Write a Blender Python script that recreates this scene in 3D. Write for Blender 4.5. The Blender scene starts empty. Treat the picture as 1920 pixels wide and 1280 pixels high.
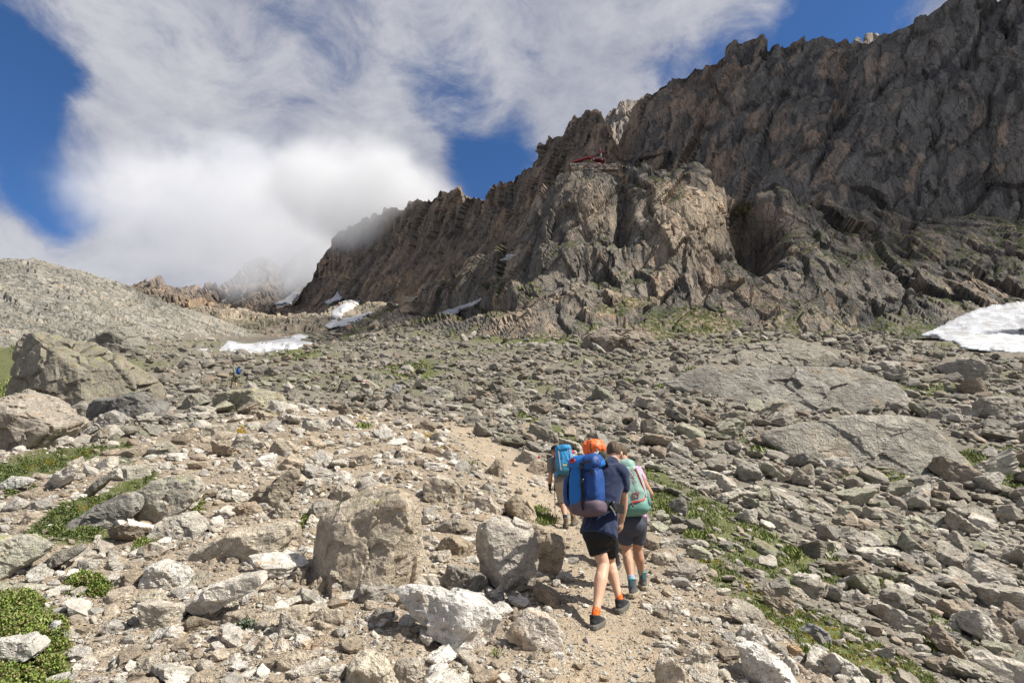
import bpy, bmesh, math, random
import numpy as np
from mathutils import Vector, Matrix
from mathutils.bvhtree import BVHTree

# ------------------------------------------------------------------ camera, sky, sun, exposure
SC = bpy.context.scene
COL = SC.collection
FPX = 1100.0                       # focal length in pixels of the 1920 px wide photograph
PITCH = math.radians(14.6)
CT, ST = math.cos(PITCH), math.sin(PITCH)
cam_d = bpy.data.cameras.new('camera')
cam_d.sensor_width = 36.0
cam_d.lens = 36.0 * FPX / 1920.0
cam_d.clip_start = 0.05
cam_d.clip_end = 20000.0
cam = bpy.data.objects.new('camera', cam_d)
COL.objects.link(cam)
cam.location = (0, 0, 0)
cam.rotation_euler = (math.radians(90) + PITCH, 0, 0)
SC.camera = cam

SUN_AZ = math.radians(105.0)       # measured from the view direction towards the right
SUN_EL = math.radians(48.0)
to_sun = Vector((math.sin(SUN_AZ) * math.cos(SUN_EL), math.cos(SUN_AZ) * math.cos(SUN_EL), math.sin(SUN_EL)))
sun_d = bpy.data.lights.new('sun', 'SUN')
sun_d.energy = 5.0
sun_d.angle = math.radians(0.55)
sun_d.color = (1.0, 0.95, 0.86)
sun = bpy.data.objects.new('sun', sun_d)
COL.objects.link(sun)
sun.location = to_sun * 300
sun.rotation_euler = (-to_sun).to_track_quat('-Z', 'Y').to_euler()

SC.view_settings.view_transform = 'Standard'
SC.view_settings.look = 'None'
SC.view_settings.exposure = 0.68
SC.view_settings.gamma = 1.0
SC.view_settings.use_curve_mapping = False
SC.render.engine = 'CYCLES'
cy = SC.cycles
cy.use_denoising = True
try:
    cy.denoiser = 'OPENIMAGEDENOISE'
    cy.denoising_input_passes = 'RGB_ALBEDO_NORMAL'
    cy.denoising_prefilter = 'ACCURATE'
except Exception:
    pass
cy.max_bounces = 5
cy.diffuse_bounces = 2
cy.glossy_bounces = 2
cy.transmission_bounces = 2
cy.transparent_max_bounces = 8
cy.volume_bounces = 5
cy.volume_step_rate = 1.0
cy.volume_max_steps = 128
cy.caustics_reflective = False
cy.caustics_refractive = False


def ray(px, py):
    """unit-depth world vector through a point of the 1920 x 1280 photograph (arrays allowed)"""
    a = (np.asarray(px, float) - 960.0) / FPX
    b = (640.0 - np.asarray(py, float)) / FPX
    return np.stack([a + 0 * b, CT - b * ST + 0 * a, ST + b * CT + 0 * a], -1)


def at(px, py, D):
    return ray(px, py) * np.asarray(D, float)[..., None]


def project(P):
    P = np.asarray(P, float)
    d = P[..., 1] * CT + P[..., 2] * ST
    u = -P[..., 1] * ST + P[..., 2] * CT
    return 960 + FPX * P[..., 0] / d, 640 - FPX * u / d, d


# ---- node helper
class NT:
    def __init__(self, tree):
        self.t = tree
        self.n = tree.nodes
        self.l = tree.links

    def new(self, typ, **kw):
        nd = self.n.new(typ)
        ins = kw.pop('ins', {})
        for k, v in kw.items():
            setattr(nd, k, v)
        for k, v in ins.items():
            self.set(nd, k, v)
        return nd

    def set(self, nd, k, v):
        s = nd.inputs[k]
        if isinstance(v, bpy.types.NodeSocket):
            self.l.new(v, s)
        elif isinstance(v, bpy.types.Node):
            self.l.new(v.outputs[0], s)
        else:
            s.default_value = v

    def math(self, op, a, b=0.0, c=None, clamp=False):
        nd = self.n.new('ShaderNodeMath')
        nd.operation = op
        nd.use_clamp = clamp
        self.set(nd, 0, a)
        self.set(nd, 1, b)
        if c is not None:
            self.set(nd, 2, c)
        return nd.outputs[0]

    def noise(self, vec, scale, detail=4.0, rough=0.55, dist=0.0):
        nd = self.n.new('ShaderNodeTexNoise')
        self.set(nd, 'Vector', vec)
        nd.inputs['Scale'].default_value = scale
        nd.inputs['Detail'].default_value = detail
        nd.inputs['Roughness'].default_value = rough
        nd.inputs['Distortion'].default_value = dist
        return nd.outputs['Fac']

    def rng(self, v, a, b, c=0.0, d=1.0, smooth=False):
        nd = self.n.new('ShaderNodeMapRange')
        if smooth:
            nd.interpolation_type = 'SMOOTHSTEP'
        self.set(nd, 'Value', v)
        nd.inputs['From Min'].default_value = a
        nd.inputs['From Max'].default_value = b
        nd.inputs['To Min'].default_value = c
        nd.inputs['To Max'].default_value = d
        return nd.outputs['Result']

    def mix(self, fac, a, b, blend='MIX'):
        nd = self.n.new('ShaderNodeMix')
        nd.data_type = 'RGBA'
        nd.blend_type = blend
        nd.clamp_factor = True
        for k, v in ((0, fac), (6, a), (7, b)):
            if isinstance(v, bpy.types.NodeSocket):
                self.l.new(v, nd.inputs[k])
            elif k == 0:
                nd.inputs[0].default_value = v
            else:
                nd.inputs[k].default_value = tuple(v) if len(v) == 4 else (*v, 1)
        return nd.outputs[2]

    def mapping(self, vec, scale=(1, 1, 1), rot=(0, 0, 0), loc=(0, 0, 0)):
        nd = self.n.new('ShaderNodeMapping')
        self.set(nd, 'Vector', vec)
        nd.inputs['Scale'].default_value = scale
        nd.inputs['Rotation'].default_value = rot
        nd.inputs['Location'].default_value = loc
        return nd.outputs[0]


# ---- world: Nishita sky with broken cloud
world = bpy.data.worlds.new('World')
SC.world = world
world.use_nodes = True
W = NT(world.node_tree)
W.n.clear()
sky = W.new('ShaderNodeTexSky', sky_type='NISHITA')
sky.sun_disc = False
sky.sun_elevation = SUN_EL
sky.sun_rotation = SUN_AZ
sky.altitude = 2400.0
sky.air_density = 1.0
sky.dust_density = 0.2
sky.ozone_density = 2.5
gen = W.new('ShaderNodeTexCoord').outputs['Generated']
# wispy streaks: stretch the noise along one diagonal
warp = W.new('ShaderNodeTexNoise', ins={'Vector': gen, 'Scale': 3.5, 'Detail': 2.0, 'Roughness': 0.5})
wc = W.new('ShaderNodeVectorMath', operation='SUBTRACT', ins={0: warp.outputs['Color']})
wc.inputs[1].default_value = (0.5, 0.5, 0.5)
wv = W.new('ShaderNodeVectorMath', operation='MULTIPLY_ADD')
W.set(wv, 0, wc.outputs[0])
wv.inputs[1].default_value = (0.20, 0.20, 0.20)
W.set(wv, 2, gen)
wvec = W.new('ShaderNodeVectorMath', operation='NORMALIZE', ins={0: wv.outputs[0]}).outputs[0]
big = W.noise(W.mapping(wvec, rot=(0.3, 0.75, 0.2), scale=(1.0, 1.0, 1.9)), 2.8, 3.0, 0.5)
fine = W.noise(W.mapping(wvec, rot=(0.3, 0.75, 0.2), scale=(1.0, 1.0, 1.6)), 6.0, 9.0, 0.66)
cov = W.math('MULTIPLY_ADD', W.math('SUBTRACT', big, 0.5), 0.45, 0.80)
cov = W.math('MULTIPLY_ADD', W.math('SUBTRACT', fine, 0.5), 1.55, cov)
# openings (negative) and thick banks (positive) in the cloud cover: direction, angular radius
HOLES = [(-60, 250, 11, -0.90), (110, 370, 5.0, -0.45), (-40, 420, 7, 1.10), (-40, 60, 8, -0.45), (330, 325, 7.5, -0.42), (830, 175, 5.5, -0.30), (170, 300, 6, 0.30),
         (565, 75, 4, -0.08), (940, 330, 6.5, -0.62), (1480, 60, 8, -0.45), (1600, 45, 7, -0.45),
         (1290, 140, 5, -0.22), (1060, 200, 6, 0.30), (700, 250, 8, 0.12), (220, 180, 8, 0.10), (360, 60, 9, 0.10),
         (420, 480, 15, 0.50), (690, 360, 10, 0.45), (40, 545, 8, 0.55), (1130, 20, 8, 0.26), (1330, 0, 8, 0.26)]
for (hx, hy, rad, amp) in HOLES:
    dv = Vector(ray(hx, hy)).normalized()
    dt = W.new('ShaderNodeVectorMath', operation='DOT_PRODUCT')
    W.set(dt, 0, wvec)
    dt.inputs[1].default_value = dv
    m = W.rng(dt.outputs['Value'], math.cos(math.radians(rad)), math.cos(math.radians(rad * 0.15)), 0, amp, True)
    cov = W.math('ADD', cov, m)
dens = W.rng(cov, 0.20, 0.90, 0, 1, True)
shade = W.noise(W.mapping(wvec, rot=(0.2, 0.6, 0.1)), 3.4, 4.0, 0.55)
ccol = W.mix(W.rng(W.math('MULTIPLY_ADD', fine, 0.8, W.math('MULTIPLY_ADD', cov, 0.25, shade)), 0.85, 1.35, 0, 1), (2.05, 2.25, 3.0, 1), (4.6, 4.65, 5.0, 1))
skyc = W.mix(1.0, sky.outputs[0], (0.53, 0.79, 1.05, 1), 'MULTIPLY')
wcol = W.mix(W.math('MULTIPLY', dens, 0.97), skyc, ccol)
bg = W.new('ShaderNodeBackground', ins={'Color': wcol, 'Strength': 0.082})
W.l.new(bg.outputs[0], W.new('ShaderNodeOutputWorld').inputs['Surface'])
world.cycles.sampling_method = 'MANUAL'
world.cycles.sample_map_resolution = 512

# ------------------------------------------------------------------ numeric noise
U = np.uint32


def _hash(ix, iy, iz, s):
    with np.errstate(over='ignore'):
        h = (ix.astype(U) * U(0x8da6b343)) ^ (iy.astype(U) * U(0xd8163841)) ^ (iz.astype(U) * U(0xcb1ab31f)) ^ (U(s) * U(0x9e3779b1))
        h ^= h >> U(13)
        h *= U(0x5bd1e995)
        h ^= h >> U(15)
        h *= U(0x27d4eb2d)
        h ^= h >> U(15)
    return h


def _unit(h):
    return (h & U(0xffffff)).astype(np.float32) / np.float32(0xffffff)


def vnoise(P, seed=0):
    P = np.asarray(P, np.float32)
    i = np.floor(P).astype(np.int64)
    f = P - i
    w = f * f * f * (f * (f * 6 - 15) + 10)
    out = np.zeros(P.shape[:-1], np.float32)
    for dx in (0, 1):
        wx = w[..., 0] if dx else 1 - w[..., 0]
        for dy in (0, 1):
            wy = w[..., 1] if dy else 1 - w[..., 1]
            for dz in (0, 1):
                wz = w[..., 2] if dz else 1 - w[..., 2]
                out += wx * wy * wz * _unit(_hash(i[..., 0] + dx, i[..., 1] + dy, i[..., 2] + dz, seed))
    return out * 2 - 1


def fbm(P, octs=4, seed=0, rough=0.5):
    a, s, t = 1.0, 0.0, 0.0
    P = np.asarray(P, np.float32)
    for k in range(octs):
        s = s + a * vnoise(P, seed + 17 * k)
        t += a
        a *= rough
        P = P * 2.03 + 11.3
    return s / t


def facets(P, seed=0, tilt=0.9, gz=1.0):
    """cellular noise: every cell is a randomly tilted plane. Returns height, cell random, crack distance"""
    P = np.asarray(P, np.float32)
    i0 = np.floor(P).astype(np.int64)
    best = np.full(P.shape[:-1], 9e9, np.float32)
    sec = best.copy()
    bh = np.zeros(P.shape[:-1], U)
    bv = np.zeros_like(P)
    for dx in (-1, 0, 1):
        for dy in (-1, 0, 1):
            for dz in (-1, 0, 1):
                cx, cyy, cz = i0[..., 0] + dx, i0[..., 1] + dy, i0[..., 2] + dz
                h = _hash(cx, cyy, cz, seed)
                with np.errstate(over='ignore'):
                    h2 = h * U(747796405) + U(2891336453)
                    h3 = h2 * U(747796405) + U(2891336453)
                    h2 ^= h2 >> U(11)
                    h3 ^= h3 >> U(13)
                v = np.stack([P[..., 0] - cx - _unit(h), P[..., 1] - cyy - _unit(h2), P[..., 2] - cz - _unit(h3)], -1)
                d = (v * v).sum(-1)
                m = d < best
                sec = np.where(m, best, np.minimum(sec, d))
                best = np.where(m, d, best)
                bh = np.where(m, h, bh)
                bv = np.where(m[..., None], v, bv)
    with np.errstate(over='ignore'):
        a = bh * U(2654435761)
        b = a * U(747796405) + U(12345)
        c = b * U(747796405) + U(54321)
        e = c * U(747796405) + U(999)
    g = np.stack([_unit(a >> U(3)), _unit(b >> U(5)), _unit(c >> U(4))], -1) * 2 - 1
    g[..., 2] *= gz
    rnd = _unit(e >> U(6))
    return (rnd * 2 - 1) * 0.5 + tilt * (g * bv).sum(-1), rnd, np.sqrt(sec) - np.sqrt(best)


def sstep(x, a, b):
    t = np.clip((x - a) / (b - a), 0, 1)
    return t * t * (3 - 2 * t)


def in_poly(px, py, poly):
    px, py = np.asarray(px, float), np.asarray(py, float)
    c = np.zeros(np.broadcast(px, py).shape, bool)
    n = len(poly)
    for k in range(n):
        x0, y0 = poly[k]
        x1, y1 = poly[(k + 1) % n]
        if y0 == y1:
            continue
        m = ((y0 > py) != (y1 > py)) & (px < (x1 - x0) * (py - y0) / (y1 - y0) + x0)
        c ^= m
    return c


def poly_dist(px, py, poly):
    """signed distance in pixels, positive inside"""
    px, py = np.asarray(px, float), np.asarray(py, float)
    d = np.full(np.broadcast(px, py).shape, 1e9)
    n = len(poly)
    for k in range(n):
        x0, y0 = poly[k]
        x1, y1 = poly[(k + 1) % n]
        vx, vy = x1 - x0, y1 - y0
        t = np.clip(((px - x0) * vx + (py - y0) * vy) / (vx * vx + vy * vy + 1e-9), 0, 1)
        d = np.minimum(d, np.hypot(px - x0 - t * vx, py - y0 - t * vy))
    return np.where(in_poly(px, py, poly), d, -d)


# ------------------------------------------------------------------ mesh helpers
def mesh_np(name, V, Fc, mat=None, col=None, smooth=False, attrs=None):
    """V (n,3); Fc (m,3) or (m,4); col (n,3) vertex tint"""
    V = np.asarray(V, np.float32)
    Fc = np.asarray(Fc, np.int32)
    me = bpy.data.meshes.new(name)
    n, m, k = len(V), len(Fc), Fc.shape[1]
    me.vertices.add(n)
    me.vertices.foreach_set('co', V.ravel())
    me.loops.add(m * k)
    me.loops.foreach_set('vertex_index', Fc.ravel())
    me.polygons.add(m)
    me.polygons.foreach_set('loop_start', np.arange(0, m * k, k, dtype=np.int32))
    me.polygons.foreach_set('use_smooth', np.full(m, bool(smooth)))
    if col is not None:
        c4 = np.ones((n, 4), np.float32)
        col = np.asarray(col, np.float32)
        c4[:, :col.shape[-1]] = col
        a = me.color_attributes.new('tint', 'FLOAT_COLOR', 'POINT')
        a.data.foreach_set('color', c4.ravel())
    for an, av in (attrs or {}).items():
        a = me.attributes.new(an, 'FLOAT', 'POINT')
        a.data.foreach_set('value', np.asarray(av, np.float32).ravel())
    if mat:
        me.materials.append(mat)
    me.update(calc_edges=True)
    me.validate()
    return me


def link(name, me, parent=None, label=None, cat=None, group=None, kind=None, loc=None):
    o = bpy.data.objects.new(name, me)
    COL.objects.link(o)
    if parent is not None:
        o.parent = parent
    if loc is not None:
        o.location = loc
    if label:
        o['label'] = label
    if cat:
        o['category'] = cat
    if group:
        o['group'] = group
    if kind:
        o['kind'] = kind
    return o


def grid_faces(nr, nc, off=0):
    r, c = np.meshgrid(np.arange(nr - 1), np.arange(nc - 1), indexing='ij')
    a = (r * nc + c).ravel() + off
    return np.stack([a, a + 1, a + nc + 1, a + nc], -1)


def grid_normals(G):
    du = np.gradient(G, axis=1)
    dv = np.gradient(G, axis=0)
    n = np.cross(du, dv)
    n /= np.linalg.norm(n, axis=-1, keepdims=True) + 1e-9
    return n


# ------------------------------------------------------------------ materials
def new_mat(name):
    m = bpy.data.materials.new(name)
    m.use_nodes = True
    t = NT(m.node_tree)
    b = t.n['Principled BSDF']
    b.inputs['Roughness'].default_value = 0.9
    b.inputs['Specular IOR Level'].default_value = 0.15
    return m, t, b


def bump(t, b, h, strength=0.5, dist=0.05, prev=None):
    nd = t.new('ShaderNodeBump')
    nd.inputs['Strength'].default_value = strength
    nd.inputs['Distance'].default_value = dist
    t.set(nd, 'Height', h)
    if prev is not None:
        t.set(nd, 'Normal', prev)
    t.l.new(nd.outputs[0], b.inputs['Normal'])
    return nd.outputs[0]


def mat_rock(name='rock', lichen=1.0, k=1.0):
    """near rock: tint from the mesh, mottling, dark specks, yellow-green lichen, fine relief. k scales feature size"""
    m, t, b = new_mat(name)
    pos = t.new('ShaderNodeNewGeometry').outputs['Position']
    nrm = t.new('ShaderNodeNewGeometry').outputs['Normal']
    sep = t.new('ShaderNodeSeparateXYZ', ins={0: nrm})
    tint = t.new('ShaderNodeAttribute', attribute_name='tint')
    col = tint.outputs['Color']
    a = tint.outputs['Alpha']
    n1 = t.noise(pos, 2.3 / k, 3, 0.6, 0.4)
    n2 = t.noise(pos, 13.0 / k, 4, 0.65, 0.2)
    n3 = t.noise(pos, 70.0 / k, 3, 0.7)
    n4 = t.noise(t.mapping(pos, scale=(1.0, 1.3, 2.2), rot=(0.4, 0.3, 0)), 6.0 / k, 5, 0.7, 1.2)
    v = t.math('MULTIPLY_ADD', n1, 1.3, 0.33)
    v = t.math('MULTIPLY', v, t.math('MULTIPLY_ADD', n2, 1.3, 0.36))
    v = t.math('MULTIPLY', v, t.math('MULTIPLY_ADD', n3, 1.2, 0.42))
    vc = t.new('ShaderNodeCombineColor', ins={0: v, 1: v, 2: v}).outputs[0]
    col = t.mix(1.0, col, vc, 'MULTIPLY')
    # rusty stain
    st = t.rng(t.noise(pos, 3.1 / k, 3, 0.6, 0.8), 0.56, 0.75, 0, 0.55, True)
    col = t.mix(st, col, t.mix(1.0, col, (1.0, 0.72, 0.45, 1), 'MULTIPLY'))
    # dark crust specks
    dk = t.math('MULTIPLY', t.rng(n3, 0.54, 0.64, 0, 1, True), t.rng(n1, 0.46, 0.62, 0.12, 0.8, True))
    dk = t.math('MAXIMUM', dk, t.rng(n4, 0.60, 0.70, 0, 0.55, True))
    col = t.mix(dk, col, (0.045, 0.042, 0.038, 1))
    # lichen on upward faces
    li = t.math('MULTIPLY', t.rng(t.noise(pos, 5.0 / k, 4, 0.7, 0.3), 0.50, 0.62, 0, 1, True), t.rng(sep.outputs['Z'], 0.15, 0.7, 0, 1, True))
    li = t.math('MULTIPLY', li, t.rng(n2, 0.42, 0.6, 0.1, 1, True))
    li = t.math('MULTIPLY', t.math('MULTIPLY', li, t.math('SUBTRACT', 1.0, a)), lichen)
    col = t.mix(li, col, (0.27, 0.27, 0.06, 1))
    t.set(b, 'Base Color', col)
    h = t.math('ADD', t.math('MULTIPLY', n2, 1.0), t.math('MULTIPLY', n3, 0.35))
    h = t.math('ADD', h, t.math('MULTIPLY', n4, 1.2))
    bump(t, b, h, 0.95, 0.06 * k)
    return m


def mat_ground():
    m, t, b = new_mat('stony_soil')
    pos = t.new('ShaderNodeNewGeometry').outputs['Position']
    tint = t.new('ShaderNodeAttribute', attribute_name='tint')
    col = tint.outputs['Color']
    n1 = t.noise(pos, 1.6, 3, 0.6, 0.5)
    n2 = t.noise(pos, 11.0, 4, 0.65)
    vor = t.new('ShaderNodeTexVoronoi', ins={'Vector': pos, 'Scale': 26.0})
    vor2 = t.new('ShaderNodeTexVoronoi', ins={'Vector': pos, 'Scale': 60.0})
    v = t.math('MULTIPLY', t.math('MULTIPLY_ADD', n1, 0.7, 0.65), t.math('MULTIPLY_ADD', n2, 0.8, 0.6))
    vc = t.new('ShaderNodeCombineColor', ins={0: v, 1: v, 2: v}).outputs[0]
    col = t.mix(1.0, col, vc, 'MULTIPLY')
    sepc = t.new('ShaderNodeSeparateColor', ins={0: vor.outputs['Color']})
    pm = t.math('MULTIPLY', t.rng(sepc.outputs[0], 0.55, 0.6, 0, 1), t.rng(vor.outputs['Distance'], 0.35, 0.5, 1, 0))
    col = t.mix(t.math('MULTIPLY', pm, 0.6), col, (0.42, 0.37, 0.30, 1))
    t.set(b, 'Base Color', col)
    h = t.math('ADD', t.math('MULTIPLY', n2, 0.8), t.math('MULTIPLY', pm, 0.5))
    h = t.math('SUBTRACT', h, t.math('MULTIPLY', vor2.outputs['Distance'], 0.35))
    bump(t, b, h, 0.8, 0.035)
    return m


def mat_cliff(name, k=1.0):
    """far rock walls: facet tint from the mesh, streaks, cracks, grass on ledges"""
    m, t, b = new_mat(name)
    geo = t.new('ShaderNodeNewGeometry')
    pos = geo.outputs['Position']
    tint = t.new('ShaderNodeAttribute', attribute_name='tint')
    col = tint.outputs['Color']
    gr = t.new('ShaderNodeAttribute', attribute_name='grass').outputs['Fac']
    n1 = t.noise(pos, 0.05 / k, 3, 0.6, 0.6)
    n2 = t.noise(t.mapping(pos, scale=(1, 1, 0.28), rot=(0.1, 0.15, 0.0)), 0.42 / k, 5, 0.72, 0.8)
    n3 = t.noise(pos, 1.1 / k, 4, 0.75)
    sv = t.noise(t.mapping(pos, scale=(1, 1, 0.10), rot=(0.0, 0.12, 0.0)), 0.20 / k, 3, 0.65, 0.3)
    v = t.math('MULTIPLY', t.math('MULTIPLY_ADD', n1, 0.7, 0.65), t.math('MULTIPLY_ADD', n2, 1.3, 0.35))
    v = t.math('MULTIPLY', v, t.math('MULTIPLY_ADD', n3, 1.2, 0.4))
    vc = t.new('ShaderNodeCombineColor', ins={0: v, 1: v, 2: v}).outputs[0]
    col = t.mix(1.0, col, vc, 'MULTIPLY')
    vo = t.new('ShaderNodeTexVoronoi', feature='DISTANCE_TO_EDGE', ins={'Vector': t.mapping(t.new('ShaderNodeVectorMath', operation='MULTIPLY_ADD', ins={0: t.new('ShaderNodeTexNoise', ins={'Vector': pos, 'Scale': 0.12 / k, 'Detail': 2.0}).outputs['Color'], 1: (9.0, 9.0, 9.0), 2: pos}).outputs[0], scale=(1, 1, 0.11), rot=(0.05, 0.34, 0.0)), 'Scale': 0.34 / k})
    crk = t.math('MULTIPLY', t.rng(vo.outputs['Distance'], 0.0, 0.045, 1, 0, True), t.rng(n3, 0.42, 0.56, 0, 1, True))
    col = t.mix(t.math('MULTIPLY', crk, 0.65), col, (0.035, 0.033, 0.032, 1))
    rust = t.math('MULTIPLY', t.rng(n2, 0.52, 0.66, 0, 1, True), t.rng(n1, 0.42, 0.62, 0.15, 0.9, True))
    col = t.mix(t.math('MULTIPLY', rust, 0.55), col, t.mix(1.0, col, (1.45, 0.95, 0.58, 1), 'MULTIPLY'))
    dk = t.rng(sv, 0.56, 0.72, 0, 0.75, True)
    col = t.mix(dk, col, (0.045, 0.043, 0.043, 1))
    gm = t.math('MULTIPLY', gr, t.rng(n3, 0.40, 0.60, 0.1, 1.0, True))
    gm = t.rng(gm, 0.12, 0.5, 0, 0.95, True)
    gcol = t.mix(n2, (0.045, 0.062, 0.014, 1), (0.10, 0.115, 0.03, 1))
    col = t.mix(gm, col, gcol)
    t.set(b, 'Base Color', col)
    h = t.math('ADD', t.math('MULTIPLY', n2, 2.2), t.math('MULTIPLY', n3, 0.8))
    h = t.math('SUBTRACT', h, t.math('MULTIPLY', crk, 0.8))
    bump(t, b, h, 0.9, 1.1 * k)
    return m


def mat_plain(name, rgb, rough=0.7, spec=0.3, var=0.15, scale=40.0, bumps=0.0, bscale=150.0, bdist=0.003, sheen=0.0):
    m, t, b = new_mat(name)
    pos = t.new('ShaderNodeTexCoord').outputs['Object']
    n = t.noise(pos, scale, 4, 0.6)
    f = t.math('MULTIPLY_ADD', n, 2 * var, 1 - var)
    fc = t.new('ShaderNodeCombineColor', ins={0: f, 1: f, 2: f}).outputs[0]
    t.set(b, 'Base Color', t.mix(1.0, (*rgb, 1), fc, 'MULTIPLY'))
    b.inputs['Roughness'].default_value = rough
    b.inputs['Specular IOR Level'].default_value = spec
    if sheen:
        b.inputs['Sheen Weight'].default_value = sheen
    if bumps:
        bump(t, b, t.noise(pos, bscale, 4, 0.6), bumps, bdist)
    return m


def mat_snow():
    m, t, b = new_mat('old_snow')
    pos = t.new('ShaderNodeNewGeometry').outputs['Position']
    n = t.noise(t.mapping(pos, scale=(0.5, 0.5, 2.0)), 0.5, 7, 0.7, 0.5)
    n2 = t.noise(pos, 2.5, 5, 0.7)
    d = t.rng(t.math('MULTIPLY_ADD', n2, 0.5, n), 0.62, 0.92, 0, 0.85, True)
    t.set(b, 'Base Color', t.mix(d, (0.52, 0.54, 0.58, 1), (0.30, 0.285, 0.27, 1)))
    b.inputs['Roughness'].default_value = 0.75
    bump(t, b, t.math('ADD', n, t.math('MULTIPLY', n2, 0.4)), 0.7, 0.35)
    return m


M_ROCK = mat_rock('rock_near', 1.0, 1.0)
M_TALUS = mat_rock('rock_talus', 0.5, 2.2)
M_SLAB = mat_rock('rock_slab', 0.35, 7.0)
M_GROUND = mat_ground()
M_CLIFF = mat_cliff('cliff_rock', 1.0)
M_FAR = mat_cliff('far_rock', 1.8)
M_SNOW = mat_snow()

# ------------------------------------------------------------------ ground: one sheet from behind the camera to the foot of the cliffs
ROWS = [  # photograph row -> (column, depth in metres)
    (560, [(-800, 420), (0, 450), (500, 640), (700, 420), (900, 250), (1000, 200), (1300, 190), (1700, 195), (2000, 190), (2700, 190)]),
    (600, [(-800, 200), (0, 220), (440, 420), (600, 430), (700, 250), (850, 200), (1000, 155), (1300, 150), (1700, 158), (2000, 162), (2700, 160)]),
    (640, [(-800, 90), (0, 110), (300, 150), (440, 210), (600, 235), (700, 140), (1000, 112), (1300, 122), (1700, 138), (2000, 145), (2700, 145)]),
    (660, [(-800, 65), (0, 78), (300, 90), (440, 115), (700, 102), (1000, 93), (1300, 106), (1700, 122), (2000, 128), (2700, 130)]),
    (700, [(-800, 36), (0, 42), (300, 50), (440, 55), (700, 60), (1000, 65), (1300, 78), (1700, 92), (2000, 98), (2700, 100)]),
    (730, [(-800, 26), (0, 29), (300, 35), (440, 38), (700, 41), (1000, 48), (1300, 58), (1700, 70), (2000, 76), (2700, 80)]),
    (760, [(-800, 20), (0, 22), (300, 24), (500, 25), (700, 29), (1000, 35), (1300, 45), (1700, 55), (2000, 60), (2700, 62)]),
    (800, [(-800, 15), (0, 16.5), (300, 17), (500, 17), (800, 20), (1000, 24), (1300, 31), (1600, 38), (2000, 44), (2700, 46)]),
    (880, [(-800, 10.5), (0, 11.2), (500, 11.2), (800, 13), (1050, 16.5), (1250, 18.5), (1600, 24), (2000, 29), (2700, 31)]),
    (990, [(-800, 7.4), (0, 7.8), (500, 7.7), (900, 8.9), (1055, 11.3), (1250, 10.6), (1400, 12.4), (1600, 15.5), (2000, 19.5), (2700, 21)]),
    (1070, [(-800, 5.9), (0, 6.2), (500, 6.2), (1000, 7.2), (1157, 8.0), (1300, 8.3), (1600, 11.6), (2000, 15.2), (2700, 17)]),
    (1110, [(-800, 5.3), (0, 5.6), (500, 5.6), (1000, 6.3), (1200, 6.7), (1400, 7.5), (1600, 9.6), (2000, 13.0), (2700, 15)]),
    (1180, [(-800, 4.6), (0, 4.85), (500, 4.9), (1120, 5.4), (1400, 5.9), (1600, 7.2), (2000, 10.0), (2700, 12)]),
    (1280, [(-800, 4.0), (0, 4.1), (500, 4.1), (960, 4.25), (1300, 4.5), (1600, 5.4), (2000, 7.2), (2700, 8.5)]),
    (1500, [(-800, 2.75), (0, 2.9), (960, 2.95), (1600, 3.3), (2000, 3.8), (2700, 4.4)]),
    (2000, [(-800, 1.55), (960, 1.65), (2700, 2.1)]),
    (4200, [(-800, 0.55), (960, 0.57), (2700, 0.62)]),
]


def ground_depth(px, py):
    px, py = np.asarray(px, float), np.asarray(py, float)
    ys = np.array([r[0] for r in ROWS], float)
    tab = np.stack([np.log(np.interp(px, [a for a, _ in r[1]], [d for _, d in r[1]])) for r in ROWS], 0)
    k = np.clip(np.searchsorted(ys, py) - 1, 0, len(ys) - 2)
    t = np.clip((py - ys[k]) / (ys[k + 1] - ys[k]), 0, 1)
    i = np.indices(px.shape)
    lo = tab[(k,) + tuple(i)]
    hi = tab[(k + 1,) + tuple(i)]
    return np.exp(lo * (1 - t) + hi * t)


def blur(G, axis, n):
    w = np.hanning(2 * n + 3)[1:-1]
    w /= w.sum()
    pad = [(0, 0)] * G.ndim
    pad[axis] = (n, n)
    Gp = np.pad(G, pad, mode='edge')
    out = 0
    for k in range(2 * n + 1):
        sl = [slice(None)] * G.ndim
        sl[axis] = slice(k, k + G.shape[axis])
        out = out + w[k] * Gp[tuple(sl)]
    return out


CREST = [(-900, 850), (0, 842), (200, 830), (450, 775), (600, 762), (760, 772), (880, 800), (1030, 880), (1130, 930), (1230, 985), (1330, 1060),
         (1460, 1150), (1560, 1220), (1650, 1290), (1800, 1420), (2700, 2200)]


def crest_y(px):
    return np.interp(px, [a for a, _ in CREST], [b for _, b in CREST])


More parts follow.
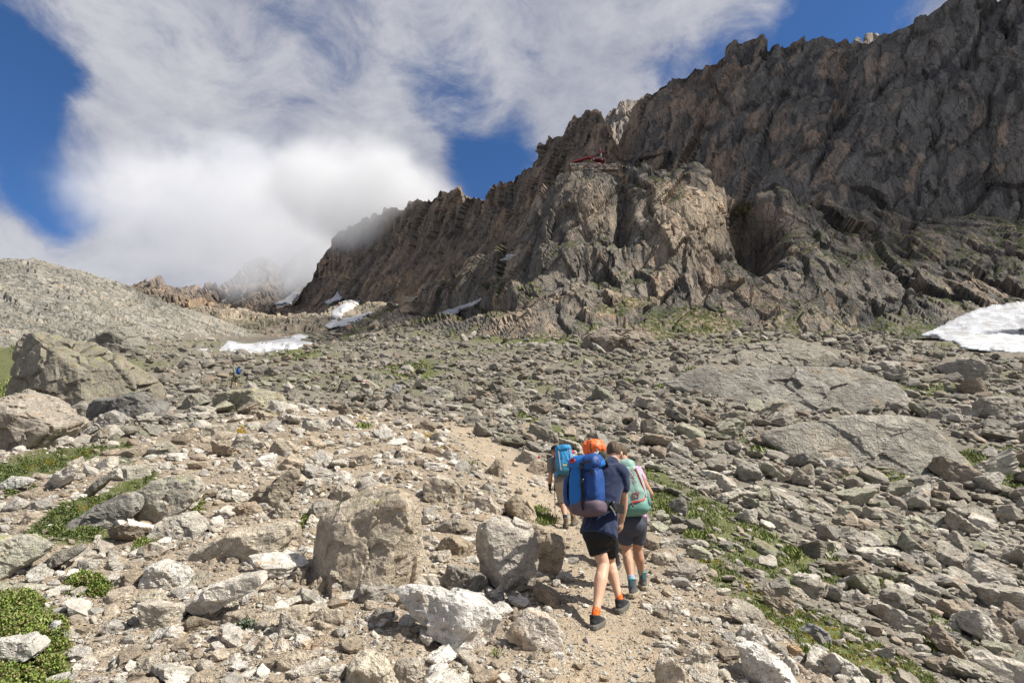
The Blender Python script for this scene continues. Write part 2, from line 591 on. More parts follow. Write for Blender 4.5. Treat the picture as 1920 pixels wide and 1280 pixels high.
GRASS = [  # turf areas (photograph outline, strength)
    ([(1180, 868), (1235, 885), (1340, 938), (1450, 1005), (1570, 1080), (1610, 1115), (1490, 1100), (1380, 1062), (1270, 1000), (1200, 945)], 0.85),
    ([(1290, 1020), (1380, 1070), (1450, 1115), (1570, 1165), (1670, 1220), (1780, 1290), (1600, 1290), (1530, 1225), (1440, 1170), (1340, 1090)], 0.8),
    ([(1780, 850), (1860, 838), (1930, 848), (1930, 930), (1880, 925), (1800, 905)], 0.9),
    ([(1560, 890), (1640, 880), (1760, 890), (1720, 905), (1600, 905)], 0.8),
    ([(1685, 730), (1790, 715), (1860, 722), (1800, 745), (1700, 750)], 0.7),
    ([(-60, 615), (45, 625), (50, 700), (45, 760), (-60, 770)], 0.95),
    ([(710, 690), (790, 670), (830, 690), (800, 712), (730, 705)], 0.8),
    ([(490, 665), (560, 655), (600, 668), (560, 682), (500, 680)], 0.6),
    ([(800, 590), (1000, 585), (1250, 602), (1250, 630), (1050, 640), (860, 640)], 0.75),
    ([(1520, 605), (1650, 600), (1700, 615), (1620, 630), (1530, 625)], 0.8),
    ([(950, 765), (1050, 800), (1120, 850), (1160, 880), (1090, 850), (990, 800)], 0.8),
    ([(60, 660), (130, 650), (200, 640), (150, 665), (80, 680)], 0.6),
    ([(-60, 880), (80, 848), (240, 828), (250, 838), (150, 872), (60, 900), (-60, 930)], 0.8),
    ([(30, 1010), (120, 945), (230, 905), (300, 880), (290, 900), (210, 945), (130, 985), (240, 985), (225, 1010), (60, 1030)], 0.85),
    ([(-60, 1100), (60, 1105), (110, 1140), (138, 1200), (130, 1300), (-60, 1330)], 0.9),
]
TRAIL = [(1160, 1330, 190), (1120, 1190, 130), (1150, 1120, 90), (1110, 1040, 75), (1055, 1000, 60), (1010, 930, 55), (960, 880, 50), (900, 830, 40), (850, 790, 30)]


def ground_zones(px, py):
    f = sstep(py - crest_y(px), -12, 22)
    g = np.zeros(np.shape(px))
    for poly, s in GRASS:
        g = np.maximum(g, s * sstep(poly_dist(px, py, poly), -14, 10))
    tr = np.zeros(np.shape(px))
    for (a, b) in zip(TRAIL[:-1], TRAIL[1:]):
        vx, vy = b[0] - a[0], b[1] - a[1]
        t = np.clip(((px - a[0]) * vx + (py - a[1]) * vy) / (vx * vx + vy * vy), 0, 1)
        d = np.hypot(px - a[0] - t * vx, (py - a[1] - t * vy) * 1.5)
        tr = np.maximum(tr, 1 - sstep(d, 0.5 * (a[2] + t * (b[2] - a[2])), 1.0 * (a[2] + t * (b[2] - a[2]))))
    return f, g, tr


gx = np.concatenate([np.linspace(-800, -40, 60, endpoint=False), np.arange(-40, 1960, 4.8), np.linspace(1960, 2700, 60)])
gy = np.concatenate([np.arange(556, 700, 2.6), np.arange(700, 1290, 3.4), np.linspace(1290, 1500, 24, endpoint=False), np.linspace(1500, 4200, 26)])
GX, GY = np.meshgrid(gx, gy)
GY = np.maximum(GY, np.interp(GX, [250, 340, 720, 800], [500, 606, 606, 500]))
LD = np.log(ground_depth(GX, GY))
LD = blur(blur(LD, 0, 9), 1, 9)
G = at(GX, GY, np.exp(LD))
zf, zg, zt = ground_zones(GX, GY)
D = np.exp(LD)
amp = np.clip(D * 0.012, 0.02, 1.6)
dz = fbm(G / np.clip(D * 0.10, 0.3, 14)[..., None] * 1.0, 1, 5) * 0    # (kept level: relief below)
dz = dz + 0.10 * fbm(G * 0.9, 4, 3) * sstep(D, 1.0, 6) + 0.9 * fbm(G * 0.06, 3, 7) * sstep(D, 15, 60)
fh, fr, fc = facets(G * np.array([1.1, 1.1, 1.6]), 21, 0.7)
dz = dz + (0.05 * fh) * (1 - 0.7 * zt)
fh2, fr2, _ = facets(G * 0.28, 23, 0.8)
dz = dz + 0.35 * fh2 * (1 - zf) * sstep(D, 18, 45)
fh3, fr3, _ = facets(G * 0.09, 24, 0.8)
dz = dz + 1.2 * fh3 * sstep(D, 60, 120)
G[..., 2] += dz
nz = fbm(G * 0.5, 4, 40)[..., None]
soil = np.array([0.270, 0.218, 0.160])
dust = np.array([0.335, 0.270, 0.195])
tal = np.array([0.160, 0.143, 0.116])  # soil between talus blocks, darkened to carry the shade of the gaps
grs = np.array([0.085, 0.098, 0.030])
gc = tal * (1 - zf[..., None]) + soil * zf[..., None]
gc = gc * (1 + 0.18 * nz)
gc = gc * (1 - zt[..., None]) + dust * zt[..., None]
gm = np.clip(zg * (1 + 0.9 * fbm(G * np.clip(10 / D, 0.25, 2.0)[..., None], 4, 51)), 0, 1)
far_g = sstep(fbm(G * 0.10, 4, 60), 0.12, 0.32) * (1 - zf) * sstep(D, 25, 50) * 0.6
gm = np.maximum(sstep(gm, 0.18, 0.5), far_g)[..., None]
gc = gc * (1 - gm) + grs * gm
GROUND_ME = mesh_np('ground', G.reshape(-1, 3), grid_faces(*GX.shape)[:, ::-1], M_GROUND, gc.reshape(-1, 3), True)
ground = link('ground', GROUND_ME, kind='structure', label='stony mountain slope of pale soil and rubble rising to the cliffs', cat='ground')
GFACES = grid_faces(*GX.shape)[:, ::-1]
BVH_G = BVHTree.FromPolygons(G.reshape(-1, 3).tolist(), GFACES.tolist())


def hit(px, py, bvh=None):
    d = Vector(ray(px, py)).normalized()
    loc, nor, idx, dist = (bvh or BVH_G).ray_cast(Vector((0, 0, 0)), d)
    if loc is None:
        return None, None, None
    if nor.z < 0:
        nor = -nor
    return loc, nor, loc.y * CT + loc.z * ST


# ------------------------------------------------------------------ rock walls
WALLS = []


def wall(name, lines, px0, px1, step, seg_rows, back, seed, mat, amps, tintset, label, cat, grass=0.5, zgrass=(0, 1e9), extra=None, stretch=0.30, big=5.0, ledge=(0.0, 20.0), panel=None, dip=0.30, jag=0.0, ledge_x=(-1e5, -9e4)):
    smooth = False
    """lines: outlines from foot to crest as (column, row, depth); back: offsets behind the crest (metres)"""
    xs = np.arange(px0, px1 + step, step)
    PY = [np.interp(xs, [p[0] for p in l], [p[1] for p in l]) for l in lines]
    DD = [np.exp(np.interp(xs, [p[0] for p in l], np.log([p[2] for p in l]))) for l in lines]
    if jag:
        q1 = np.stack([xs / 26.0, 0 * xs + seed, 0 * xs], -1)
        q2 = np.stack([xs / 9.0, 0 * xs + seed, 0 * xs], -1)
        jj = jag * (0.9 * np.abs(vnoise(q1, seed)) + 0.3 * np.abs(vnoise(q2, seed + 1)) - 0.25)
        PY[-1] = PY[-1] + jj
        PY[-2] = PY[-2] + 0.3 * jj
    rows_y, rows_d = [], []
    for k in range(len(lines) - 1):
        n = seg_rows[k]
        for j in range(n + (1 if k == len(lines) - 2 else 0)):
            t = j / n
            rows_y.append(PY[k] * (1 - t) + PY[k + 1] * t)
            rows_d.append(np.exp(np.log(DD[k]) * (1 - t) + np.log(DD[k + 1]) * t))
    Y, Dp = np.array(rows_y), np.array(rows_d)
    Dp = np.exp(blur(blur(np.log(Dp), 1, 6), 0, 3))
    X = np.broadcast_to(xs, Y.shape)
    S = at(X, Y, Dp)
    crest = S[-1]
    out = np.array([0.45, 0.9])
    prev = np.zeros(3)
    for (dh, dzz, n) in back:
        tgt = np.array([out[0] * dh, out[1] * dh, dzz])
        for j in range(1, n + 1):
            S = np.concatenate([S, (crest + prev + (tgt - prev) * (j / n))[None]], 0)
        prev = tgt
    N = -grid_normals(S)
    flip = np.sign(-(N * S).sum(-1).mean())
    N = N * (1 if flip >= 0 else -1)
    N = blur(blur(N, 0, 7), 1, 9)
    N = N / (np.linalg.norm(N, axis=-1, keepdims=True) + 1e-9)
    disp = 0
    cells = []
    Q = S + 2.5 * np.stack([vnoise(S * 0.08, seed + 90 + k) for k in range(3)], -1)
    Q = np.stack([Q[..., 0] * math.cos(dip) - Q[..., 2] * math.sin(dip), Q[..., 1], (Q[..., 0] * math.sin(dip) + Q[..., 2] * math.cos(dip)) * stretch], -1)
    ramp = np.concatenate([sstep(np.arange(Y.shape[0]), 0, max(4, seg_rows[0])), np.ones(S.shape[0] - Y.shape[0])])[:, None]
    for (sz, a, tl) in amps:
        h, r, cr = facets(Q / sz, seed, tl, 0.25 if len(cells) < 2 else 0.6)
        disp = disp + a * h - a * 0.12 * (1 - sstep(cr, 0.0, 0.06))
        cells.append(r)
        seed += 13
    disp = disp + big * fbm(S * np.array([1, 1, 0.6]) / 38.0, 3, seed + 3)
    if ledge[0]:
        zz = S[..., 2] + 0.25 * S[..., 0] * math.sin(dip) + 9.0 * fbm(S / 45.0, 3, seed + 44)
        tt = np.mod(zz / ledge[1], 1.0)
        tt = np.where(tt < 0.72, tt / 0.72, (1 - tt) / 0.28)
        disp = disp + ledge[0] * (tt - 0.5) * sstep(X_pad(X, S.shape[0]), *ledge_x) * sstep(1 - np.abs(N[..., 2]), 0.30, 0.62) * sstep(fbm(S / 60.0, 2, seed + 45), -0.35, 0.15)
    if extra is not None:
        disp = disp + extra(X_pad(X, S.shape[0]), X_pad(Y, S.shape[0]), S)
    disp = disp * (0.15 + 0.85 * ramp)
    S2 = S + N * disp[..., None]
    N2 = -grid_normals(S2) * (1 if flip >= 0 else -1)
    c0, c1, c2 = [np.array(c) for c in tintset]
    r = (cells[-1] * 0.45 + cells[-2] * 0.55)
    nn = fbm(S / (amps[0][0] * 2.5), 4, seed + 8)
    w1 = sstep(r + 0.5 * nn, 0.52, 0.95)[..., None]
    w2 = sstep(1 - r + 0.45 * fbm(S / (amps[0][0] * 1.3), 3, seed + 30), 0.62, 1.0)[..., None]
    c = c0 * (1 - w1) + c1 * w1
    c = c * (1 - w2) + c2 * w2
    c = c * (0.82 + 0.36 * cells[-1][..., None])
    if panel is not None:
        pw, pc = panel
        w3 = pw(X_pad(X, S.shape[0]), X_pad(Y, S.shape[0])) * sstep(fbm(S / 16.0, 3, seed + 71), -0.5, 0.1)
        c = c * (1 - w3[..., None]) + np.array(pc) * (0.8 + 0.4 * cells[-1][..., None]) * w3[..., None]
    gg = sstep(N2[..., 2], 0.42, 0.72) * grass
    gg = gg * sstep(fbm(S / 14.0, 4, seed + 60), -0.35, 0.25)
    gg = gg * sstep(S[..., 2], zgrass[0] - 15, zgrass[0] + 10) * (1 - sstep(S[..., 2], zgrass[1] - 25, zgrass[1] + 25))
    fc = grid_faces(*S2.shape[:2])
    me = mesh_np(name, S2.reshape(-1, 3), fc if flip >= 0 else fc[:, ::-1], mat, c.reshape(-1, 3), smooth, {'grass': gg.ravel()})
    o = link(name, me, label=label, cat=cat, kind='structure')
    WALLS.append((S2, fc))
    return o, S2, fc


def X_pad(A, n):
    if A.shape[0] == n:
        return A
    return np.concatenate([A, np.repeat(A[-1:], n - A.shape[0], 0)], 0)


GREY = [(0.205, 0.192, 0.172), (0.33, 0.25, 0.185), (0.125, 0.12, 0.116)]
WARM = [(0.21, 0.175, 0.14), (0.32, 0.24, 0.17), (0.14, 0.125, 0.11)]
PALE = [(0.34, 0.30, 0.26), (0.42, 0.35, 0.28), (0.22, 0.20, 0.18)]
MORAINE = [(0.30, 0.285, 0.25), (0.36, 0.335, 0.29), (0.22, 0.215, 0.19)]

# main cliff, right
A_lines = [
    [(1120, 620, 330), (1300, 640, 280), (1500, 640, 240), (1700, 630, 225), (1920, 620, 220), (2500, 620, 215)],
    [(1120, 400, 350), (1240, 360, 330), (1340, 400, 300), (1450, 380, 262), (1600, 400, 245), (1720, 412, 240), (1920, 405, 238), (2500, 390, 235)],
    [(1120, 330, 370), (1240, 260, 355), (1340, 260, 332), (1500, 250, 300), (1700, 230, 272), (1920, 200, 258), (2500, 150, 250)],
    [(1120, 305, 395), (1165, 278, 400), (1180, 240, 405), (1202, 195, 405), (1215, 178, 402), (1232, 163, 400), (1268, 142, 396), (1300, 122, 392), (1338, 112, 388),
     (1352, 86, 384), (1380, 70, 378), (1402, 82, 375), (1425, 76, 370), (1442, 92, 368), (1500, 84, 358), (1548, 78, 350), (1592, 82, 342), (1640, 68, 335), (1700, 46, 326),
     (1760, 26, 318), (1800, 12, 312), (1850, 2, 305), (1920, -32, 298), (2100, -100, 290), (2500, -220, 280)],
]
A_lines[2] = [(a, b, d * 0.96) for a, b, d in A_lines[2]]
A_lines[3] = [(a, b, d * 0.915) for a, b, d in A_lines[3]]
wall('cliff_face', A_lines, 1120, 2500, 3.4, [48, 64, 58], [(40, -6, 5), (160, -90, 6), (420, -380, 5)], 101, M_CLIFF,
     [(24, 4.6, 1.0), (9, 2.3, 1.1), (3.6, 0.8, 1.1)], GREY, 'huge dark rock wall filling the upper right under the sky', 'cliff', grass=0.6, ledge=(4.0, 42.0), dip=0.38, jag=-8.0)

# buttress under the hut, with the grassy terraces to its right
B_lines = [
    [(640, 640, 172), (760, 630, 160), (860, 632, 140), (1000, 640, 118), (1200, 640, 118), (1400, 640, 130), (1600, 640, 138), (1780, 632, 142), (1920, 620, 146), (2500, 600, 150)],
    [(640, 622, 215), (720, 600, 222), (760, 580, 226), (860, 578, 168), (940, 575, 146), (1000, 572, 137), (1200, 584, 137), (1400, 588, 143), (1540, 592, 148), (1700, 590, 152), (1920, 560, 158), (2500, 540, 165)],
    [(640, 620, 240), (720, 590, 244), (830, 545, 212), (900, 530, 190), (960, 505, 162), (1050, 500, 154), (1200, 500, 153), (1320, 490, 155), (1420, 512, 158), (1540, 520, 160), (1640, 520, 164), (1700, 505, 172), (1920, 480, 182), (2500, 460, 185)],
    [(640, 618, 250), (720, 584, 252), (830, 530, 222), (900, 508, 204), (950, 470, 176), (1000, 420, 170), (1060, 410, 166), (1200, 410, 163), (1280, 405, 163), (1340, 430, 167), (1400, 455, 178), (1500, 450, 176), (1600, 445, 182), (1700, 440, 196), (1920, 432, 206), (2500, 420, 210)],
    [(640, 617, 256), (720, 579, 256), (830, 524, 230), (900, 500, 214), (945, 470, 196), (968, 420, 190), (985, 385, 188), (1005, 358, 186), (1035, 338, 184), (1062, 326, 182), (1085, 318, 181), (1140, 316, 179),
     (1195, 319, 177), (1240, 322, 176), (1292, 326, 176), (1330, 352, 177), (1372, 376, 180), (1420, 366, 184), (1470, 366, 188), (1520, 378, 194), (1570, 388, 202), (1640, 394, 212), (1720, 406, 222), (1920, 408, 224), (2500, 400, 226)],
]


def b_extra(X, Y, S):
    cave = np.exp(-(((X - 1412 - (Y - 440) * 0.25) / 34) ** 2) - (((Y - 440) / 60) ** 2) ** 2) * -13
    cave += np.exp(-(((X - 855) / 90) ** 2 + ((Y - 566) / 16) ** 2)) * -7
    rib = np.exp(-(((X - 1290) / 75) ** 2 + ((Y - 420) / 80) ** 2)) * 5
    notch = np.exp(-(((X - 1168) / 14) ** 2 + ((Y - 400) / 60) ** 2)) * -5
    return cave + rib + notch


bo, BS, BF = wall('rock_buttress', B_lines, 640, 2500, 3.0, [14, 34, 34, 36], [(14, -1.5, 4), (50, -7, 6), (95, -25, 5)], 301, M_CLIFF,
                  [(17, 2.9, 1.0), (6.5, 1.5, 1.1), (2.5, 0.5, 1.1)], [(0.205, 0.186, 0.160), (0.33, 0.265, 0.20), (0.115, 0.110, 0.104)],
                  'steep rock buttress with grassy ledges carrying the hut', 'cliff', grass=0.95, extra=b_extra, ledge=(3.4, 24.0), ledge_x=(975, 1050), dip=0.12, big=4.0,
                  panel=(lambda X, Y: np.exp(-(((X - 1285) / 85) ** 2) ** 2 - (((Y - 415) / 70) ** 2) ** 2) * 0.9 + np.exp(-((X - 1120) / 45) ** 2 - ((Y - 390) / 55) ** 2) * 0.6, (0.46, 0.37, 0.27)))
BVH_B = BVHTree.FromPolygons(BS.reshape(-1, 3).tolist(), BF.tolist())

# jagged ridge running back to the left behind the buttress
C_lines = [
    [(520, 620, 640), (620, 610, 560), (720, 600, 460), (900, 590, 360), (1100, 600, 300), (1200, 600, 290)],
    [(520, 592, 690), (620, 568, 600), (720, 560, 500), (900, 530, 390), (1000, 500, 345), (1100, 450, 320), (1200, 430, 320)],
    [(520, 585, 720), (560, 572, 705), (600, 545, 670), (650, 500, 630), (700, 480, 590), (800, 450, 520), (900, 430, 450), (1000, 380, 385), (1060, 330, 352), (1100, 300, 345), (1200, 310, 350)],
    [(520, 580, 740), (552, 572, 730), (572, 540, 722), (590, 512, 708), (612, 478, 694), (640, 440, 676), (668, 422, 658), (700, 402, 636), (732, 392, 610), (762, 390, 592), (800, 374, 562), (838, 366, 536), (862, 354, 522), (880, 362, 508),
     (904, 372, 488), (934, 344, 468), (950, 340, 456), (966, 322, 446), (986, 318, 434), (1010, 290, 420), (1030, 264, 410), (1044, 262, 404), (1058, 246, 398), (1076, 224, 390), (1104, 208, 384), (1128, 220, 382), (1146, 250, 382), (1162, 290, 384), (1200, 330, 388)],
]
C_lines[3] = [(a, b, d * 0.955) for a, b, d in C_lines[3]]
wall('jagged_ridge', C_lines, 520, 1200, 2.6, [20, 40, 52], [(30, -10, 4), (140, -120, 5), (300, -340, 3)], 501, M_CLIFF,
     [(20, 4, 0.9), (9, 2.4, 1.0), (4.6, 1.4, 1.1)], WARM, 'jagged brown rock ridge running back into the cloud', 'ridge', grass=0.3, ledge=(1.0, 34.0), dip=0.35, jag=-12.0)

# pale high crest behind the notch, far crag tip
wall('pale_crest', [[(1080, 330, 900), (1260, 300, 860)], [(1080, 280, 930), (1150, 230, 930), (1200, 210, 930), (1260, 200, 930)],
                    [(1080, 262, 960), (1110, 236, 960), (1132, 214, 960), (1152, 196, 960), (1172, 186, 960), (1192, 188, 960), (1208, 182, 960), (1225, 186, 960), (1260, 190, 960)]],
     1080, 1260, 2.6, [14, 16], [(120, -80, 3), (400, -500, 2)], 611, M_FAR, [(40, 12, 0.9), (16, 6, 1.0), (7, 2.5, 1)], PALE, 'pale sunlit crest behind the notch', 'ridge', grass=0)
wall('pale_crag', [[(1570, 130, 900), (1680, 130, 900)], [(1570, 100, 920), (1680, 100, 920)],
                   [(1570, 96, 940), (1596, 76, 940), (1606, 70, 940), (1618, 74, 940), (1626, 64, 940), (1640, 68, 940), (1680, 96, 940)]],
     1570, 1680, 2.6, [6, 8], [(120, -80, 3), (400, -500, 2)], 621, M_FAR, [(30, 8, 0.9), (14, 5, 1.0), (7, 2.5, 1)], PALE, 'small pale crag tip above the cliff crest', 'ridge', grass=0)

# far ridge fading into cloud, left of the jagged ridge
wall('far_ridge', [[(60, 620, 1000), (400, 610, 900), (600, 610, 850)], [(60, 600, 1060), (300, 585, 1000), (400, 580, 960), (600, 560, 900)],
                   [(60, 560, 1250), (200, 555, 1230), (300, 530, 1200), (360, 545, 1150), (400, 540, 1100), (430, 520, 1090), (470, 496, 1080), (500, 488, 1070), (530, 508, 1060), (560, 480, 1050), (600, 440, 1040)]],
     60, 600, 3.0, [18, 40], [(120, -40, 3), (400, -400, 3)], 701, M_FAR, [(55, 15, 0.9), (22, 8, 1.0), (9, 3.2, 1)], WARM, 'distant brown crag fading into the cloud', 'ridge', grass=0.1)

# low ice-worn hump above the snowfield
wall('rock_hump', [[(330, 650, 270), (420, 655, 240), (560, 645, 250), (640, 625, 300), (780, 610, 330)], [(330, 610, 300), (420, 615, 272), (560, 600, 300), (640, 600, 330), (780, 600, 350)],
                   [(330, 580, 330), (365, 580, 330), (400, 578, 325), (440, 582, 330), (480, 588, 345), (540, 592, 372), (600, 592, 392), (640, 572, 420), (700, 566, 430), (740, 572, 420), (780, 590, 400)]],
     330, 780, 2.6, [18, 20], [(40, 4, 4), (220, 30, 5)], 801, M_CLIFF, [(16, 3.0, 0.85), (7, 1.5, 0.95), (3.0, 0.6, 1)], [(0.33, 0.285, 0.225), (0.40, 0.34, 0.26), (0.20, 0.175, 0.14)],
     'low pale glacier worn rock hump above the snowfield', 'rock', grass=0.4, stretch=0.8, big=2.5)

# left moraine hillside
MOR = wall('moraine_hillside', [[(-900, 700, 60), (0, 690, 70), (120, 690, 90), (250, 690, 118), (360, 680, 150), (440, 675, 175)],
                          [(-900, 600, 100), (0, 612, 105), (120, 622, 120), (250, 640, 140), (360, 656, 172), (440, 664, 200)],
                          [(-900, 470, 175), (-200, 478, 190), (0, 485, 200), (60, 490, 204), (150, 508, 212), (250, 545, 220), (330, 582, 226), (370, 610, 230), (415, 644, 234), (440, 660, 236)]],
     -900, 440, 3.2, [26, 50], [(60, -4, 4), (200, -60, 4)], 901, M_CLIFF, [(12, 0.9, 0.8), (4, 0.55, 1.0), (1.8, 0.38, 1)], MORAINE,
     'grey green moraine hillside under the cloud on the left', 'hillside', grass=0.30, stretch=1.0, big=2.0)


# ------------------------------------------------------------------ cloud bank lying against the ridge
def cloud_bank(name, c, r, density, label, seed):
    bm = bmesh.new()
    bmesh.ops.create_icosphere(bm, subdivisions=4, radius=1.0)
    me = bpy.data.meshes.new(name)
    bm.to_mesh(me)
    bm.free()
    m = bpy.data.materials.new(name + '_vapour')
    m.use_nodes = True
    t = NT(m.node_tree)
    t.n.clear()
    oc = t.new('ShaderNodeTexCoord').outputs['Object']
    ln = t.new('ShaderNodeVectorMath', operation='LENGTH', ins={0: oc}).outputs['Value']
    n = t.noise(t.mapping(oc, scale=(r[0] / 100, r[1] / 100, r[2] / 100), loc=(seed, 0, 0)), 1.6, 5, 0.62, 0.3)
    f = t.math('MULTIPLY_ADD', t.math('SUBTRACT', n, 0.5), 1.9, t.math('SUBTRACT', 1.0, ln))
    d = t.math('MULTIPLY', t.rng(f, 0.02, 0.55, 0, 1, True), t.rng(ln, 0.62, 0.98, density, 0, True))
    v = t.new('ShaderNodeVolumePrincipled')
    v.inputs['Color'].default_value = (0.93, 0.935, 0.945, 1)
    v.inputs['Anisotropy'].default_value = -0.25
    t.set(v, 'Density', d)
    o = t.new('ShaderNodeOutputMaterial')
    t.l.new(v.outputs[0], o.inputs['Volume'])
    me.materials.append(m)
    ob = link(name, me, kind='stuff', label=label, cat='cloud')
    ob.location = c
    ob.scale = r
    return ob


cloud_bank('cloud', at(490, 425, 800), (300, 230, 105), 0.010, 'broad pale cloud bank swallowing the far crag', 3.0)
cloud_bank('cloud', at(680, 374, 600), (120, 120, 60), 0.022, 'cloud wisp hanging on the crest of the jagged ridge', 9.0)

# cumulus drifting out of frame above the right-hand wall: its shadow lies on the cliffs
sc_ = np.array([205.0, 295.0, 200.0]) + np.array(to_sun) * 520
cloud_bank('cloud', sc_, (290, 225, 95), 0.027, 'cumulus above the right hand wall shading the cliffs', 21.0)


GN = grid_normals(G)
GN = GN * np.sign(GN[..., 2:3] + 1e-9)


def gpos(px, py):
    """points of the ground sheet under photograph pixels: position, normal, depth"""
    px, py = np.atleast_1d(np.asarray(px, float)), np.atleast_1d(np.asarray(py, float))
    c = np.clip(np.searchsorted(gx, px) - 1, 0, len(gx) - 2)
    r = np.clip(np.searchsorted(gy, py) - 1, 0, len(gy) - 2)
    u = np.clip((px - gx[c]) / (gx[c + 1] - gx[c]), 0, 1)[:, None]
    v = np.clip((py - gy[r]) / (gy[r + 1] - gy[r]), 0, 1)[:, None]
    P = G[r, c] * (1 - u) * (1 - v) + G[r, c + 1] * u * (1 - v) + G[r + 1, c] * (1 - u) * v + G[r + 1, c + 1] * u * v
    return P, GN[r, c], P[:, 1] * CT + P[:, 2] * ST

# ------------------------------------------------------------------ boulders
def ico(sub):
    bm = bmesh.new()
    bmesh.ops.create_icosphere(bm, subdivisions=sub, radius=1.0)
    V = np.array([v.co[:] for v in bm.verts])
    Fc = np.array([[v.index for v in f.verts] for f in bm.faces])
    bm.free()
    return V / np.linalg.norm(V, axis=1, keepdims=True), Fc


ICO = {k: ico(k) for k in (1, 2, 3, 4, 5, 6)}
RGT = np.array([1.0, 0, 0])
UPC = np.array([0, -ST, CT])
FWD = np.array([0, CT, ST])


def hull2(pts):
    pts = sorted(set(map(tuple, pts)))
    def half(ps):
        h = []
        for p in ps:
            while len(h) > 1 and (h[-1][0] - h[-2][0]) * (p[1] - h[-2][1]) - (h[-1][1] - h[-2][1]) * (p[0] - h[-2][0]) <= 0:
                h.pop()
            h.append(p)
        return h
    a, b = half(pts), half(pts[::-1])
    return a[:-1] + b[:-1]


def nrm3(v):
    return v / np.linalg.norm(v)


def rock_surface(dirs, planes, p):
    n = np.array([q[0] for q in planes])
    d = np.array([q[1] for q in planes])
    n = n / np.linalg.norm(n, axis=1, keepdims=True)
    w = np.maximum(dirs @ n.T, 0) / d
    return (w ** p).sum(1) ** (-1.0 / p)


def roughen(P, size, seed, k=1.0, fine=True):
    """broken-stone relief on a closed rock, P centred on the origin"""
    u = P / np.linalg.norm(P, axis=1, keepdims=True)
    h1, r1, c1 = facets(P / (size * 0.42) + seed, seed, 0.9)
    h2, r2, c2 = facets(P / (size * 0.17) + seed, seed + 5, 0.9)
    d = 0.085 * h1 + 0.040 * h2 + 0.025 * fbm(P / (size * 0.5) + seed, 4, seed)
    if fine:
        d = d + 0.014 * fbm(P / (size * 0.06), 3, seed + 2) - 0.014 * (1 - sstep(c1, 0, 0.05))
    return P + u * (d * size * k)[:, None], r1, r2


def outline_rock(poly, D0, seed, sub=5, thick=0.8, sink=0.22, p=36, flat=0.0, rough=0.75, front=None, cuts=3, afr=None):
    """closed boulder whose outline from the trail follows poly (photograph pixels); D0 depth of its foot"""
    rs = np.random.RandomState(seed)
    poly = np.array(hull2(poly), float)
    y0, y1 = poly[:, 1].min(), poly[:, 1].max()
    x0, x1 = poly[:, 0].min(), poly[:, 0].max()
    cxp, cyp = poly[:, 0].mean(), poly[:, 1].mean()
    low = np.clip((poly[:, 1] - cyp) / (y1 - cyp), 0, 1)
    poly[:, 1] += low * sink * (y1 - y0)
    s0 = D0 / FPX
    w, h = (x1 - x0) * s0, (y1 - y0) * s0
    t = thick * (w * 0.6 + h * 0.4)
    Dc = D0 + t * 0.42
    s = Dc / FPX
    cxp, cyp = poly[:, 0].mean(), poly[:, 1].mean()
    q = np.stack([(poly[:, 0] - cxp) * s, (cyp - poly[:, 1]) * s], 1)
    planes = []
    n = len(q)
    area = 0.5 * np.sum(q[:, 0] * np.roll(q[:, 1], -1) - np.roll(q[:, 0], -1) * q[:, 1])
    for k in range(n):
        a, b = q[k], q[(k + 1) % n]
        e = b - a
        n2 = np.array([e[1], -e[0]]) / (np.hypot(*e) + 1e-9)
        if area < 0:
            n2 = -n2
        d = max(n2 @ a, 0.03 * t)
        up = n2[1]
        if up > 0.3:
            af = math.radians(rs.uniform(*afr) if afr else (rs.uniform(-6, 30) if not flat else rs.uniform(2, 16)))
            ab = math.radians(rs.uniform(12, 35))
        elif up < -0.35:
            af = math.radians(rs.uniform(-4, 12))
            ab = math.radians(rs.uniform(10, 30))
        else:
            af = math.radians(rs.uniform(5, 42))
            ab = math.radians(rs.uniform(8, 35))
        for sg, al in ((-1, af), (1, ab)):
            planes.append((np.array([n2[0] * math.cos(al), n2[1] * math.cos(al), sg * math.sin(al)]), d * math.cos(al)))
    for k in range(2):
        planes.append((np.array([rs.uniform(-0.45, 0.45), rs.uniform(-0.05, 0.45), -1.0]), t * rs.uniform(0.42, 0.52)))
    for v in (front or []):
        planes.append((np.array(v[:3], float), t * v[3]))
    planes.append((np.array([rs.uniform(-0.3, 0.3), rs.uniform(-0.2, 0.3), 1.0]), t * 0.5))
    for k in range(cuts):
        v = nrm3(np.array([rs.uniform(-1, 1), rs.uniform(-0.3, 1), rs.uniform(-1.2, 0.2)]))
        planes.append((v, np.linalg.norm(v * np.array([w, h, t])) * rs.uniform(0.42, 0.50)))
    dirs, Fc = ICO[sub]
    dirs = dirs * np.array([w * 0.5, max(h * 0.6, 0.25 * w), t * 0.5])
    dirs = dirs / np.linalg.norm(dirs, axis=1, keepdims=True)
    r = rock_surface(dirs, planes, p)
    P = dirs * r[:, None]
    size = (w * h * t) ** (1 / 3.0)
    P, r1, r2 = roughen(P, size, seed, rough)
    C = at(cxp, cyp, Dc)
    Wd = P[:, :1] * RGT + P[:, 1:2] * UPC + P[:, 2:3] * FWD
    return Wd, Fc, C, (r1, r2), (w, h, t)


def rock_tint(base, r, rs, lichen):
    c = np.array(base)[None, :] * (0.86 + 0.28 * r[0][:, None]) * (0.92 + 0.16 * r[1][:, None])
    return np.concatenate([c, np.full((len(c), 1), 1 - lichen)], 1)


TAN = (0.40, 0.335, 0.25)
PALEC = (0.56, 0.515, 0.45)
WHITE = (0.68, 0.65, 0.60)
GREYC = (0.31, 0.285, 0.245)
DARK = (0.20, 0.182, 0.158)
BROWN = (0.29, 0.235, 0.175)
MOSSY = (0.255, 0.245, 0.185)

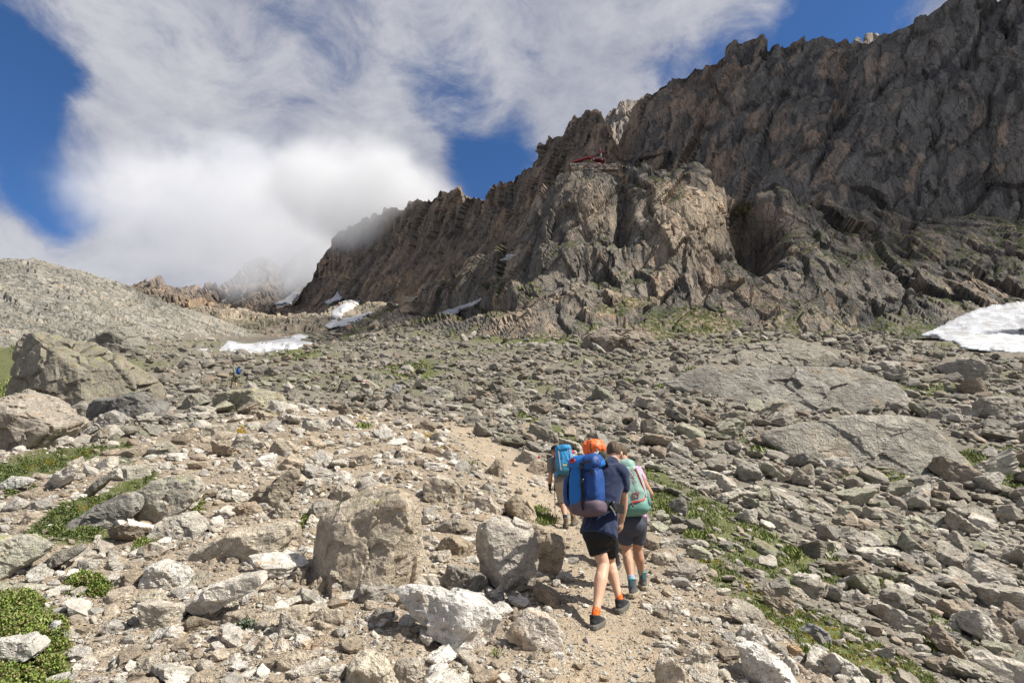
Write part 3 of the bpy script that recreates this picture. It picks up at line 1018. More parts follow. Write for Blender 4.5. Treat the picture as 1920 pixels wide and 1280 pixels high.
# outline, colour, lichen, label, options
HERO = [
    ([(574, 1096), (582, 1030), (600, 965), (655, 944), (702, 912), (750, 912), (790, 930), (797, 985), (793, 1040), (767, 1092), (670, 1108), (600, 1104)], (0.50, 0.43, 0.335), 0.85,
     'big square tan boulder with yellow lichen on top, centre foreground', dict(sub=6, thick=0.85, p=44, cuts=0, rough=0.55, front=[(-0.25, 0.25, -1, 0.46)])),
    ([(888, 1013), (893, 990), (930, 963), (947, 960), (997, 987), (1012, 1020), (1019, 1073), (973, 1108), (903, 1077)], (0.48, 0.44, 0.38), 0.05,
     'big rounded grey-white boulder beside the trail, left of the front hiker', dict(sub=6, thick=0.85, p=26, rough=0.5, cuts=2)),
    ([(985, 985), (1000, 982), (1053, 1005), (1071, 1022), (1040, 1064), (1010, 1078)], TAN, 0.0, 'tan overhanging boulder leaning behind the rounded grey-white boulder', dict(sub=5, thick=0.8)),
    ([(740, 1103), (773, 1095), (880, 1111), (913, 1117), (939, 1150), (913, 1222), (860, 1205), (773, 1150)], WHITE, 0.0,
     'long white slab lying in front of the big tan boulder', dict(sub=5, thick=0.45, flat=1, sink=0.1)),
    ([(944, 1190), (990, 1137), (1013, 1142), (1045, 1168), (1061, 1205), (1060, 1222), (1007, 1220)], (0.66, 0.60, 0.52), 0.0,
     'white triangular slab sunk in the trail left of the front shoe', dict(sub=5, thick=0.4, flat=1, sink=0.1)),
    ([(832, 1085), (843, 1055), (893, 1068), (917, 1080), (913, 1108), (893, 1117), (836, 1103)], GREYC, 0.1, 'grey layered block behind the long white slab', dict(sub=5, thick=0.7)),
    ([(636, 1300), (655, 1240), (672, 1218), (722, 1229), (752, 1275), (756, 1300)], (0.60, 0.535, 0.42), 0.0, 'pale cream boulder cut by the bottom edge of the picture', dict(sub=5, thick=0.8)),
    ([(722, 1290), (745, 1232), (790, 1225), (790, 1290)], (0.50, 0.44, 0.36), 0.0, 'striped tan slab right of the pale cream boulder at the bottom', dict(thick=0.5)),
    ([(785, 1285), (800, 1252), (835, 1238), (845, 1262), (842, 1290)], WHITE, 0.0, 'small white rock at the bottom edge below the long white slab', dict(thick=0.7)),
    ([(788, 905), (820, 884), (852, 900), (871, 915), (873, 952), (793, 930)], (0.47, 0.42, 0.34), 0.1, 'pale wedge boulder up-slope to the right of the big tan boulder', dict(sub=5, thick=0.7)),
    ([(941, 945), (970, 924), (997, 946), (1008, 964), (987, 978), (955, 968)], TAN, 0.05, 'tan pointed boulder above the rounded grey-white boulder', dict(sub=5)),
    ([(883, 932), (920, 929), (948, 957), (918, 962), (893, 950)], (0.50, 0.44, 0.36), 0.0, 'flat pale rock left of the tan pointed boulder', dict(thick=0.6)),
    ([(815, 1010), (853, 1001), (886, 1018), (886, 1040), (868, 1048), (825, 1030)], (0.42, 0.35, 0.26), 0.0, 'rough tan rock half buried left of the rounded grey-white boulder', dict()),
    ([(812, 985), (845, 970), (862, 975), (860, 995), (838, 1002)], GREYC, 0.1, 'grey streaked rock right of the big tan boulder top', dict()),
    ([(578, 1098), (600, 1077), (619, 1090), (613, 1110), (583, 1112)], TAN, 0.0, 'small tan stone at the left foot of the big tan boulder', dict()),
    ([(547, 1075), (560, 1062), (573, 1070), (573, 1095), (553, 1093)], (0.45, 0.38, 0.29), 0.0, 'upright tan stone left of the big tan boulder', dict()),
    ([(585, 1157), (600, 1138), (637, 1143), (645, 1160), (638, 1175), (600, 1176)], (0.42, 0.36, 0.28), 0.0, 'rounded tan stone below the big tan boulder', dict()),
    ([(742, 1128), (756, 1112), (768, 1122), (766, 1140), (750, 1143)], TAN, 0.0, 'small tan stone at the left end of the long white slab', dict()),
    ([(920, 1110), (940, 1095), (948, 1118), (938, 1130)], (0.60, 0.56, 0.50), 0.0, 'small white stone below the rounded grey-white boulder', dict()),
    ([(945, 1128), (960, 1106), (978, 1116), (978, 1136)], (0.27, 0.25, 0.22), 0.0, 'dark grey stone under the rounded grey-white boulder', dict()),
    ([(690, 1155), (705, 1140), (742, 1142), (735, 1168), (712, 1178)], GREYC, 0.1, 'grey streaked stone left of the long white slab', dict()),
    ([(660, 1172), (675, 1157), (690, 1168), (685, 1180), (668, 1180)], PALEC, 0.0, 'small pale stone between the rounded tan stone and the streaked one', dict()),
    ([(257, 925), (300, 894), (345, 890), (372, 893), (383, 910), (370, 937), (347, 947), (288, 981), (260, 957)], (0.47, 0.44, 0.37), 0.75,
     'broad flat slab with yellow lichen above the white rock, left foreground', dict(sub=5, thick=0.7, flat=1)),
    ([(85, 993), (127, 973), (180, 948), (240, 922), (258, 927), (262, 957), (227, 983), (160, 989)], (0.30, 0.285, 0.255), 0.2, 'long dark tilted slab propping the lichen slab on its left', dict(sub=5, thick=0.45)),
    ([(290, 992), (307, 970), (360, 957), (393, 983), (375, 1002), (333, 1014)], (0.53, 0.49, 0.42), 0.05, 'pale grey boulder wedged under the lichen slab', dict(sub=5)),
    ([(330, 1052), (383, 1017), (437, 990), (547, 975), (558, 1000), (520, 1035), (467, 1048), (390, 1056)], (0.50, 0.44, 0.35), 0.05, 'wide tan slab lying flush in the soil left of the big boulder', dict(sub=5, thick=0.5, flat=1, sink=0.05)),
    ([(259, 1098), (280, 1057), (313, 1047), (353, 1060), (363, 1088), (350, 1103), (267, 1105)], (0.64, 0.61, 0.55), 0.0, 'white domed rock with black specks in the left foreground', dict(sub=5, thick=0.8)),
    ([(303, 1164), (327, 1137), (400, 1095), (460, 1073), (493, 1067), (503, 1083), (470, 1107), (367, 1151)], (0.62, 0.57, 0.49), 0.0, 'long narrow pale slab pointing up to the right, left foreground', dict(sub=5, thick=0.35, flat=1, sink=0.1)),
    ([(-40, 1010), (10, 1000), (57, 998), (101, 1023), (60, 1047), (-10, 1090), (-40, 1090)], (0.46, 0.44, 0.36), 1.0, 'yellow lichen slab at the left edge of the picture', dict(sub=5, thick=0.7, flat=1)),
    ([(-30, 1092), (40, 1090), (100, 1100), (60, 1108), (-30, 1112)], (0.47, 0.45, 0.36), 0.9, 'thin lichen slab under the yellow slab at the left edge', dict(thick=0.5, flat=1)),
    ([(53, 1068), (110, 1033), (167, 1014), (171, 1027), (143, 1043), (90, 1072)], GREYC, 0.3, 'grey tilted slab right of the yellow lichen slab', dict(thick=0.5)),
    ([(138, 1078), (147, 1050), (187, 1046), (188, 1057), (167, 1074)], (0.50, 0.47, 0.41), 0.1, 'light grey flat rock above the round green cushion', dict(thick=0.7)),
    ([(-20, 1225), (7, 1187), (67, 1186), (91, 1207), (77, 1221), (-20, 1238)], (0.58, 0.55, 0.49), 0.1, 'pale rock sitting in the green mat, bottom left', dict(sub=5, thick=0.8, flat=1)),
    ([(87, 1165), (104, 1161), (126, 1188), (112, 1194)], (0.50, 0.50, 0.49), 0.0, 'small blue-grey rock at the edge of the green mat', dict(thick=0.6)),
    ([(231, 1262), (277, 1230), (300, 1228), (298, 1247), (247, 1269)], (0.52, 0.46, 0.37), 0.0, 'tan wedge stone alone on gravel near the bottom left', dict()),
    ([(72, 1290), (90, 1268), (120, 1264), (128, 1290)], (0.58, 0.55, 0.49), 0.0, 'pale stone cut by the bottom edge beside the green mat', dict()),
    ([(472, 1168), (483, 1153), (530, 1143), (573, 1135), (578, 1153), (553, 1184), (513, 1181)], (0.50, 0.43, 0.33), 0.0, 'tan wedge rock below the wide flush slab', dict(sub=5)),
    ([(473, 1218), (497, 1189), (511, 1213), (493, 1231)], (0.52, 0.45, 0.35), 0.0, 'pale pyramid stone below the tan wedge rock', dict()),
    ([(508, 1210), (525, 1195), (542, 1205), (540, 1222), (518, 1224)], PALEC, 0.0, 'pale grey stone right of the pyramid stone', dict()),
    ([(506, 1242), (547, 1217), (590, 1227), (594, 1250), (540, 1258)], (0.45, 0.38, 0.29), 0.0, 'low brown rock at the bottom left of the cream boulder', dict()),
    ([(597, 1268), (615, 1250), (648, 1243), (650, 1260), (632, 1276)], PALEC, 0.0, 'flat pale stone left of the cream boulder', dict(thick=0.7)),
    ([(447, 940), (517, 893), (560, 874), (569, 890), (547, 927), (493, 951)], (0.33, 0.285, 0.22), 0.1, 'dark pointed slab leaning up to the right above the flush slab', dict(sub=5, thick=0.5)),
    ([(560, 922), (573, 897), (620, 894), (624, 910), (580, 928)], (0.50, 0.46, 0.39), 0.05, 'oval pale rock right of the dark pointed slab', dict()),
    ([(610, 930), (635, 906), (668, 915), (676, 930), (650, 943), (620, 941)], (0.46, 0.41, 0.33), 0.1, 'rounded tan rock behind the big boulder top', dict()),
    ([(415, 965), (450, 945), (477, 938), (494, 957), (473, 968)], (0.43, 0.35, 0.26), 0.0, 'tan block below the dark pointed slab', dict(thick=0.6)),
    ([(514, 942), (527, 934), (547, 958), (543, 974), (524, 964)], (0.42, 0.38, 0.31), 0.1, 'upright rounded stone right of the tan block', dict()),
    ([(576, 960), (590, 938), (622, 940), (628, 962), (590, 980)], (0.34, 0.31, 0.27), 0.1, 'grey block behind the left shoulder of the big boulder', dict()),
    ([(211, 878), (222, 868), (277, 872), (285, 890), (240, 900), (213, 898)], (0.44, 0.41, 0.34), 0.5, 'squarish boulder behind the broad lichen slab', dict()),
    ([(140, 930), (180, 900), (212, 885), (212, 900), (190, 915), (160, 935)], GREYC, 0.1, 'grey slab leaning left of the squarish boulder', dict(thick=0.5)),
    ([(-10, 910), (27, 892), (57, 897), (61, 905), (20, 919), (-10, 920)], (0.50, 0.49, 0.45), 0.1, 'flat grey rock at the left edge above the green strip', dict(thick=0.7)),
    # left background boulders
    ([(36, 722), (40, 660), (46, 624), (66, 619), (130, 634), (175, 646), (240, 676), (300, 708), (316, 745), (250, 762), (150, 772), (50, 752)], (0.27, 0.245, 0.195), 0.9,
     'huge house-sized boulder with lichen on its long sloping top', dict(sub=6, thick=0.55, p=50, rough=0.9)),
    ([(-60, 772), (0, 750), (57, 736), (82, 740), (133, 760), (162, 788), (123, 816), (60, 832), (0, 842), (-60, 850)], (0.38, 0.335, 0.28), 0.1,
     'large smooth tan-grey boulder at the left edge below the huge one', dict(sub=6, thick=0.8)),
    ([(164, 777), (187, 746), (247, 736), (283, 732), (315, 754), (310, 775), (233, 792), (173, 788)], (0.20, 0.195, 0.18), 0.1, 'dark grey boulder in front of the huge lichen boulder', dict(sub=5, thick=0.7)),
    ([(181, 801), (193, 768), (213, 765), (236, 782), (234, 795), (200, 803)], (0.36, 0.34, 0.31), 0.05, 'grey block in front of the dark grey boulder', dict()),
    ([(122, 818), (143, 797), (173, 789), (188, 803), (157, 821)], (0.36, 0.34, 0.31), 0.05, 'grey rock at the right foot of the large smooth boulder', dict()),
    ([(155, 832), (203, 795), (220, 797), (236, 813), (213, 824)], (0.42, 0.39, 0.33), 0.3, 'pale triangular rock below the grey block', dict()),
    ([(75, 838), (100, 818), (126, 816), (130, 830), (95, 842)], PALEC, 0.0, 'pale rock below the large smooth boulder', dict()),
    ([(170, 643), (190, 623), (240, 617), (267, 635), (280, 655), (233, 664), (187, 652)], (0.24, 0.225, 0.19), 0.35, 'rounded brown-grey boulder standing behind the huge one', dict(sub=5)),
    ([(-20, 592), (20, 582), (47, 592), (53, 612), (30, 623), (-20, 615)], (0.27, 0.26, 0.23), 0.4, 'boulder on the grass at the left edge under the hillside', dict(sub=5)),
    ([(397, 759), (407, 737), (470, 726), (530, 736), (543, 760), (520, 773), (450, 768)], (0.34, 0.315, 0.24), 0.9, 'flat-topped lichen block below the distant hiker', dict(sub=5, thick=0.7, flat=1)),
    ([(336, 768), (350, 740), (377, 734), (399, 751), (377, 762)], (0.30, 0.285, 0.24), 0.4, 'grey leaning rock left of the flat-topped lichen block', dict()),
    ([(456, 728), (462, 712), (474, 716), (490, 730), (480, 738)], (0.45, 0.42, 0.37), 0.1, 'pale wedge rock just right of the distant hiker', dict()),
    ([(325, 782), (360, 762), (400, 757), (402, 772), (352, 786)], (0.42, 0.39, 0.33), 0.2, 'low flat rock in front of the grey leaning rock', dict(thick=0.8, flat=1)),
    ([(373, 818), (393, 797), (443, 793), (448, 813), (417, 822)], (0.46, 0.42, 0.34), 0.4, 'flat tan rock with yellow flowers at its right end', dict(thick=0.8, flat=1)),
    ([(435, 835), (447, 813), (470, 811), (491, 833), (467, 843)], (0.42, 0.38, 0.32), 0.1, 'grey-tan block right of the flat flowery rock', dict()),
    ([(274, 855), (287, 833), (320, 826), (338, 847), (310, 858)], (0.43, 0.40, 0.33), 0.5, 'lichen-dotted block left of the flat flowery rock', dict()),
    ([(563, 802), (573, 782), (600, 781), (624, 800), (597, 811)], (0.45, 0.42, 0.36), 0.3, 'rounded light rock on the crest right of the block', dict()),
    ([(503, 845), (520, 818), (563, 838), (547, 855)], (0.48, 0.42, 0.33), 0.0, 'low tan rock below the rounded crest rock', dict()),
    ([(557, 832), (583, 816), (612, 832), (603, 845)], (0.44, 0.38, 0.30), 0.0, 'tan wedge below the rounded crest rock on its right', dict()),
    ([(519, 872), (547, 846), (577, 866), (567, 882)], (0.45, 0.38, 0.29), 0.0, 'tan rock above the dark pointed slab', dict()),
    # centre
    ([(911, 882), (931, 858), (945, 859), (946, 893), (925, 893)], (0.38, 0.32, 0.24), 0.0, 'upright tan fang of rock on the bare trail slope', dict()),
    ([(965, 858), (984, 842), (1005, 850), (1018, 863), (1008, 871), (975, 866)], (0.38, 0.34, 0.28), 0.1, 'flat rock with a red paint spot left of the capped hiker', dict(thick=0.7)),
    ([(815, 724), (837, 706), (869, 712), (885, 738), (865, 744), (835, 738)], (0.25, 0.225, 0.185), 0.4, 'brown domed boulder in the middle of the talus', dict(sub=5)),
    ([(784, 738), (805, 722), (850, 733), (852, 745), (805, 746)], (0.37, 0.345, 0.30), 0.1, 'pale flat slab left of the brown domed boulder', dict(thick=0.8, flat=1)),
    ([(726, 736), (740, 720), (757, 722), (750, 734), (735, 742)], (0.33, 0.34, 0.35), 0.0, 'blue-grey tilted slab left of the pale flat slab', dict(thick=0.5)),
    ([(674, 722), (680, 708), (694, 712), (714, 724), (700, 730)], (0.36, 0.32, 0.25), 0.1, 'tan rock with a white and red paint mark', dict()),
    ([(684, 712), (695, 696), (712, 697), (715, 715), (700, 720)], (0.25, 0.25, 0.20), 0.3, 'green-grey block behind the paint-marked rock', dict()),
    ([(627, 735), (640, 712), (662, 708), (660, 720), (640, 738)], (0.23, 0.21, 0.175), 0.2, 'dark rock left of the paint-marked rock', dict()),
    ([(774, 800), (800, 785), (820, 796), (812, 808), (790, 808)], (0.27, 0.225, 0.17), 0.0, 'dark brown wedge at the top of the bare trail slope', dict()),
    ([(634, 770), (645, 750), (662, 770), (655, 780)], (0.25, 0.21, 0.165), 0.0, 'brown triangular rock on the crest', dict()),
    ([(624, 795), (628, 780), (645, 779), (666, 795), (660, 806), (640, 803)], (0.46, 0.43, 0.38), 0.1, 'elongated pale rock on the crest', dict()),
    ([(880, 775), (895, 763), (907, 778), (905, 784), (890, 783)], (0.42, 0.39, 0.33), 0.05, 'pale angular rock right of the crest on the trail side', dict()),
    ([(838, 845), (845, 828), (866, 842), (864, 849)], (0.38, 0.31, 0.23), 0.0, 'tan rock beside yellow flowers on the trail slope', dict()),
    ([(757, 838), (775, 825), (800, 836), (795, 848), (770, 848)], (0.45, 0.39, 0.31), 0.0, 'tan rock below the yellow flowers on the slope', dict()),
    # right of the trail
    ([(1216, 1058), (1222, 1036), (1254, 1031), (1275, 1046), (1262, 1061), (1230, 1062)], (0.47, 0.42, 0.34), 0.05, 'tan block right of the mint-pack hiker', dict(sub=5)),
    ([(1217, 1138), (1241, 1124), (1271, 1125), (1277, 1139), (1241, 1149)], (0.58, 0.53, 0.45), 0.0, 'flat pale plate of rock right of the front hiker feet', dict(sub=5, thick=0.7, flat=1)),
    ([(1383, 1212), (1405, 1202), (1430, 1210), (1475, 1246), (1520, 1300), (1405, 1300)], (0.68, 0.65, 0.60), 0.0, 'big white boulder at the bottom right of the trail', dict(sub=5, thick=0.7)),
    ([(1265, 1243), (1305, 1209), (1320, 1211), (1330, 1226), (1309, 1247)], (0.55, 0.49, 0.40), 0.0, 'pale angular rock left of the big white boulder', dict(sub=5)),
    ([(1225, 1290), (1235, 1222), (1252, 1225), (1300, 1270), (1300, 1300)], (0.52, 0.45, 0.36), 0.0, 'tan slope-side slab at the bottom right of the trail', dict(sub=5, thick=0.6)),
    ([(1445, 1100), (1470, 1087), (1500, 1104), (1513, 1116), (1500, 1127), (1470, 1118)], (0.50, 0.44, 0.35), 0.0, 'tan kite-shaped slab set in turf right of the trail', dict(sub=5, thick=0.6, flat=1)),
    ([(1571, 1118), (1605, 1102), (1632, 1120), (1625, 1140), (1590, 1135)], (0.42, 0.39, 0.34), 0.2, 'grey flat slab right of the kite-shaped slab', dict(sub=5, thick=0.7, flat=1)),
    ([(1628, 1140), (1636, 1120), (1660, 1134), (1680, 1156), (1665, 1168)], (0.46, 0.41, 0.34), 0.05, 'tan slab broken off the grey flat slab', dict(thick=0.7, flat=1)),
    ([(1537, 1234), (1560, 1222), (1605, 1246), (1620, 1272), (1597, 1280), (1560, 1262)], (0.56, 0.53, 0.47), 0.05, 'large pale rock near the bottom right with a rounded back', dict(sub=5)),
    ([(1352, 1135), (1380, 1120), (1430, 1142), (1445, 1170), (1420, 1178), (1385, 1158)], (0.50, 0.45, 0.37), 0.05, 'long tan rib of rock above the big white boulder', dict(sub=5, thick=0.6)),
    ([(1378, 1188), (1395, 1170), (1420, 1170), (1436, 1195), (1410, 1208)], (0.62, 0.58, 0.51), 0.0, 'white rock right above the big white boulder', dict()),
    ([(1500, 1180), (1520, 1165), (1548, 1182), (1562, 1205), (1540, 1205)], (0.30, 0.30, 0.31), 0.0, 'blue-grey slab in the flowery turf', dict(thick=0.6)),
    ([(1436, 1215), (1450, 1203), (1475, 1215), (1478, 1230), (1455, 1230)], GREYC, 0.1, 'grey stone right of the big white boulder', dict()),
    ([(1473, 1225), (1480, 1208), (1500, 1211), (1510, 1226), (1495, 1232)], (0.50, 0.36, 0.22), 0.0, 'rusty orange stone right of the grey stone', dict()),
    ([(1466, 1252), (1478, 1230), (1495, 1240), (1500, 1262), (1485, 1268)], (0.60, 0.56, 0.50), 0.0, 'white stone below the rusty orange stone', dict()),
    # talus and slabs, right
    ([(1404, 818), (1440, 800), (1537, 783), (1650, 772), (1744, 783), (1795, 826), (1868, 872), (1837, 898), (1669, 886), (1537, 872), (1440, 838)], (0.37, 0.345, 0.295), 0.15,
     'big smooth whaleback slab in the talus on the right', dict(sub=6, thick=0.75, flat=1, sink=0.5, rough=0.32, p=14, cuts=0, afr=(38, 56))),
    ([(1222, 716), (1324, 684), (1485, 682), (1612, 690), (1708, 726), (1702, 748), (1537, 770), (1425, 762), (1301, 738)], (0.335, 0.315, 0.275), 0.2,
     'upper stepped slab outcrop above the whaleback slab', dict(sub=6, thick=0.7, flat=1, sink=0.5, rough=0.5, p=18, cuts=0, afr=(36, 56))),
    ([(1310, 672), (1380, 648), (1500, 640), (1580, 655), (1585, 672), (1450, 688), (1350, 684)], (0.31, 0.285, 0.24), 0.3, 'long rib of rock below the cliff foot', dict(sub=6, thick=0.6, flat=1, sink=0.45, rough=0.7, afr=(30, 50))),
    ([(1404, 786), (1440, 761), (1477, 751), (1490, 776), (1462, 786)], (0.31, 0.285, 0.22), 0.5, 'olive block perched between the two slabs', dict(sub=5)),
    ([(1564, 683), (1590, 666), (1612, 668), (1617, 682), (1594, 690)], (0.26, 0.225, 0.185), 0.2, 'brown boulder perched above the stepped slab', dict(sub=5)),
    ([(1833, 768), (1841, 744), (1912, 742), (1925, 776), (1845, 788)], (0.35, 0.32, 0.27), 0.2, 'squarish boulder at the right edge above the whaleback slab', dict(sub=5)),
    ([(1731, 783), (1755, 761), (1800, 764), (1797, 789)], (0.31, 0.285, 0.245), 0.1, 'grey wedge left of the squarish boulder at the right', dict()),
    ([(1750, 686), (1807, 670), (1876, 686), (1876, 716), (1815, 718)], (0.30, 0.275, 0.235), 0.2, 'low outcrop under the right snow patch', dict(sub=5, sink=0.3, flat=1)),
    ([(1247, 674), (1270, 655), (1291, 674), (1270, 678)], (0.15, 0.135, 0.115), 0.1, 'dark triangular boulder above the left end of the stepped slab', dict()),
    ([(1085, 648), (1100, 628), (1150, 614), (1200, 618), (1215, 645), (1170, 664), (1110, 655)], (0.25, 0.215, 0.175), 0.35, 'knobbly brown outcrop at the foot of the buttress', dict(sub=6, rough=1.5, sink=0.3)),
    ([(1055, 724), (1087, 714), (1101, 733), (1075, 740)], (0.35, 0.32, 0.27), 0.1, 'flat-topped tan block mid talus left', dict()),
    ([(1160, 740), (1172, 732), (1190, 746), (1180, 752), (1164, 750)], (0.30, 0.27, 0.225), 0.1, 'cubic grey-brown block mid talus', dict()),
    ([(1265, 775), (1275, 758), (1290, 762), (1297, 782), (1280, 788)], (0.32, 0.275, 0.22), 0.0, 'rounded brown block left of the olive block', dict()),
    ([(1246, 782), (1255, 766), (1268, 772), (1268, 784)], (0.31, 0.275, 0.23), 0.0, 'brown block touching the rounded brown block', dict()),
    ([(1116, 778), (1135, 766), (1153, 776), (1140, 784)], (0.40, 0.37, 0.31), 0.0, 'pale angular block above the orange pack', dict()),
    ([(1778, 975), (1786, 950), (1845, 949), (1868, 972), (1866, 983), (1800, 983)], (0.36, 0.33, 0.28), 0.1, 'big brown-grey block in the right talus', dict(sub=5)),
    ([(1710, 950), (1716, 928), (1745, 926), (1750, 945), (1740, 955)], (0.37, 0.345, 0.30), 0.1, 'upright block left of the big brown-grey block', dict()),
    ([(1718, 985), (1728, 965), (1770, 958), (1782, 982), (1760, 990)], (0.37, 0.345, 0.295), 0.1, 'blocky boulder below the upright block', dict(sub=5)),
    ([(1655, 925), (1665, 903), (1700, 903), (1728, 918), (1720, 928)], (0.31, 0.285, 0.24), 0.1, 'dark-sided slab under the whaleback slab', dict(sub=5)),
    ([(1842, 1040), (1830, 1015), (1850, 1008), (1893, 1035), (1895, 1045)], (0.43, 0.40, 0.34), 0.1, 'broad pale slab in the right talus below the big block', dict(sub=5, thick=0.7)),
    ([(1710, 1040), (1718, 1025), (1770, 1055), (1768, 1068), (1730, 1062)], (0.46, 0.43, 0.37), 0.05, 'long pale tilted slab in the right talus', dict(sub=5, thick=0.6)),
    ([(1812, 1050), (1830, 1032), (1853, 1038), (1850, 1058), (1828, 1060)], (0.36, 0.345, 0.315), 0.1, 'grey rounded block in the right talus', dict()),
    ([(1852, 1110), (1858, 1092), (1875, 1088), (1887, 1104), (1882, 1120), (1862, 1120)], (0.42, 0.385, 0.33), 0.0, 'round tan boulder near the right edge', dict()),
    ([(1711, 1080), (1725, 1068), (1762, 1085), (1740, 1092)], (0.38, 0.34, 0.28), 0.0, 'tan wedge in the right talus', dict()),
    ([(1565, 1095), (1582, 1082), (1610, 1078), (1615, 1095), (1592, 1104)], (0.30, 0.29, 0.265), 0.2, 'dark grey block above the grey flat slab', dict()),
    ([(1770, 1178), (1790, 1158), (1802, 1180), (1788, 1186)], (0.36, 0.335, 0.29), 0.0, 'grey block in the lower right talus', dict()),
    ([(1862, 1200), (1870, 1155), (1895, 1165), (1908, 1200), (1885, 1205)], (0.48, 0.41, 0.33), 0.0, 'pinkish slab near the right edge of the lower talus', dict(thick=0.6)),
    ([(1245, 845), (1258, 826), (1290, 838), (1295, 856), (1268, 860)], (0.37, 0.345, 0.30), 0.1, 'rounded grey block in the talus above the mint-pack hiker', dict()),
    ([(1430, 985), (1445, 960), (1475, 970), (1488, 995), (1465, 1000)], (0.38, 0.35, 0.30), 0.1, 'grey-tan boulder at the edge of turf and talus', dict(sub=5)),
    ([(1468, 975), (1490, 955), (1540, 965), (1545, 985), (1500, 990)], (0.39, 0.36, 0.31), 0.1, 'broad block right of the grey-tan boulder', dict(sub=5)),
]
HERO_BOX = []
LAND = []
for i, (poly, tint, lich, label, opt) in enumerate(HERO):
    poly = [(float(a), float(b)) for a, b in poly]
    yb = max(b for a, b in poly)
    xb = np.mean([a for a, b in poly if b > yb - 14])
    ylim = min(max(yb - 2, 600), 1420)
    loc, nor, D0 = hit(xb, ylim)
    if loc is None:
        continue
    big_one = (max(a for a, b in poly) - min(a for a, b in poly)) > 420
    wide = max(a for a, b in poly) - min(a for a, b in poly)
    opt = dict(opt, sub=min(opt.get('sub', 5), 6 if wide > 110 else (5 if wide > 62 else 4)))
    P, Fc, C, rr, dims = outline_rock(poly, D0, 1000 + 7 * i, **opt)
    rs = np.random.RandomState(i)
    mat = (M_SLAB if big_one or 'rib of rock below' in label else M_TALUS) if D0 > 24 else M_ROCK
    nm = 'flat_boulder' if 'slab' in label else ('rock_outcrop' if ('outcrop' in label or 'rib of' in label) else None) or ('boulder' if 'boulder' in label else ('stone' if 'stone' in label else 'rock'))
    me = mesh_np(nm, P, Fc, mat, rock_tint(tint, rr, rs, lich), False)
    link(nm, me, label=label, cat=nm.replace('_', ' '), group=None, loc=C)
    xs_, ys_ = [a for a, b in poly], [b for a, b in poly]
    HERO_BOX.append((min(xs_), min(ys_), max(xs_), max(ys_), poly))
    LAND.append((np.mean(xs_), np.mean(ys_), label))

# ------------------------------------------------------------------ loose rock: outlines sampled over the slope, largest as single rocks
PROTO = []
rs = np.random.RandomState(77)
for k in range(40):
    asp = np.array([1.0, rs.uniform(0.55, 0.9), rs.uniform(0.28, 0.62)])
    kind = 'flat' if asp[2] < 0.40 else ('blocky' if asp[2] > 0.52 else 'angular')
    planes = []
    for ax in range(3):
        for sg in (-1, 1):
            v = rs.normal(0, 0.28, 3)
            v[ax] = sg
            planes.append((v, asp[ax] * 0.5 * rs.uniform(0.8, 1.1)))
    for j in range(rs.randint(3, 7)):
        v = rs.normal(0, 1, 3)
        v /= np.linalg.norm(v)
        planes.append((v, np.linalg.norm(v * asp) * 0.5 * rs.uniform(0.78, 1.0)))
    PROTO.append((asp, kind, planes))


def proto_mesh(k, sub, p, rough=0.0, seed=0):
    asp, kind, planes = PROTO[k]
    dirs, Fc = ICO[sub]
    d = dirs * asp
    d = d / np.linalg.norm(d, axis=1, keepdims=True)
    P = d * rock_surface(d, planes, p)[:, None]
    r = None
    if rough:
        P, r1, r2 = roughen(P, 0.6, seed, rough)
        r = (r1, r2)
    return P, Fc, r


LOW = [proto_mesh(k, 1, 40)[:2] for k in range(40)]
MED = [proto_mesh(k, 2, 40)[:2] for k in range(40)]
HIG = [proto_mesh(k, 3, 36, 0.9, 50 + k)[:2] for k in range(40)]


def talus_size(px, py):
    return np.interp(py, [600, 630, 660, 700, 750, 800, 880, 1000, 1100, 1280], [4.2, 5.0, 6.0, 7.6, 9.5, 11.5, 14.5, 17.5, 20, 25])


def fg_size(px, py):
    return np.interp(py, [760, 800, 850, 950, 1100, 1280], [9, 10, 11, 12, 13, 16])


PEOPLE_BOX = [(1096, 1105, 1182, 1190), (1170, 1060, 1220, 1120), (1028, 960, 1086, 1000), (1138, 1040, 1172, 1075), (425, 712, 460, 735)]
rs = np.random.RandomState(5)
cand = []
for (y0, y1, x0, x1, n) in [(598, 640, 560, 1990, 5600), (640, 680, 240, 1990, 6200), (680, 740, 60, 1990, 7400), (740, 800, 60, 1990, 6200), (800, 900, -60, 1990, 7400), (900, 1030, -60, 1990, 7000), (1030, 1150, -60, 1990, 5600), (1150, 1330, -60, 1990, 6000)]:
    cand.append(np.stack([rs.uniform(x0, x1, n), rs.uniform(y0, y1, n)], 1))
cand = np.concatenate(cand)
zf_, zg_, zt_ = ground_zones(cand[:, 0], cand[:, 1])
big_ = np.exp(rs.normal(-0.12, 0.62, len(cand)))
wpx = np.where(zf_ > 0.5, fg_size(cand[:, 0], cand[:, 1]), talus_size(cand[:, 0], cand[:, 1])) * big_
wpx = np.minimum(wpx, np.interp(cand[:, 1], [600, 700, 800, 1000, 1280], [16, 30, 42, 62, 84]))
wpx = np.where((zf_ > 0.5), wpx * (1 - 0.5 * zt_), wpx)
prob = np.where(zf_ > 0.5, 0.74 * (1 - 0.55 * zt_) * (1 - 0.35 * sstep(cand[:, 1], 1040, 1150) * (1 - sstep(cand[:, 0], 500, 1000))), 1.0) * (1 - 0.86 * np.clip(zg_, 0, 1))
prob = np.where((zg_ > 0.7) & (cand[:, 0] < 320) & (cand[:, 1] > 820), prob * 0.25, prob)
band = (1 - sstep(np.abs(cand[:, 1] - crest_y(cand[:, 0]) + 55), 30, 95)) * sstep(cand[:, 0], 1050, 1200)
wpx = wpx * (1 - 0.35 * band)
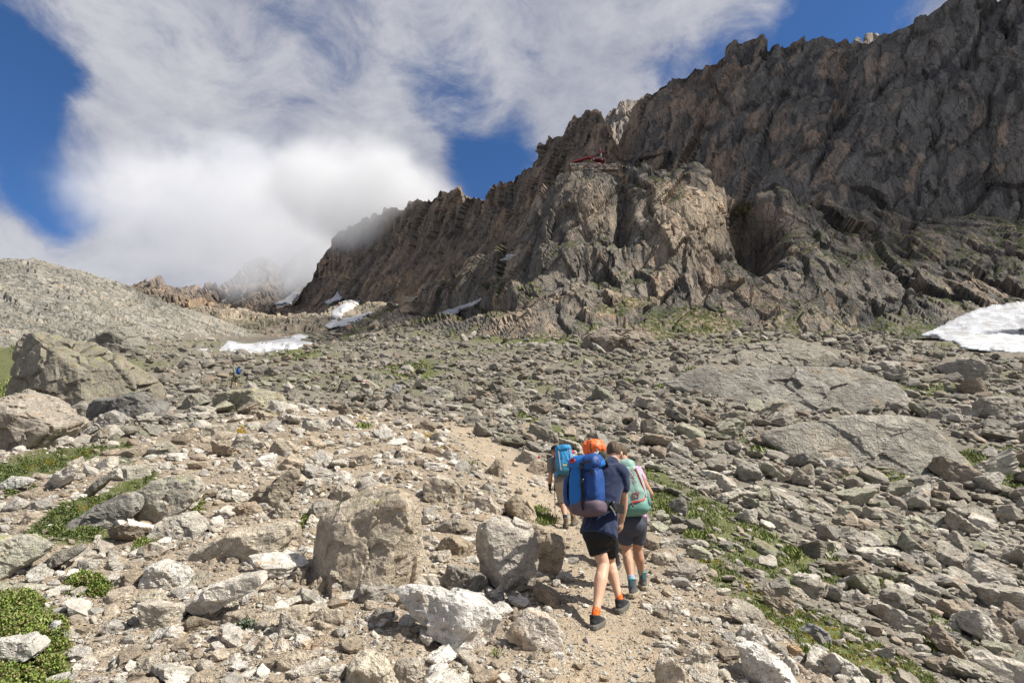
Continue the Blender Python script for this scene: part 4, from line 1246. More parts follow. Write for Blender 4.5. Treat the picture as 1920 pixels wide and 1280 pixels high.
clump = fbm(np.stack([cand[:, 0] / 90, cand[:, 1] / 45, 0 * cand[:, 0]], -1), 3, 19)
wpx = wpx * (1 + 0.55 * clump)
for (poly, _, _, label, _) in HERO:
    if 'slab outcrop' in label or 'whaleback' in label or 'rib of rock below' in label:
        prob = np.where(poly_dist(cand[:, 0], cand[:, 1], hull2(poly)) > 4, prob * 0.03, prob)
SNOW = [[(1722, 628), (1760, 612), (1800, 592), (1850, 573), (1935, 562), (2080, 556), (2080, 668), (1935, 663), (1850, 659), (1800, 651), (1788, 640), (1750, 634)],
        [(360, 656), (412, 655), (426, 641), (460, 643), (500, 641), (540, 634), (562, 626), (577, 629), (556, 640), (584, 643), (548, 656), (480, 662), (430, 658)],
        [(604, 612), (624, 597), (620, 582), (648, 566), (674, 564), (668, 576), (642, 588), (634, 601), (692, 587), (662, 602), (622, 615)],
        [(823, 590), (858, 573), (906, 559), (896, 572), (852, 589)]]
for poly in SNOW:
    prob = np.where(poly_dist(cand[:, 0], cand[:, 1] - 2, poly) > -5, 0, prob)
keep = rs.uniform(0, 1, len(cand)) < prob
for b in PEOPLE_BOX:
    keep &= ~((cand[:, 0] > b[0]) & (cand[:, 0] < b[2]) & (cand[:, 1] > b[1]) & (cand[:, 1] < b[3]) & (wpx > 8))
for (x0, y0, x1, y1, poly) in HERO_BOX:
    if x1 - x0 < 420:
        keep &= ~in_poly(cand[:, 0], cand[:, 1], hull2(poly))
cand, wpx, zf_, zg_, zt_ = cand[keep], wpx[keep], zf_[keep], zg_[keep], zt_[keep]
order = np.argsort(-wpx)
taken = {}
sel = []
for j in order:
    x, y = cand[j]
    w = wpx[j]
    ok = True
    if w > 15:
        cxk, cyk = int(x // 40), int(y // 40)
        for a in (-1, 0, 1):
            for b in (-1, 0, 1):
                for (qx, qy, qw) in taken.get((cxk + a, cyk + b), ()):
                    if abs(qx - x) < 0.34 * (qw + w) and abs(qy - y) < 0.20 * (qw + w):
                        ok = False
        if ok:
            taken.setdefault((cxk, cyk), []).append((x, y, w))
    if ok:
        sel.append(j)
sel = np.array(sel)
cand, wpx, zf_, zg_, zt_ = cand[sel], wpx[sel], zf_[sel], zg_[sel], zt_[sel]
N_SINGLE = 180
n = len(sel)
rs = np.random.RandomState(9)
LOC, NOR, DEP = gpos(cand[:, 0], cand[:, 1])
isf = zf_ > 0.5
ang = np.where(isf, rs.uniform(-3.14, 3.14, n), rs.normal(-0.30, 0.45, n))
up = NOR * 0.75 + np.array([0, 0, 0.25]) + rs.normal(0, 1, (n, 3)) * np.where(isf, 0.20, 0.22)[:, None]
up /= np.linalg.norm(up, axis=1, keepdims=True)
ax = np.stack([np.cos(ang), np.sin(ang), np.where(isf, 0, rs.normal(-0.16, 0.14, n))], -1)
xa = ax - up * (ax * up).sum(1, keepdims=True)
xa /= np.linalg.norm(xa, axis=1, keepdims=True)
BM = np.stack([xa, np.cross(up, xa), up], 1)                    # rows are axes
SIZE = wpx * DEP / FPX
KP = rs.randint(0, 40, n)
PAL_F = np.array([(0.50, 0.45, 0.375), (0.59, 0.55, 0.475), (0.43, 0.365, 0.285), (0.44, 0.41, 0.365), (0.65, 0.61, 0.545), (0.37, 0.305, 0.23)])
PAL_T = np.array([(0.345, 0.315, 0.265), (0.41, 0.375, 0.32), (0.29, 0.262, 0.215), (0.25, 0.232, 0.20), (0.46, 0.425, 0.37), (0.33, 0.275, 0.215), (0.315, 0.305, 0.235)])
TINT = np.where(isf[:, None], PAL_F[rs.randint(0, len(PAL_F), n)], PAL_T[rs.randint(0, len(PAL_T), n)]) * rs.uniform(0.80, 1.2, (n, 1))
TINT = TINT * np.where(isf, 1.0, np.interp(cand[:, 1], [620, 700, 800, 950], [0.70, 0.80, 0.98, 1.15]))[:, None]  # cloud shade over the farther talus is painted into the block tint
LICH = np.where(rs.uniform(0, 1, n) < 0.35, rs.uniform(0, 0.5, n), 0.0)
ASPZ = np.array([p_[0][2] for p_ in PROTO])[KP]
LOC = LOC + NOR * (SIZE * ASPZ * np.where(isf, 0.24, 0.42))[:, None]
can1 = (cand[:, 0] > 0) & (cand[:, 0] < 1920) & (cand[:, 1] < 1275) & (wpx > 12)
one = np.zeros(n, bool)
one[np.nonzero(can1)[0][:N_SINGLE]] = True
singles = []
for j in np.nonzero(one)[0]:
    P, Fc, rr = proto_mesh(KP[j], 4 if wpx[j] > 46 else 3, 36, 1.0, 300 + int(j))
    P = (P * SIZE[j]) @ BM[j]
    singles.append((cand[j, 0], cand[j, 1], wpx[j], P, Fc, rr, TINT[j], LICH[j], LOC[j], PROTO[KP[j]][1], isf[j], DEP[j]))


def scatter(name, mask, protos_of, mat, label):
    V, Fc, C, nv = [], [], [], 0
    for lod, (lo, hi) in protos_of:
        for k in range(40):
            ix = np.nonzero(mask & (KP == k) & (wpx >= lo) & (wpx < hi))[0]
            if not len(ix):
                continue
            P, F0 = lod[k]
            m = len(P)
            W_ = np.einsum('vi,nij->nvj', P, BM[ix]) * SIZE[ix][:, None, None] + LOC[ix][:, None, :]
            V.append(W_.reshape(-1, 3))
            Fc.append((F0[None] + (np.arange(len(ix)) * m)[:, None, None]).reshape(-1, 3) + nv)
            nv += m * len(ix)
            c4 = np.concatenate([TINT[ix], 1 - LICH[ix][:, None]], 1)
            C.append(np.repeat(c4, m, 0))
    me = mesh_np(name, np.concatenate(V), np.concatenate(Fc), mat, np.concatenate(C), False)
    link(name, me, kind='stuff', label=label, cat='rubble')


LODS = [(LOW, (0, 10)), (MED, (10, 32)), (HIG, (32, 999))]
scatter('rubble', ~one & (DEP < 24), LODS, M_ROCK, 'loose angular rubble lying over the near slope')
scatter('talus_field', ~one & (DEP >= 24), LODS, M_TALUS, 'grey block talus spreading below the cliffs')

# gravel on the near soil
rs = np.random.RandomState(31)
pv = np.array([(1, 0, 0), (-1, 0, 0), (0, 1, 0), (0, -1, 0), (0, 0, 1), (0, 0, -1)], float)
pf = np.array([(0, 2, 4), (2, 1, 4), (1, 3, 4), (3, 0, 4), (2, 0, 5), (1, 2, 5), (3, 1, 5), (0, 3, 5)])
px_, py_, ms_ = [], [], []
for (y0, y1, n, ms) in [(780, 860, 6500, 3.2), (860, 960, 9500, 3.6), (960, 1080, 11000, 4.0), (1080, 1200, 11500, 4.5), (1200, 1340, 11500, 5.2)]:
    px_.append(rs.uniform(-80, 1800, n))
    py_.append(rs.uniform(y0, y1, n))
    ms_.append(np.full(n, ms))
px_, py_, ms_ = np.concatenate(px_), np.concatenate(py_), np.concatenate(ms_)
f_, g_, t_ = ground_zones(px_, py_)
ok = (f_ > 0.2) & (g_ < 0.55)
px_, py_, ms_, t_ = px_[ok], py_[ok], ms_[ok], t_[ok]
n = len(px_)
P0, N0, D0 = gpos(px_, py_)
sz = ms_ * np.exp(rs.normal(0, 0.5, n)) * np.where(t_ > 0.4, 0.7, 1.0) * D0 / FPX * 0.5
V = (pv[None] * rs.uniform(0.75, 1.35, (n, len(pv), 1)) + rs.normal(0, 0.22, (n, len(pv), 3))) * np.stack([np.ones(n), rs.uniform(0.6, 1, n), rs.uniform(0.4, 0.75, n)], -1)[:, None, :]
a = rs.uniform(0, 6.28, n)
X_ = V[..., 0] * np.cos(a)[:, None] - V[..., 1] * np.sin(a)[:, None]
Y_ = V[..., 0] * np.sin(a)[:, None] + V[..., 1] * np.cos(a)[:, None]
V = np.stack([X_, Y_, V[..., 2]], -1) * sz[:, None, None] + P0[:, None] + np.array([0, 0, 1]) * (sz * 0.15)[:, None, None]
C = np.ones((n, len(pv), 4))
C[..., :3] = (PAL_F[rs.randint(0, len(PAL_F), n)] * rs.uniform(0.8, 1.25, (n, 1)))[:, None]
me = mesh_np('gravel', V.reshape(-1, 3), (pf[None] + (np.arange(n) * len(pv))[:, None, None]).reshape(-1, 3), M_ROCK, C.reshape(-1, 4), False)
link('gravel', me, kind='stuff', label='pale gravel and pebbles strewn on the trail soil', cat='gravel')

# scree on the moraine hillside
ms_, mf_ = MOR[1], None
rs = np.random.RandomState(41)
rr_, cc_ = rs.randint(4, 74, 9000), rs.randint(150, ms_.shape[1] - 2, 9000)
u_, v_ = rs.uniform(0, 1, (9000, 1)), rs.uniform(0, 1, (9000, 1))
P0 = ms_[rr_, cc_] * (1 - u_) * (1 - v_) + ms_[rr_, cc_ + 1] * u_ * (1 - v_) + ms_[rr_ + 1, cc_] * (1 - u_) * v_ + ms_[rr_ + 1, cc_ + 1] * u_ * v_
n = len(P0)
sz = np.exp(rs.normal(0, 0.5, n)) * 2.3 * (P0[:, 1] * CT + P0[:, 2] * ST) / FPX * 0.5
V = pv[None] * rs.uniform(0.6, 1.25, (n, len(pv), 1)) * np.array([1.2, 0.9, 0.6]) * sz[:, None, None] + P0[:, None]
C = np.ones((n, len(pv), 4))
C[..., :3] = (PAL_T[rs.randint(0, len(PAL_T), n)] * rs.uniform(0.8, 1.3, (n, 1)))[:, None]
me = mesh_np('scree', V.reshape(-1, 3), (pf[None] + (np.arange(n) * len(pv))[:, None, None]).reshape(-1, 3), M_TALUS, C.reshape(-1, 4), False)
link('scree', me, kind='stuff', label='fine grey scree strewn over the moraine hillside', cat='scree')

# single loose rocks, described by their nearest landmark
LM = [(l[0], l[1], l[2].split(',')[0]) for l in LAND if len(l[2].split(',')[0].split()) <= 8]
DIRW = ['right of', 'below and right of', 'below', 'below and left of', 'left of', 'above and left of', 'above', 'above and right of']
ORD = 'nearest second third fourth fifth sixth seventh eighth ninth tenth eleventh twelfth thirteenth fourteenth fifteenth sixteenth seventeenth eighteenth nineteenth twentieth'.split()


def colour_word(c):
    v = c.mean()
    w = c[0] - c[2]
    if v > 0.46:
        return 'pale'
    if w / v > 0.42:
        return 'brown'
    if w / v > 0.30:
        return 'tan'
    return 'grey' if v > 0.27 else 'dark grey'


rec = []
for s in singles:
    d = [(math.hypot(s[0] - m[0], (s[1] - m[1]) * 1.3), m) for m in LM]
    dist, m = min(d, key=lambda q: q[0])
    ang = math.atan2(s[1] - m[1], s[0] - m[0])
    dw = DIRW[int(round(ang / (math.pi / 4))) % 8]
    rec.append([m[2], dw, colour_word(s[6]), s[9], dist, s])
byk = {}
for r_ in rec:
    byk.setdefault((r_[0], r_[1]), []).append(r_)
for (lm, dw), lst in byk.items():
    lst.sort(key=lambda q: q[4])
    for q, r_ in enumerate(lst):
        s = r_[5]
        lm_ = lm
        rank = ORD[min(q, 19)]
        if len(lst) == 1:
            label = '%s %s rock %s the %s' % (r_[2], r_[3], dw, lm_)
        else:
            label = '%s %s rock, %s %s the %s' % (r_[2], r_[3], rank, dw, lm_)
        if len(label.split()) > 16:
            label = label.replace(r_[3] + ' rock', 'rock').replace('dark grey', 'dark').replace(' and ', '-')
        mat = M_TALUS if s[11] > 24 else M_ROCK
        me = mesh_np('loose_rock', s[3], s[4], mat, rock_tint(s[6], s[5], None, s[7]), False)
        link('loose_rock', me, label=label, cat='rock', group='loose rocks on the sunlit foreground slope' if s[10] else 'blocks of the talus field', loc=s[8])

# ------------------------------------------------------------------ snow
WV = [G.reshape(-1, 3)] + [w[0].reshape(-1, 3) for w in WALLS]
WF, off = [GFACES], len(G.reshape(-1, 3))
for w in WALLS:
    WF.append(w[1] + off)
    off += len(w[0].reshape(-1, 3))
BVH_ALL = BVHTree.FromPolygons(np.concatenate(WV).tolist(), np.concatenate(WF).tolist())


def snow(poly, label, step=3.0, lift=0.012, bl=5, fold=0.0):
    xs = np.arange(min(a for a, b in poly) - 4 * step, max(a for a, b in poly) + 5 * step, step)
    ys = np.arange(min(b for a, b in poly) - 4 * step, max(b for a, b in poly) + 5 * step, step)
    X, Y = np.meshgrid(xs, ys)
    wob = 3.0 * fbm(np.stack([X / 14, Y / 8, 0 * X], -1), 3, 5)
    Dm = np.zeros(X.shape)
    last = 200.0
    for r in range(X.shape[0]):
        for c in range(X.shape[1]):
            loc, _, d = hit(X[r, c], Y[r, c], BVH_ALL)
            if loc is not None:
                last = d
            Dm[r, c] = last
    Ds = np.exp(blur(blur(np.log(Dm), 0, bl), 1, bl))
    sd = poly_dist(X, Y, poly) + wob
    Dn = np.minimum(Ds, Dm) * (1 - lift * sstep(sd, 0, 9) + 0.14 * (1 - sstep(sd, -5, 0)))
    V = at(X, Y, Dn)
    ok = (sd > -6)
    fc = grid_faces(*X.shape)[:, ::-1]
    fc = fc[ok.ravel()[fc].all(1)]
    used, inv = np.unique(fc, return_inverse=True)
    me = mesh_np('snow_patch', V.reshape(-1, 3)[used], inv.reshape(fc.shape), M_SNOW, None, True)
    link('snow_patch', me, label=label, cat='snow patch', group='old snow patches below the walls')


snow(SNOW[0], 'big white snow patch at the right edge below the cliff', 3.0, 0.009)
snow(SNOW[1], 'long level snowfield in front of the pale rock hump', 2.2, 0.04)
snow(SNOW[2], 'forked snow patch between the hump and the talus', 2.6, 0.02)
snow(SNOW[3], 'narrow snow strip below the dark overhang', 2.6, 0.02)
snow([(512, 571), (538, 559), (552, 544), (558, 550), (546, 567)], 'small snow tongue beside the foot of the far crag', 2.6)
snow([(603, 568), (624, 559), (634, 546), (644, 558), (622, 567)], 'small snow patch at the foot of the jagged ridge', 2.6)
snow([(938, 487), (952, 477), (968, 478), (952, 488)], 'tiny snow fleck high on the ledge left of the buttress', 2.2)

# ------------------------------------------------------------------ plants
def mat_leaf(name):
    m, t, b = new_mat(name)
    tint = t.new('ShaderNodeAttribute', attribute_name='tint')
    t.set(b, 'Base Color', tint.outputs['Color'])
    b.inputs['Roughness'].default_value = 0.65
    b.inputs['Specular IOR Level'].default_value = 0.3
    b.inputs['Subsurface Weight'].default_value = 0.0
    return m


M_LEAF = mat_leaf('leaf')


def rnd_in(poly, n, rs):
    xs = [a for a, b in poly]
    ys = [b for a, b in poly]
    out = []
    while len(out) < n:
        x = rs.uniform(min(xs), max(xs), n * 2)
        y = rs.uniform(min(ys), max(ys), n * 2)
        m = in_poly(x, y, poly)
        out += list(zip(x[m], y[m]))
    return out[:n]


def cushion(polys, n, leaf, hump, cols, rs, name, label, cat, kind=None, group=None):
    V, Fc, C, nn = [], [], [], 0
    for poly in polys:
        pts = np.array(rnd_in(poly, n, rs))
        sd = poly_dist(pts[:, 0], pts[:, 1], poly)
        k_ = rs.uniform(0, 1, len(pts)) < (0.25 + 0.12 * sd) * sstep(fbm(np.stack([pts[:, 0] / 22, pts[:, 1] / 15, 0 * sd], -1), 3, 27), -0.28, 0.05)
        pts, sd = pts[k_], sd[k_]
        P, N_, D_ = gpos(pts[:, 0], pts[:, 1])
        m = len(pts)
        h = hump * np.minimum(1, sd / 14.0) * rs.uniform(0.3, 1.0, m)
        tone = cols[rs.randint(0, len(cols), m)] * rs.uniform(0.7, 1.35, (m, 1))
        for q in range(6):
            a = rs.uniform(0, 6.28, m)
            el = rs.uniform(0.15, 1.2, m)
            d = np.stack([np.cos(a) * np.cos(el), np.sin(a) * np.cos(el), np.sin(el)], -1)
            s_ = np.stack([-np.sin(a), np.cos(a), 0 * a], -1)
            L = (leaf * rs.uniform(0.6, 1.3, m))[:, None]
            p0 = P + np.array([0, 0, 1]) * h[:, None] + rs.normal(0, leaf * 0.5, (m, 3))
            Q = np.stack([p0, p0 + d * L * 0.55 + s_ * L * 0.3, p0 + d * L, p0 + d * L * 0.55 - s_ * L * 0.3], 1)
            V.append(Q.reshape(-1, 3))
            Fc.append(np.arange(m * 4).reshape(-1, 4) + nn)
            nn += m * 4
            C.append(np.repeat(tone, 4, 0))
    me = mesh_np(name, np.concatenate(V), np.concatenate(Fc), M_LEAF, np.concatenate(C), False)
    return link(name, me, label=label, cat=cat, kind=kind, group=group)


rs = np.random.RandomState(12)
LGREEN = np.array([(0.14, 0.20, 0.035), (0.18, 0.24, 0.045), (0.10, 0.15, 0.03), (0.22, 0.24, 0.08), (0.20, 0.16, 0.07)])
DGREEN = np.array([(0.075, 0.11, 0.022), (0.10, 0.14, 0.03), (0.055, 0.085, 0.02), (0.16, 0.165, 0.07)])
SILVER = np.array([(0.16, 0.19, 0.13), (0.20, 0.23, 0.17), (0.12, 0.15, 0.09)])
cushion([[(-60, 1100), (60, 1108), (108, 1146), (138, 1200), (128, 1300), (-60, 1340)]], 8500, 0.023, 0.035, LGREEN, rs, 'creeping_willow_mat', 'dense green leaf mat at the bottom left', 'ground cover', 'stuff')
cushion([[(35, 1010), (120, 945), (235, 903), (300, 880), (285, 902), (205, 948), (140, 982), (240, 988), (222, 1012), (60, 1028)]], 5000, 0.025, 0.03, DGREEN, rs, 'alpine_mat', 'green plant strip along the dark tilted slab', 'ground cover', 'stuff')
cushion([[(-60, 885), (80, 848), (245, 828), (250, 838), (150, 872), (60, 900), (-60, 930)], [(-60, 945), (60, 905), (72, 920), (30, 936), (-60, 955)]], 3000, 0.031, 0.03, DGREEN, rs, 'alpine_mat', 'green plant strip below the large smooth boulder', 'ground cover', 'stuff')
SHR = [([(112, 1110), (125, 1085), (160, 1072), (205, 1078), (216, 1095), (198, 1116), (150, 1120)], 1300, 'round bright green cushion plant beside the yellow lichen slab', LGREEN, 0.10),
       ([(246, 1035), (255, 1010), (285, 1002), (303, 1012), (303, 1030), (275, 1040)], 700, 'green cushion plant below the dark tilted slab', LGREEN, 0.09),
       ([(664, 1108), (672, 1090), (720, 1082), (765, 1082), (776, 1060), (790, 1068), (772, 1100), (715, 1112)], 1100, 'dark green leafy shrub at the foot of the big tan boulder', DGREEN, 0.08),
       ([(616, 1108), (622, 1090), (638, 1092), (640, 1106)], 260, 'tiny green tuft left of the leafy shrub', DGREEN, 0.04),
       ([(562, 996), (564, 968), (582, 966), (590, 992)], 330, 'green tuft left of the big tan boulder', LGREEN, 0.06),
       ([(356, 968), (372, 934), (394, 930), (396, 958), (372, 975)], 420, 'green plant tucked right of the broad lichen slab', LGREEN, 0.06),
       ([(1016, 1088), (1018, 1062), (1048, 1062), (1044, 1086)], 420, 'green plant in the shade of the overhanging boulder', DGREEN, 0.06),
       ([(625, 960), (630, 944), (652, 942), (656, 956)], 260, 'silvery plant behind the big tan boulder', SILVER, 0.05),
       ([(440, 1190), (446, 1166), (470, 1160), (480, 1185), (460, 1194)], 360, 'silvery plant left of the tan wedge rock', SILVER, 0.06),
       ([(205, 872), (225, 860), (285, 860), (300, 872), (250, 880)], 420, 'silvery low plant around the squarish boulder', SILVER, 0.05),
       ([(420, 850), (430, 838), (446, 842), (446, 856)], 240, 'silvery tuft below the grey-tan block', SILVER, 0.05)]
for poly, n, lab, cols, hump in SHR:
    cushion([poly], n * 2, 0.022, hump * 0.8, cols, rs, 'cushion_plant', lab, 'plant', None, 'cushion plants between the rocks')

# turf: grass blades
V, Fc, C, nn = [], [], [], 0
GR = np.array([(0.10, 0.13, 0.028), (0.13, 0.165, 0.035), (0.08, 0.10, 0.025), (0.19, 0.18, 0.07), (0.14, 0.19, 0.03)])
turf = []
for gi, (poly, s_) in enumerate(GRASS):
    if gi in (12, 13, 14):
        continue
    a = abs(sum(p[0] * q[1] - q[0] * p[1] for p, q in zip(poly, poly[1:] + poly[:1]))) * 0.5
    yc = np.mean([b for _, b in poly])
    turf.append((poly, int(a / (4.5 if yc > 840 else 9.0)), 1.0))
for (x, y, r) in [(1565, 1048, 12), (1590, 1060, 8), (1660, 1100, 11), (1670, 1118, 12), (1745, 1160, 9), (1762, 1172, 11), (1782, 1186, 7), (1722, 1205, 14), (1750, 1218, 13), (1790, 1206, 6), (1850, 1250, 9), (1885, 1265, 8), (1822, 1212, 8), (1545, 1215, 9),
                  (1508, 1228, 8), (1390, 1058, 10), (1312, 1005, 14), (1430, 1010, 13), (1520, 1075, 12), (1250, 955, 12), (1215, 905, 8), (1480, 1040, 14), (1010, 962, 12), (1022, 975, 14), (1450, 1245, 7), (600, 1020, 6), (930, 1225, 6), (880, 870, 6), (1290, 1072, 5),
                  (1420, 845, 6), (1445, 850, 7), (1470, 852, 6), (1360, 812, 7), (1400, 830, 6), (1240, 730, 9), (1180, 715, 9), (1140, 720, 7), (1300, 700, 8), (560, 815, 6), (470, 800, 6), (680, 800, 7)]:
    turf.append(([(x + r * 1.3 * math.cos(k * 0.785 + r), y + r * 0.7 * math.sin(k * 0.785 + r)) for k in range(8)], int(r * r * 0.9), 1.6))
for poly, n, vig in turf:
    pts = np.array(rnd_in(poly, max(n, 6), rs))
    if vig < 1.5:
        pts = pts[fbm(np.stack([pts[:, 0] / 26, pts[:, 1] / 16, 0 * pts[:, 0] + 3.3], -1), 3, 8) > -0.05]
    m = len(pts)
    if not m:
        continue
    P, N_, D_ = gpos(pts[:, 0], pts[:, 1])
    tone = GR[rs.randint(0, 5, m)] * rs.uniform(0.75, 1.3, (m, 1)) * (1.25 if vig > 1.5 else 1)
    H = (6.0 if vig < 1.5 else 9.0) * D_ / FPX * rs.uniform(0.6, 1.4, m)
    for q in range(4):
        a = rs.uniform(0, 6.28, m)
        d = np.stack([np.cos(a) * 0.6, np.sin(a) * 0.6, 0 * a + 0.8], -1) * (H * rs.uniform(0.7, 1.2, m))[:, None]
        s_ = np.stack([-np.sin(a), np.cos(a), 0 * a], -1) * (H * 0.13)[:, None]
        p0 = P + rs.normal(0, 1, (m, 3)) * np.array([1, 1, 0.1]) * (H * 0.5)[:, None]
        V.append(np.stack([p0 - s_, p0 + s_, p0 + d], 1).reshape(-1, 3))
        Fc.append(np.arange(m * 3).reshape(-1, 3) + nn)
        nn += m * 3
        C.append(np.repeat(tone, 3, 0))
me = mesh_np('grass', np.concatenate(V), np.concatenate(Fc), M_LEAF, np.concatenate(C), False)
link('grass', me, kind='stuff', label='short alpine grass growing in patches between the stones', cat='grass')

# yellow flowers
V, Fc, C, nn = [], [], [], 0
FL = [([(1380, 1080), (1450, 1120), (1560, 1165), (1660, 1222), (1730, 1275), (1600, 1280), (1530, 1215), (1440, 1160)], 330), ([(1280, 1010), (1330, 1040), (1360, 1060), (1320, 1060)], 40),
      ([(80, 868), (105, 862), (110, 874), (85, 874)], 26), ([(130, 860), (165, 845), (175, 852), (140, 866)], 14), ([(40, 880), (70, 868), (74, 876), (50, 888)], 10), ([(436, 812), (458, 804), (460, 814), (442, 816)], 30),
      ([(790, 818), (812, 812), (812, 822), (792, 823)], 24), ([(825, 838), (840, 838), (838, 846), (826, 845)], 12), ([(500, 776), (525, 772), (528, 780), (505, 782)], 12), ([(660, 770), (670, 768), (690, 790), (675, 790)], 8),
      ([(140, 955), (178, 940), (182, 950), (150, 966)], 18), ([(1400, 1085), (1500, 1130), (1500, 1150), (1410, 1110)], 30), ([(590, 980), (600, 976), (640, 984), (620, 990)], 3)]
for poly, n in FL:
    for (x, y) in rnd_in(poly, n, rs):
        loc, nor, D0 = hit(x, y)
        if loc is None:
            continue
        r = rs.uniform(1.4, 2.6) * D0 / FPX
        p = np.array(loc) + np.array([0, 0, rs.uniform(2.0, 5.5) * D0 / FPX])
        t1 = np.array([1, 0, 0.0])
        t2 = np.array([0, -0.6, 0.8])
        ring = [p + r * (t1 * math.cos(k * 1.047) + t2 * math.sin(k * 1.047)) for k in range(6)]
        V += [p + np.array([0, -0.3, -0.3]) * r] + ring
        for k in range(6):
            Fc.append([nn, nn + 1 + k, nn + 1 + (k + 1) % 6])
        nn += 7
        C += [np.array((0.75, 0.50, 0.02)) * rs.uniform(0.8, 1.1)] * 7
me = mesh_np('yellow_flowers', np.array(V), np.array(Fc), M_LEAF, np.array(C), False)
link('yellow_flowers', me, kind='stuff', label='tiny yellow flowers dotted over turf and soil', cat='flowers')

# ------------------------------------------------------------------ people
def nrm_(v):
    v = np.asarray(v, float)
    return v / (np.linalg.norm(v) + 1e-12)


def pix(px, py, Y):
    r = ray(px, py)
    return r * (Y / r[1])


def capsule(p0, r0, p1, r1, side=None, seg=14, hem=False):
    """closed tapered limb between two points; radii may be (across, deep); hem leaves the far end cut square"""
    p0, p1 = np.asarray(p0, float), np.asarray(p1, float)
    r0 = np.array([r0, r0]) if np.isscalar(r0) else np.array(r0, float)
    r1 = np.array([r1, r1]) if np.isscalar(r1) else np.array(r1, float)
    ax = nrm_(p1 - p0)
    if side is None:
        side = np.array([1, 0, 0]) if abs(ax[0]) < 0.8 else np.array([0, 1, 0])
    a = nrm_(np.asarray(side, float) - ax * (ax @ np.asarray(side, float)))
    b = np.cross(ax, a)
    rings = []
    L = np.linalg.norm(p1 - p0)
    for t in (-1.45, -1.1, -0.75, -0.38):
        rings.append((p0 + ax * r0.mean() * math.sin(t), r0 * math.cos(t)))
    for t in np.linspace(0, 1, 7):
        rings.append((p0 + (p1 - p0) * t, r0 * (1 - t) + r1 * t))
    if hem:
        rings.append((p1 + ax * 0.001, r1 * 0.98))
    else:
        for t in (0.38, 0.75, 1.1, 1.45):
            rings.append((p1 + ax * r1.mean() * math.sin(t), r1 * math.cos(t)))
    V, Fc = [], []
    for c, r in rings:
        for k in range(seg):
            th = 2 * math.pi * k / seg
            V.append(c + a * r[0] * math.cos(th) + b * r[1] * math.sin(th))
    n = len(rings)
    for i in range(n - 1):
        for k in range(seg):
            k2 = (k + 1) % seg
            Fc.append([i * seg + k, i * seg + k2, (i + 1) * seg + k2, (i + 1) * seg + k])
    return V, Fc, [list(range(seg))[::-1], [(n - 1) * seg + k for k in range(seg)]]


def ellip(c, r, axes=None, seg=16):
    A = np.eye(3) if axes is None else np.array(axes, float)
    V, Fc = [], []
    rings = 10
    for i in range(rings + 1):
        ph = -math.pi / 2 + math.pi * (0.03 + 0.94 * i / rings)
        for k in range(seg):
            th = 2 * math.pi * k / seg
            d = np.array([r[0] * math.cos(ph) * math.cos(th), r[1] * math.cos(ph) * math.sin(th), r[2] * math.sin(ph)])
            V.append(np.asarray(c) + d @ A)
    for i in range(rings):
        for k in range(seg):
            k2 = (k + 1) % seg
            Fc.append([i * seg + k, i * seg + k2, (i + 1) * seg + k2, (i + 1) * seg + k])
    return V, Fc, [list(range(seg))[::-1], [rings * seg + k for k in range(seg)]]


def fuse(prims, voxel, smooth=3, factor=0.5):
    """melt overlapping closed forms into one continuous surface; returns vertices, faces"""
    V, Fc = [], []
    for (v, f, caps) in prims:
        o = len(V)
        V += [tuple(x) for x in v]
        Fc += [[i + o for i in q] for q in f] + [[i + o for i in q] for q in caps]
    me = bpy.data.meshes.new('tmp')
    me.from_pydata(V, [], Fc)
    ob = bpy.data.objects.new('tmp', me)
    COL.objects.link(ob)
    md = ob.modifiers.new('r', 'REMESH')
    md.mode = 'VOXEL'
    md.voxel_size = voxel
    if smooth:
        sm = ob.modifiers.new('s', 'SMOOTH')
        sm.iterations = smooth
        sm.factor = factor
    dg = bpy.context.evaluated_depsgraph_get()
    ev = ob.evaluated_get(dg)
    m2 = ev.to_mesh()
    n = len(m2.vertices)
    co = np.empty(n * 3, np.float32)
    m2.vertices.foreach_get('co', co)
    no = np.empty(n * 3, np.float32)
    m2.vertex_normals.foreach_get('vector', no)
    polys = [tuple(p.vertices) for p in m2.polygons]
    ev.to_mesh_clear()
    bpy.data.objects.remove(ob)
    bpy.data.meshes.remove(me)
    return co.reshape(-1, 3).astype(float), no.reshape(-1, 3).astype(float), polys


def raw_mesh(name, V, polys, mat, smooth=True):
    me = bpy.data.meshes.new(name)
    me.from_pydata([tuple(map(float, v)) for v in V], [], [list(map(int, f)) for f in polys])
    if mat:
        me.materials.append(mat)
    if smooth:
        me.polygons.foreach_set('use_smooth', np.ones(len(me.polygons), bool))
    me.update()
    return me


def part(name, prims, voxel, mat, root, wrinkle=0.0, wscale=9.0, smooth=3, seed=0, stretch=(1, 1, 1), label=None, parent=None):
    V, N, F_ = fuse(prims, voxel, smooth)
    if wrinkle:
        q = V * wscale * np.array(stretch)
        q = q + 0.6 * np.stack([vnoise(V * wscale * 0.5, seed + k) for k in range(3)], -1)
        w = 1 - 2 * np.abs(fbm(q, 3, seed))
        V = V + N * (wrinkle * w)[:, None]
    o = link(name, raw_mesh(name, V - ORG[0], F_, mat), parent=parent or root, label=label)
    return o


ORG = [np.zeros(3)]


def simple(name, prims, mat, root, label=None):
    V, Fc = [], []
    for (v, f, caps) in prims:
        o = len(V)
        V += list(v)
        Fc += [[i + o for i in q] for q in f] + [[i + o for i in q] for q in caps]
    return link(name, raw_mesh(name, np.array(V) - ORG[0], Fc, mat), parent=root, label=label)


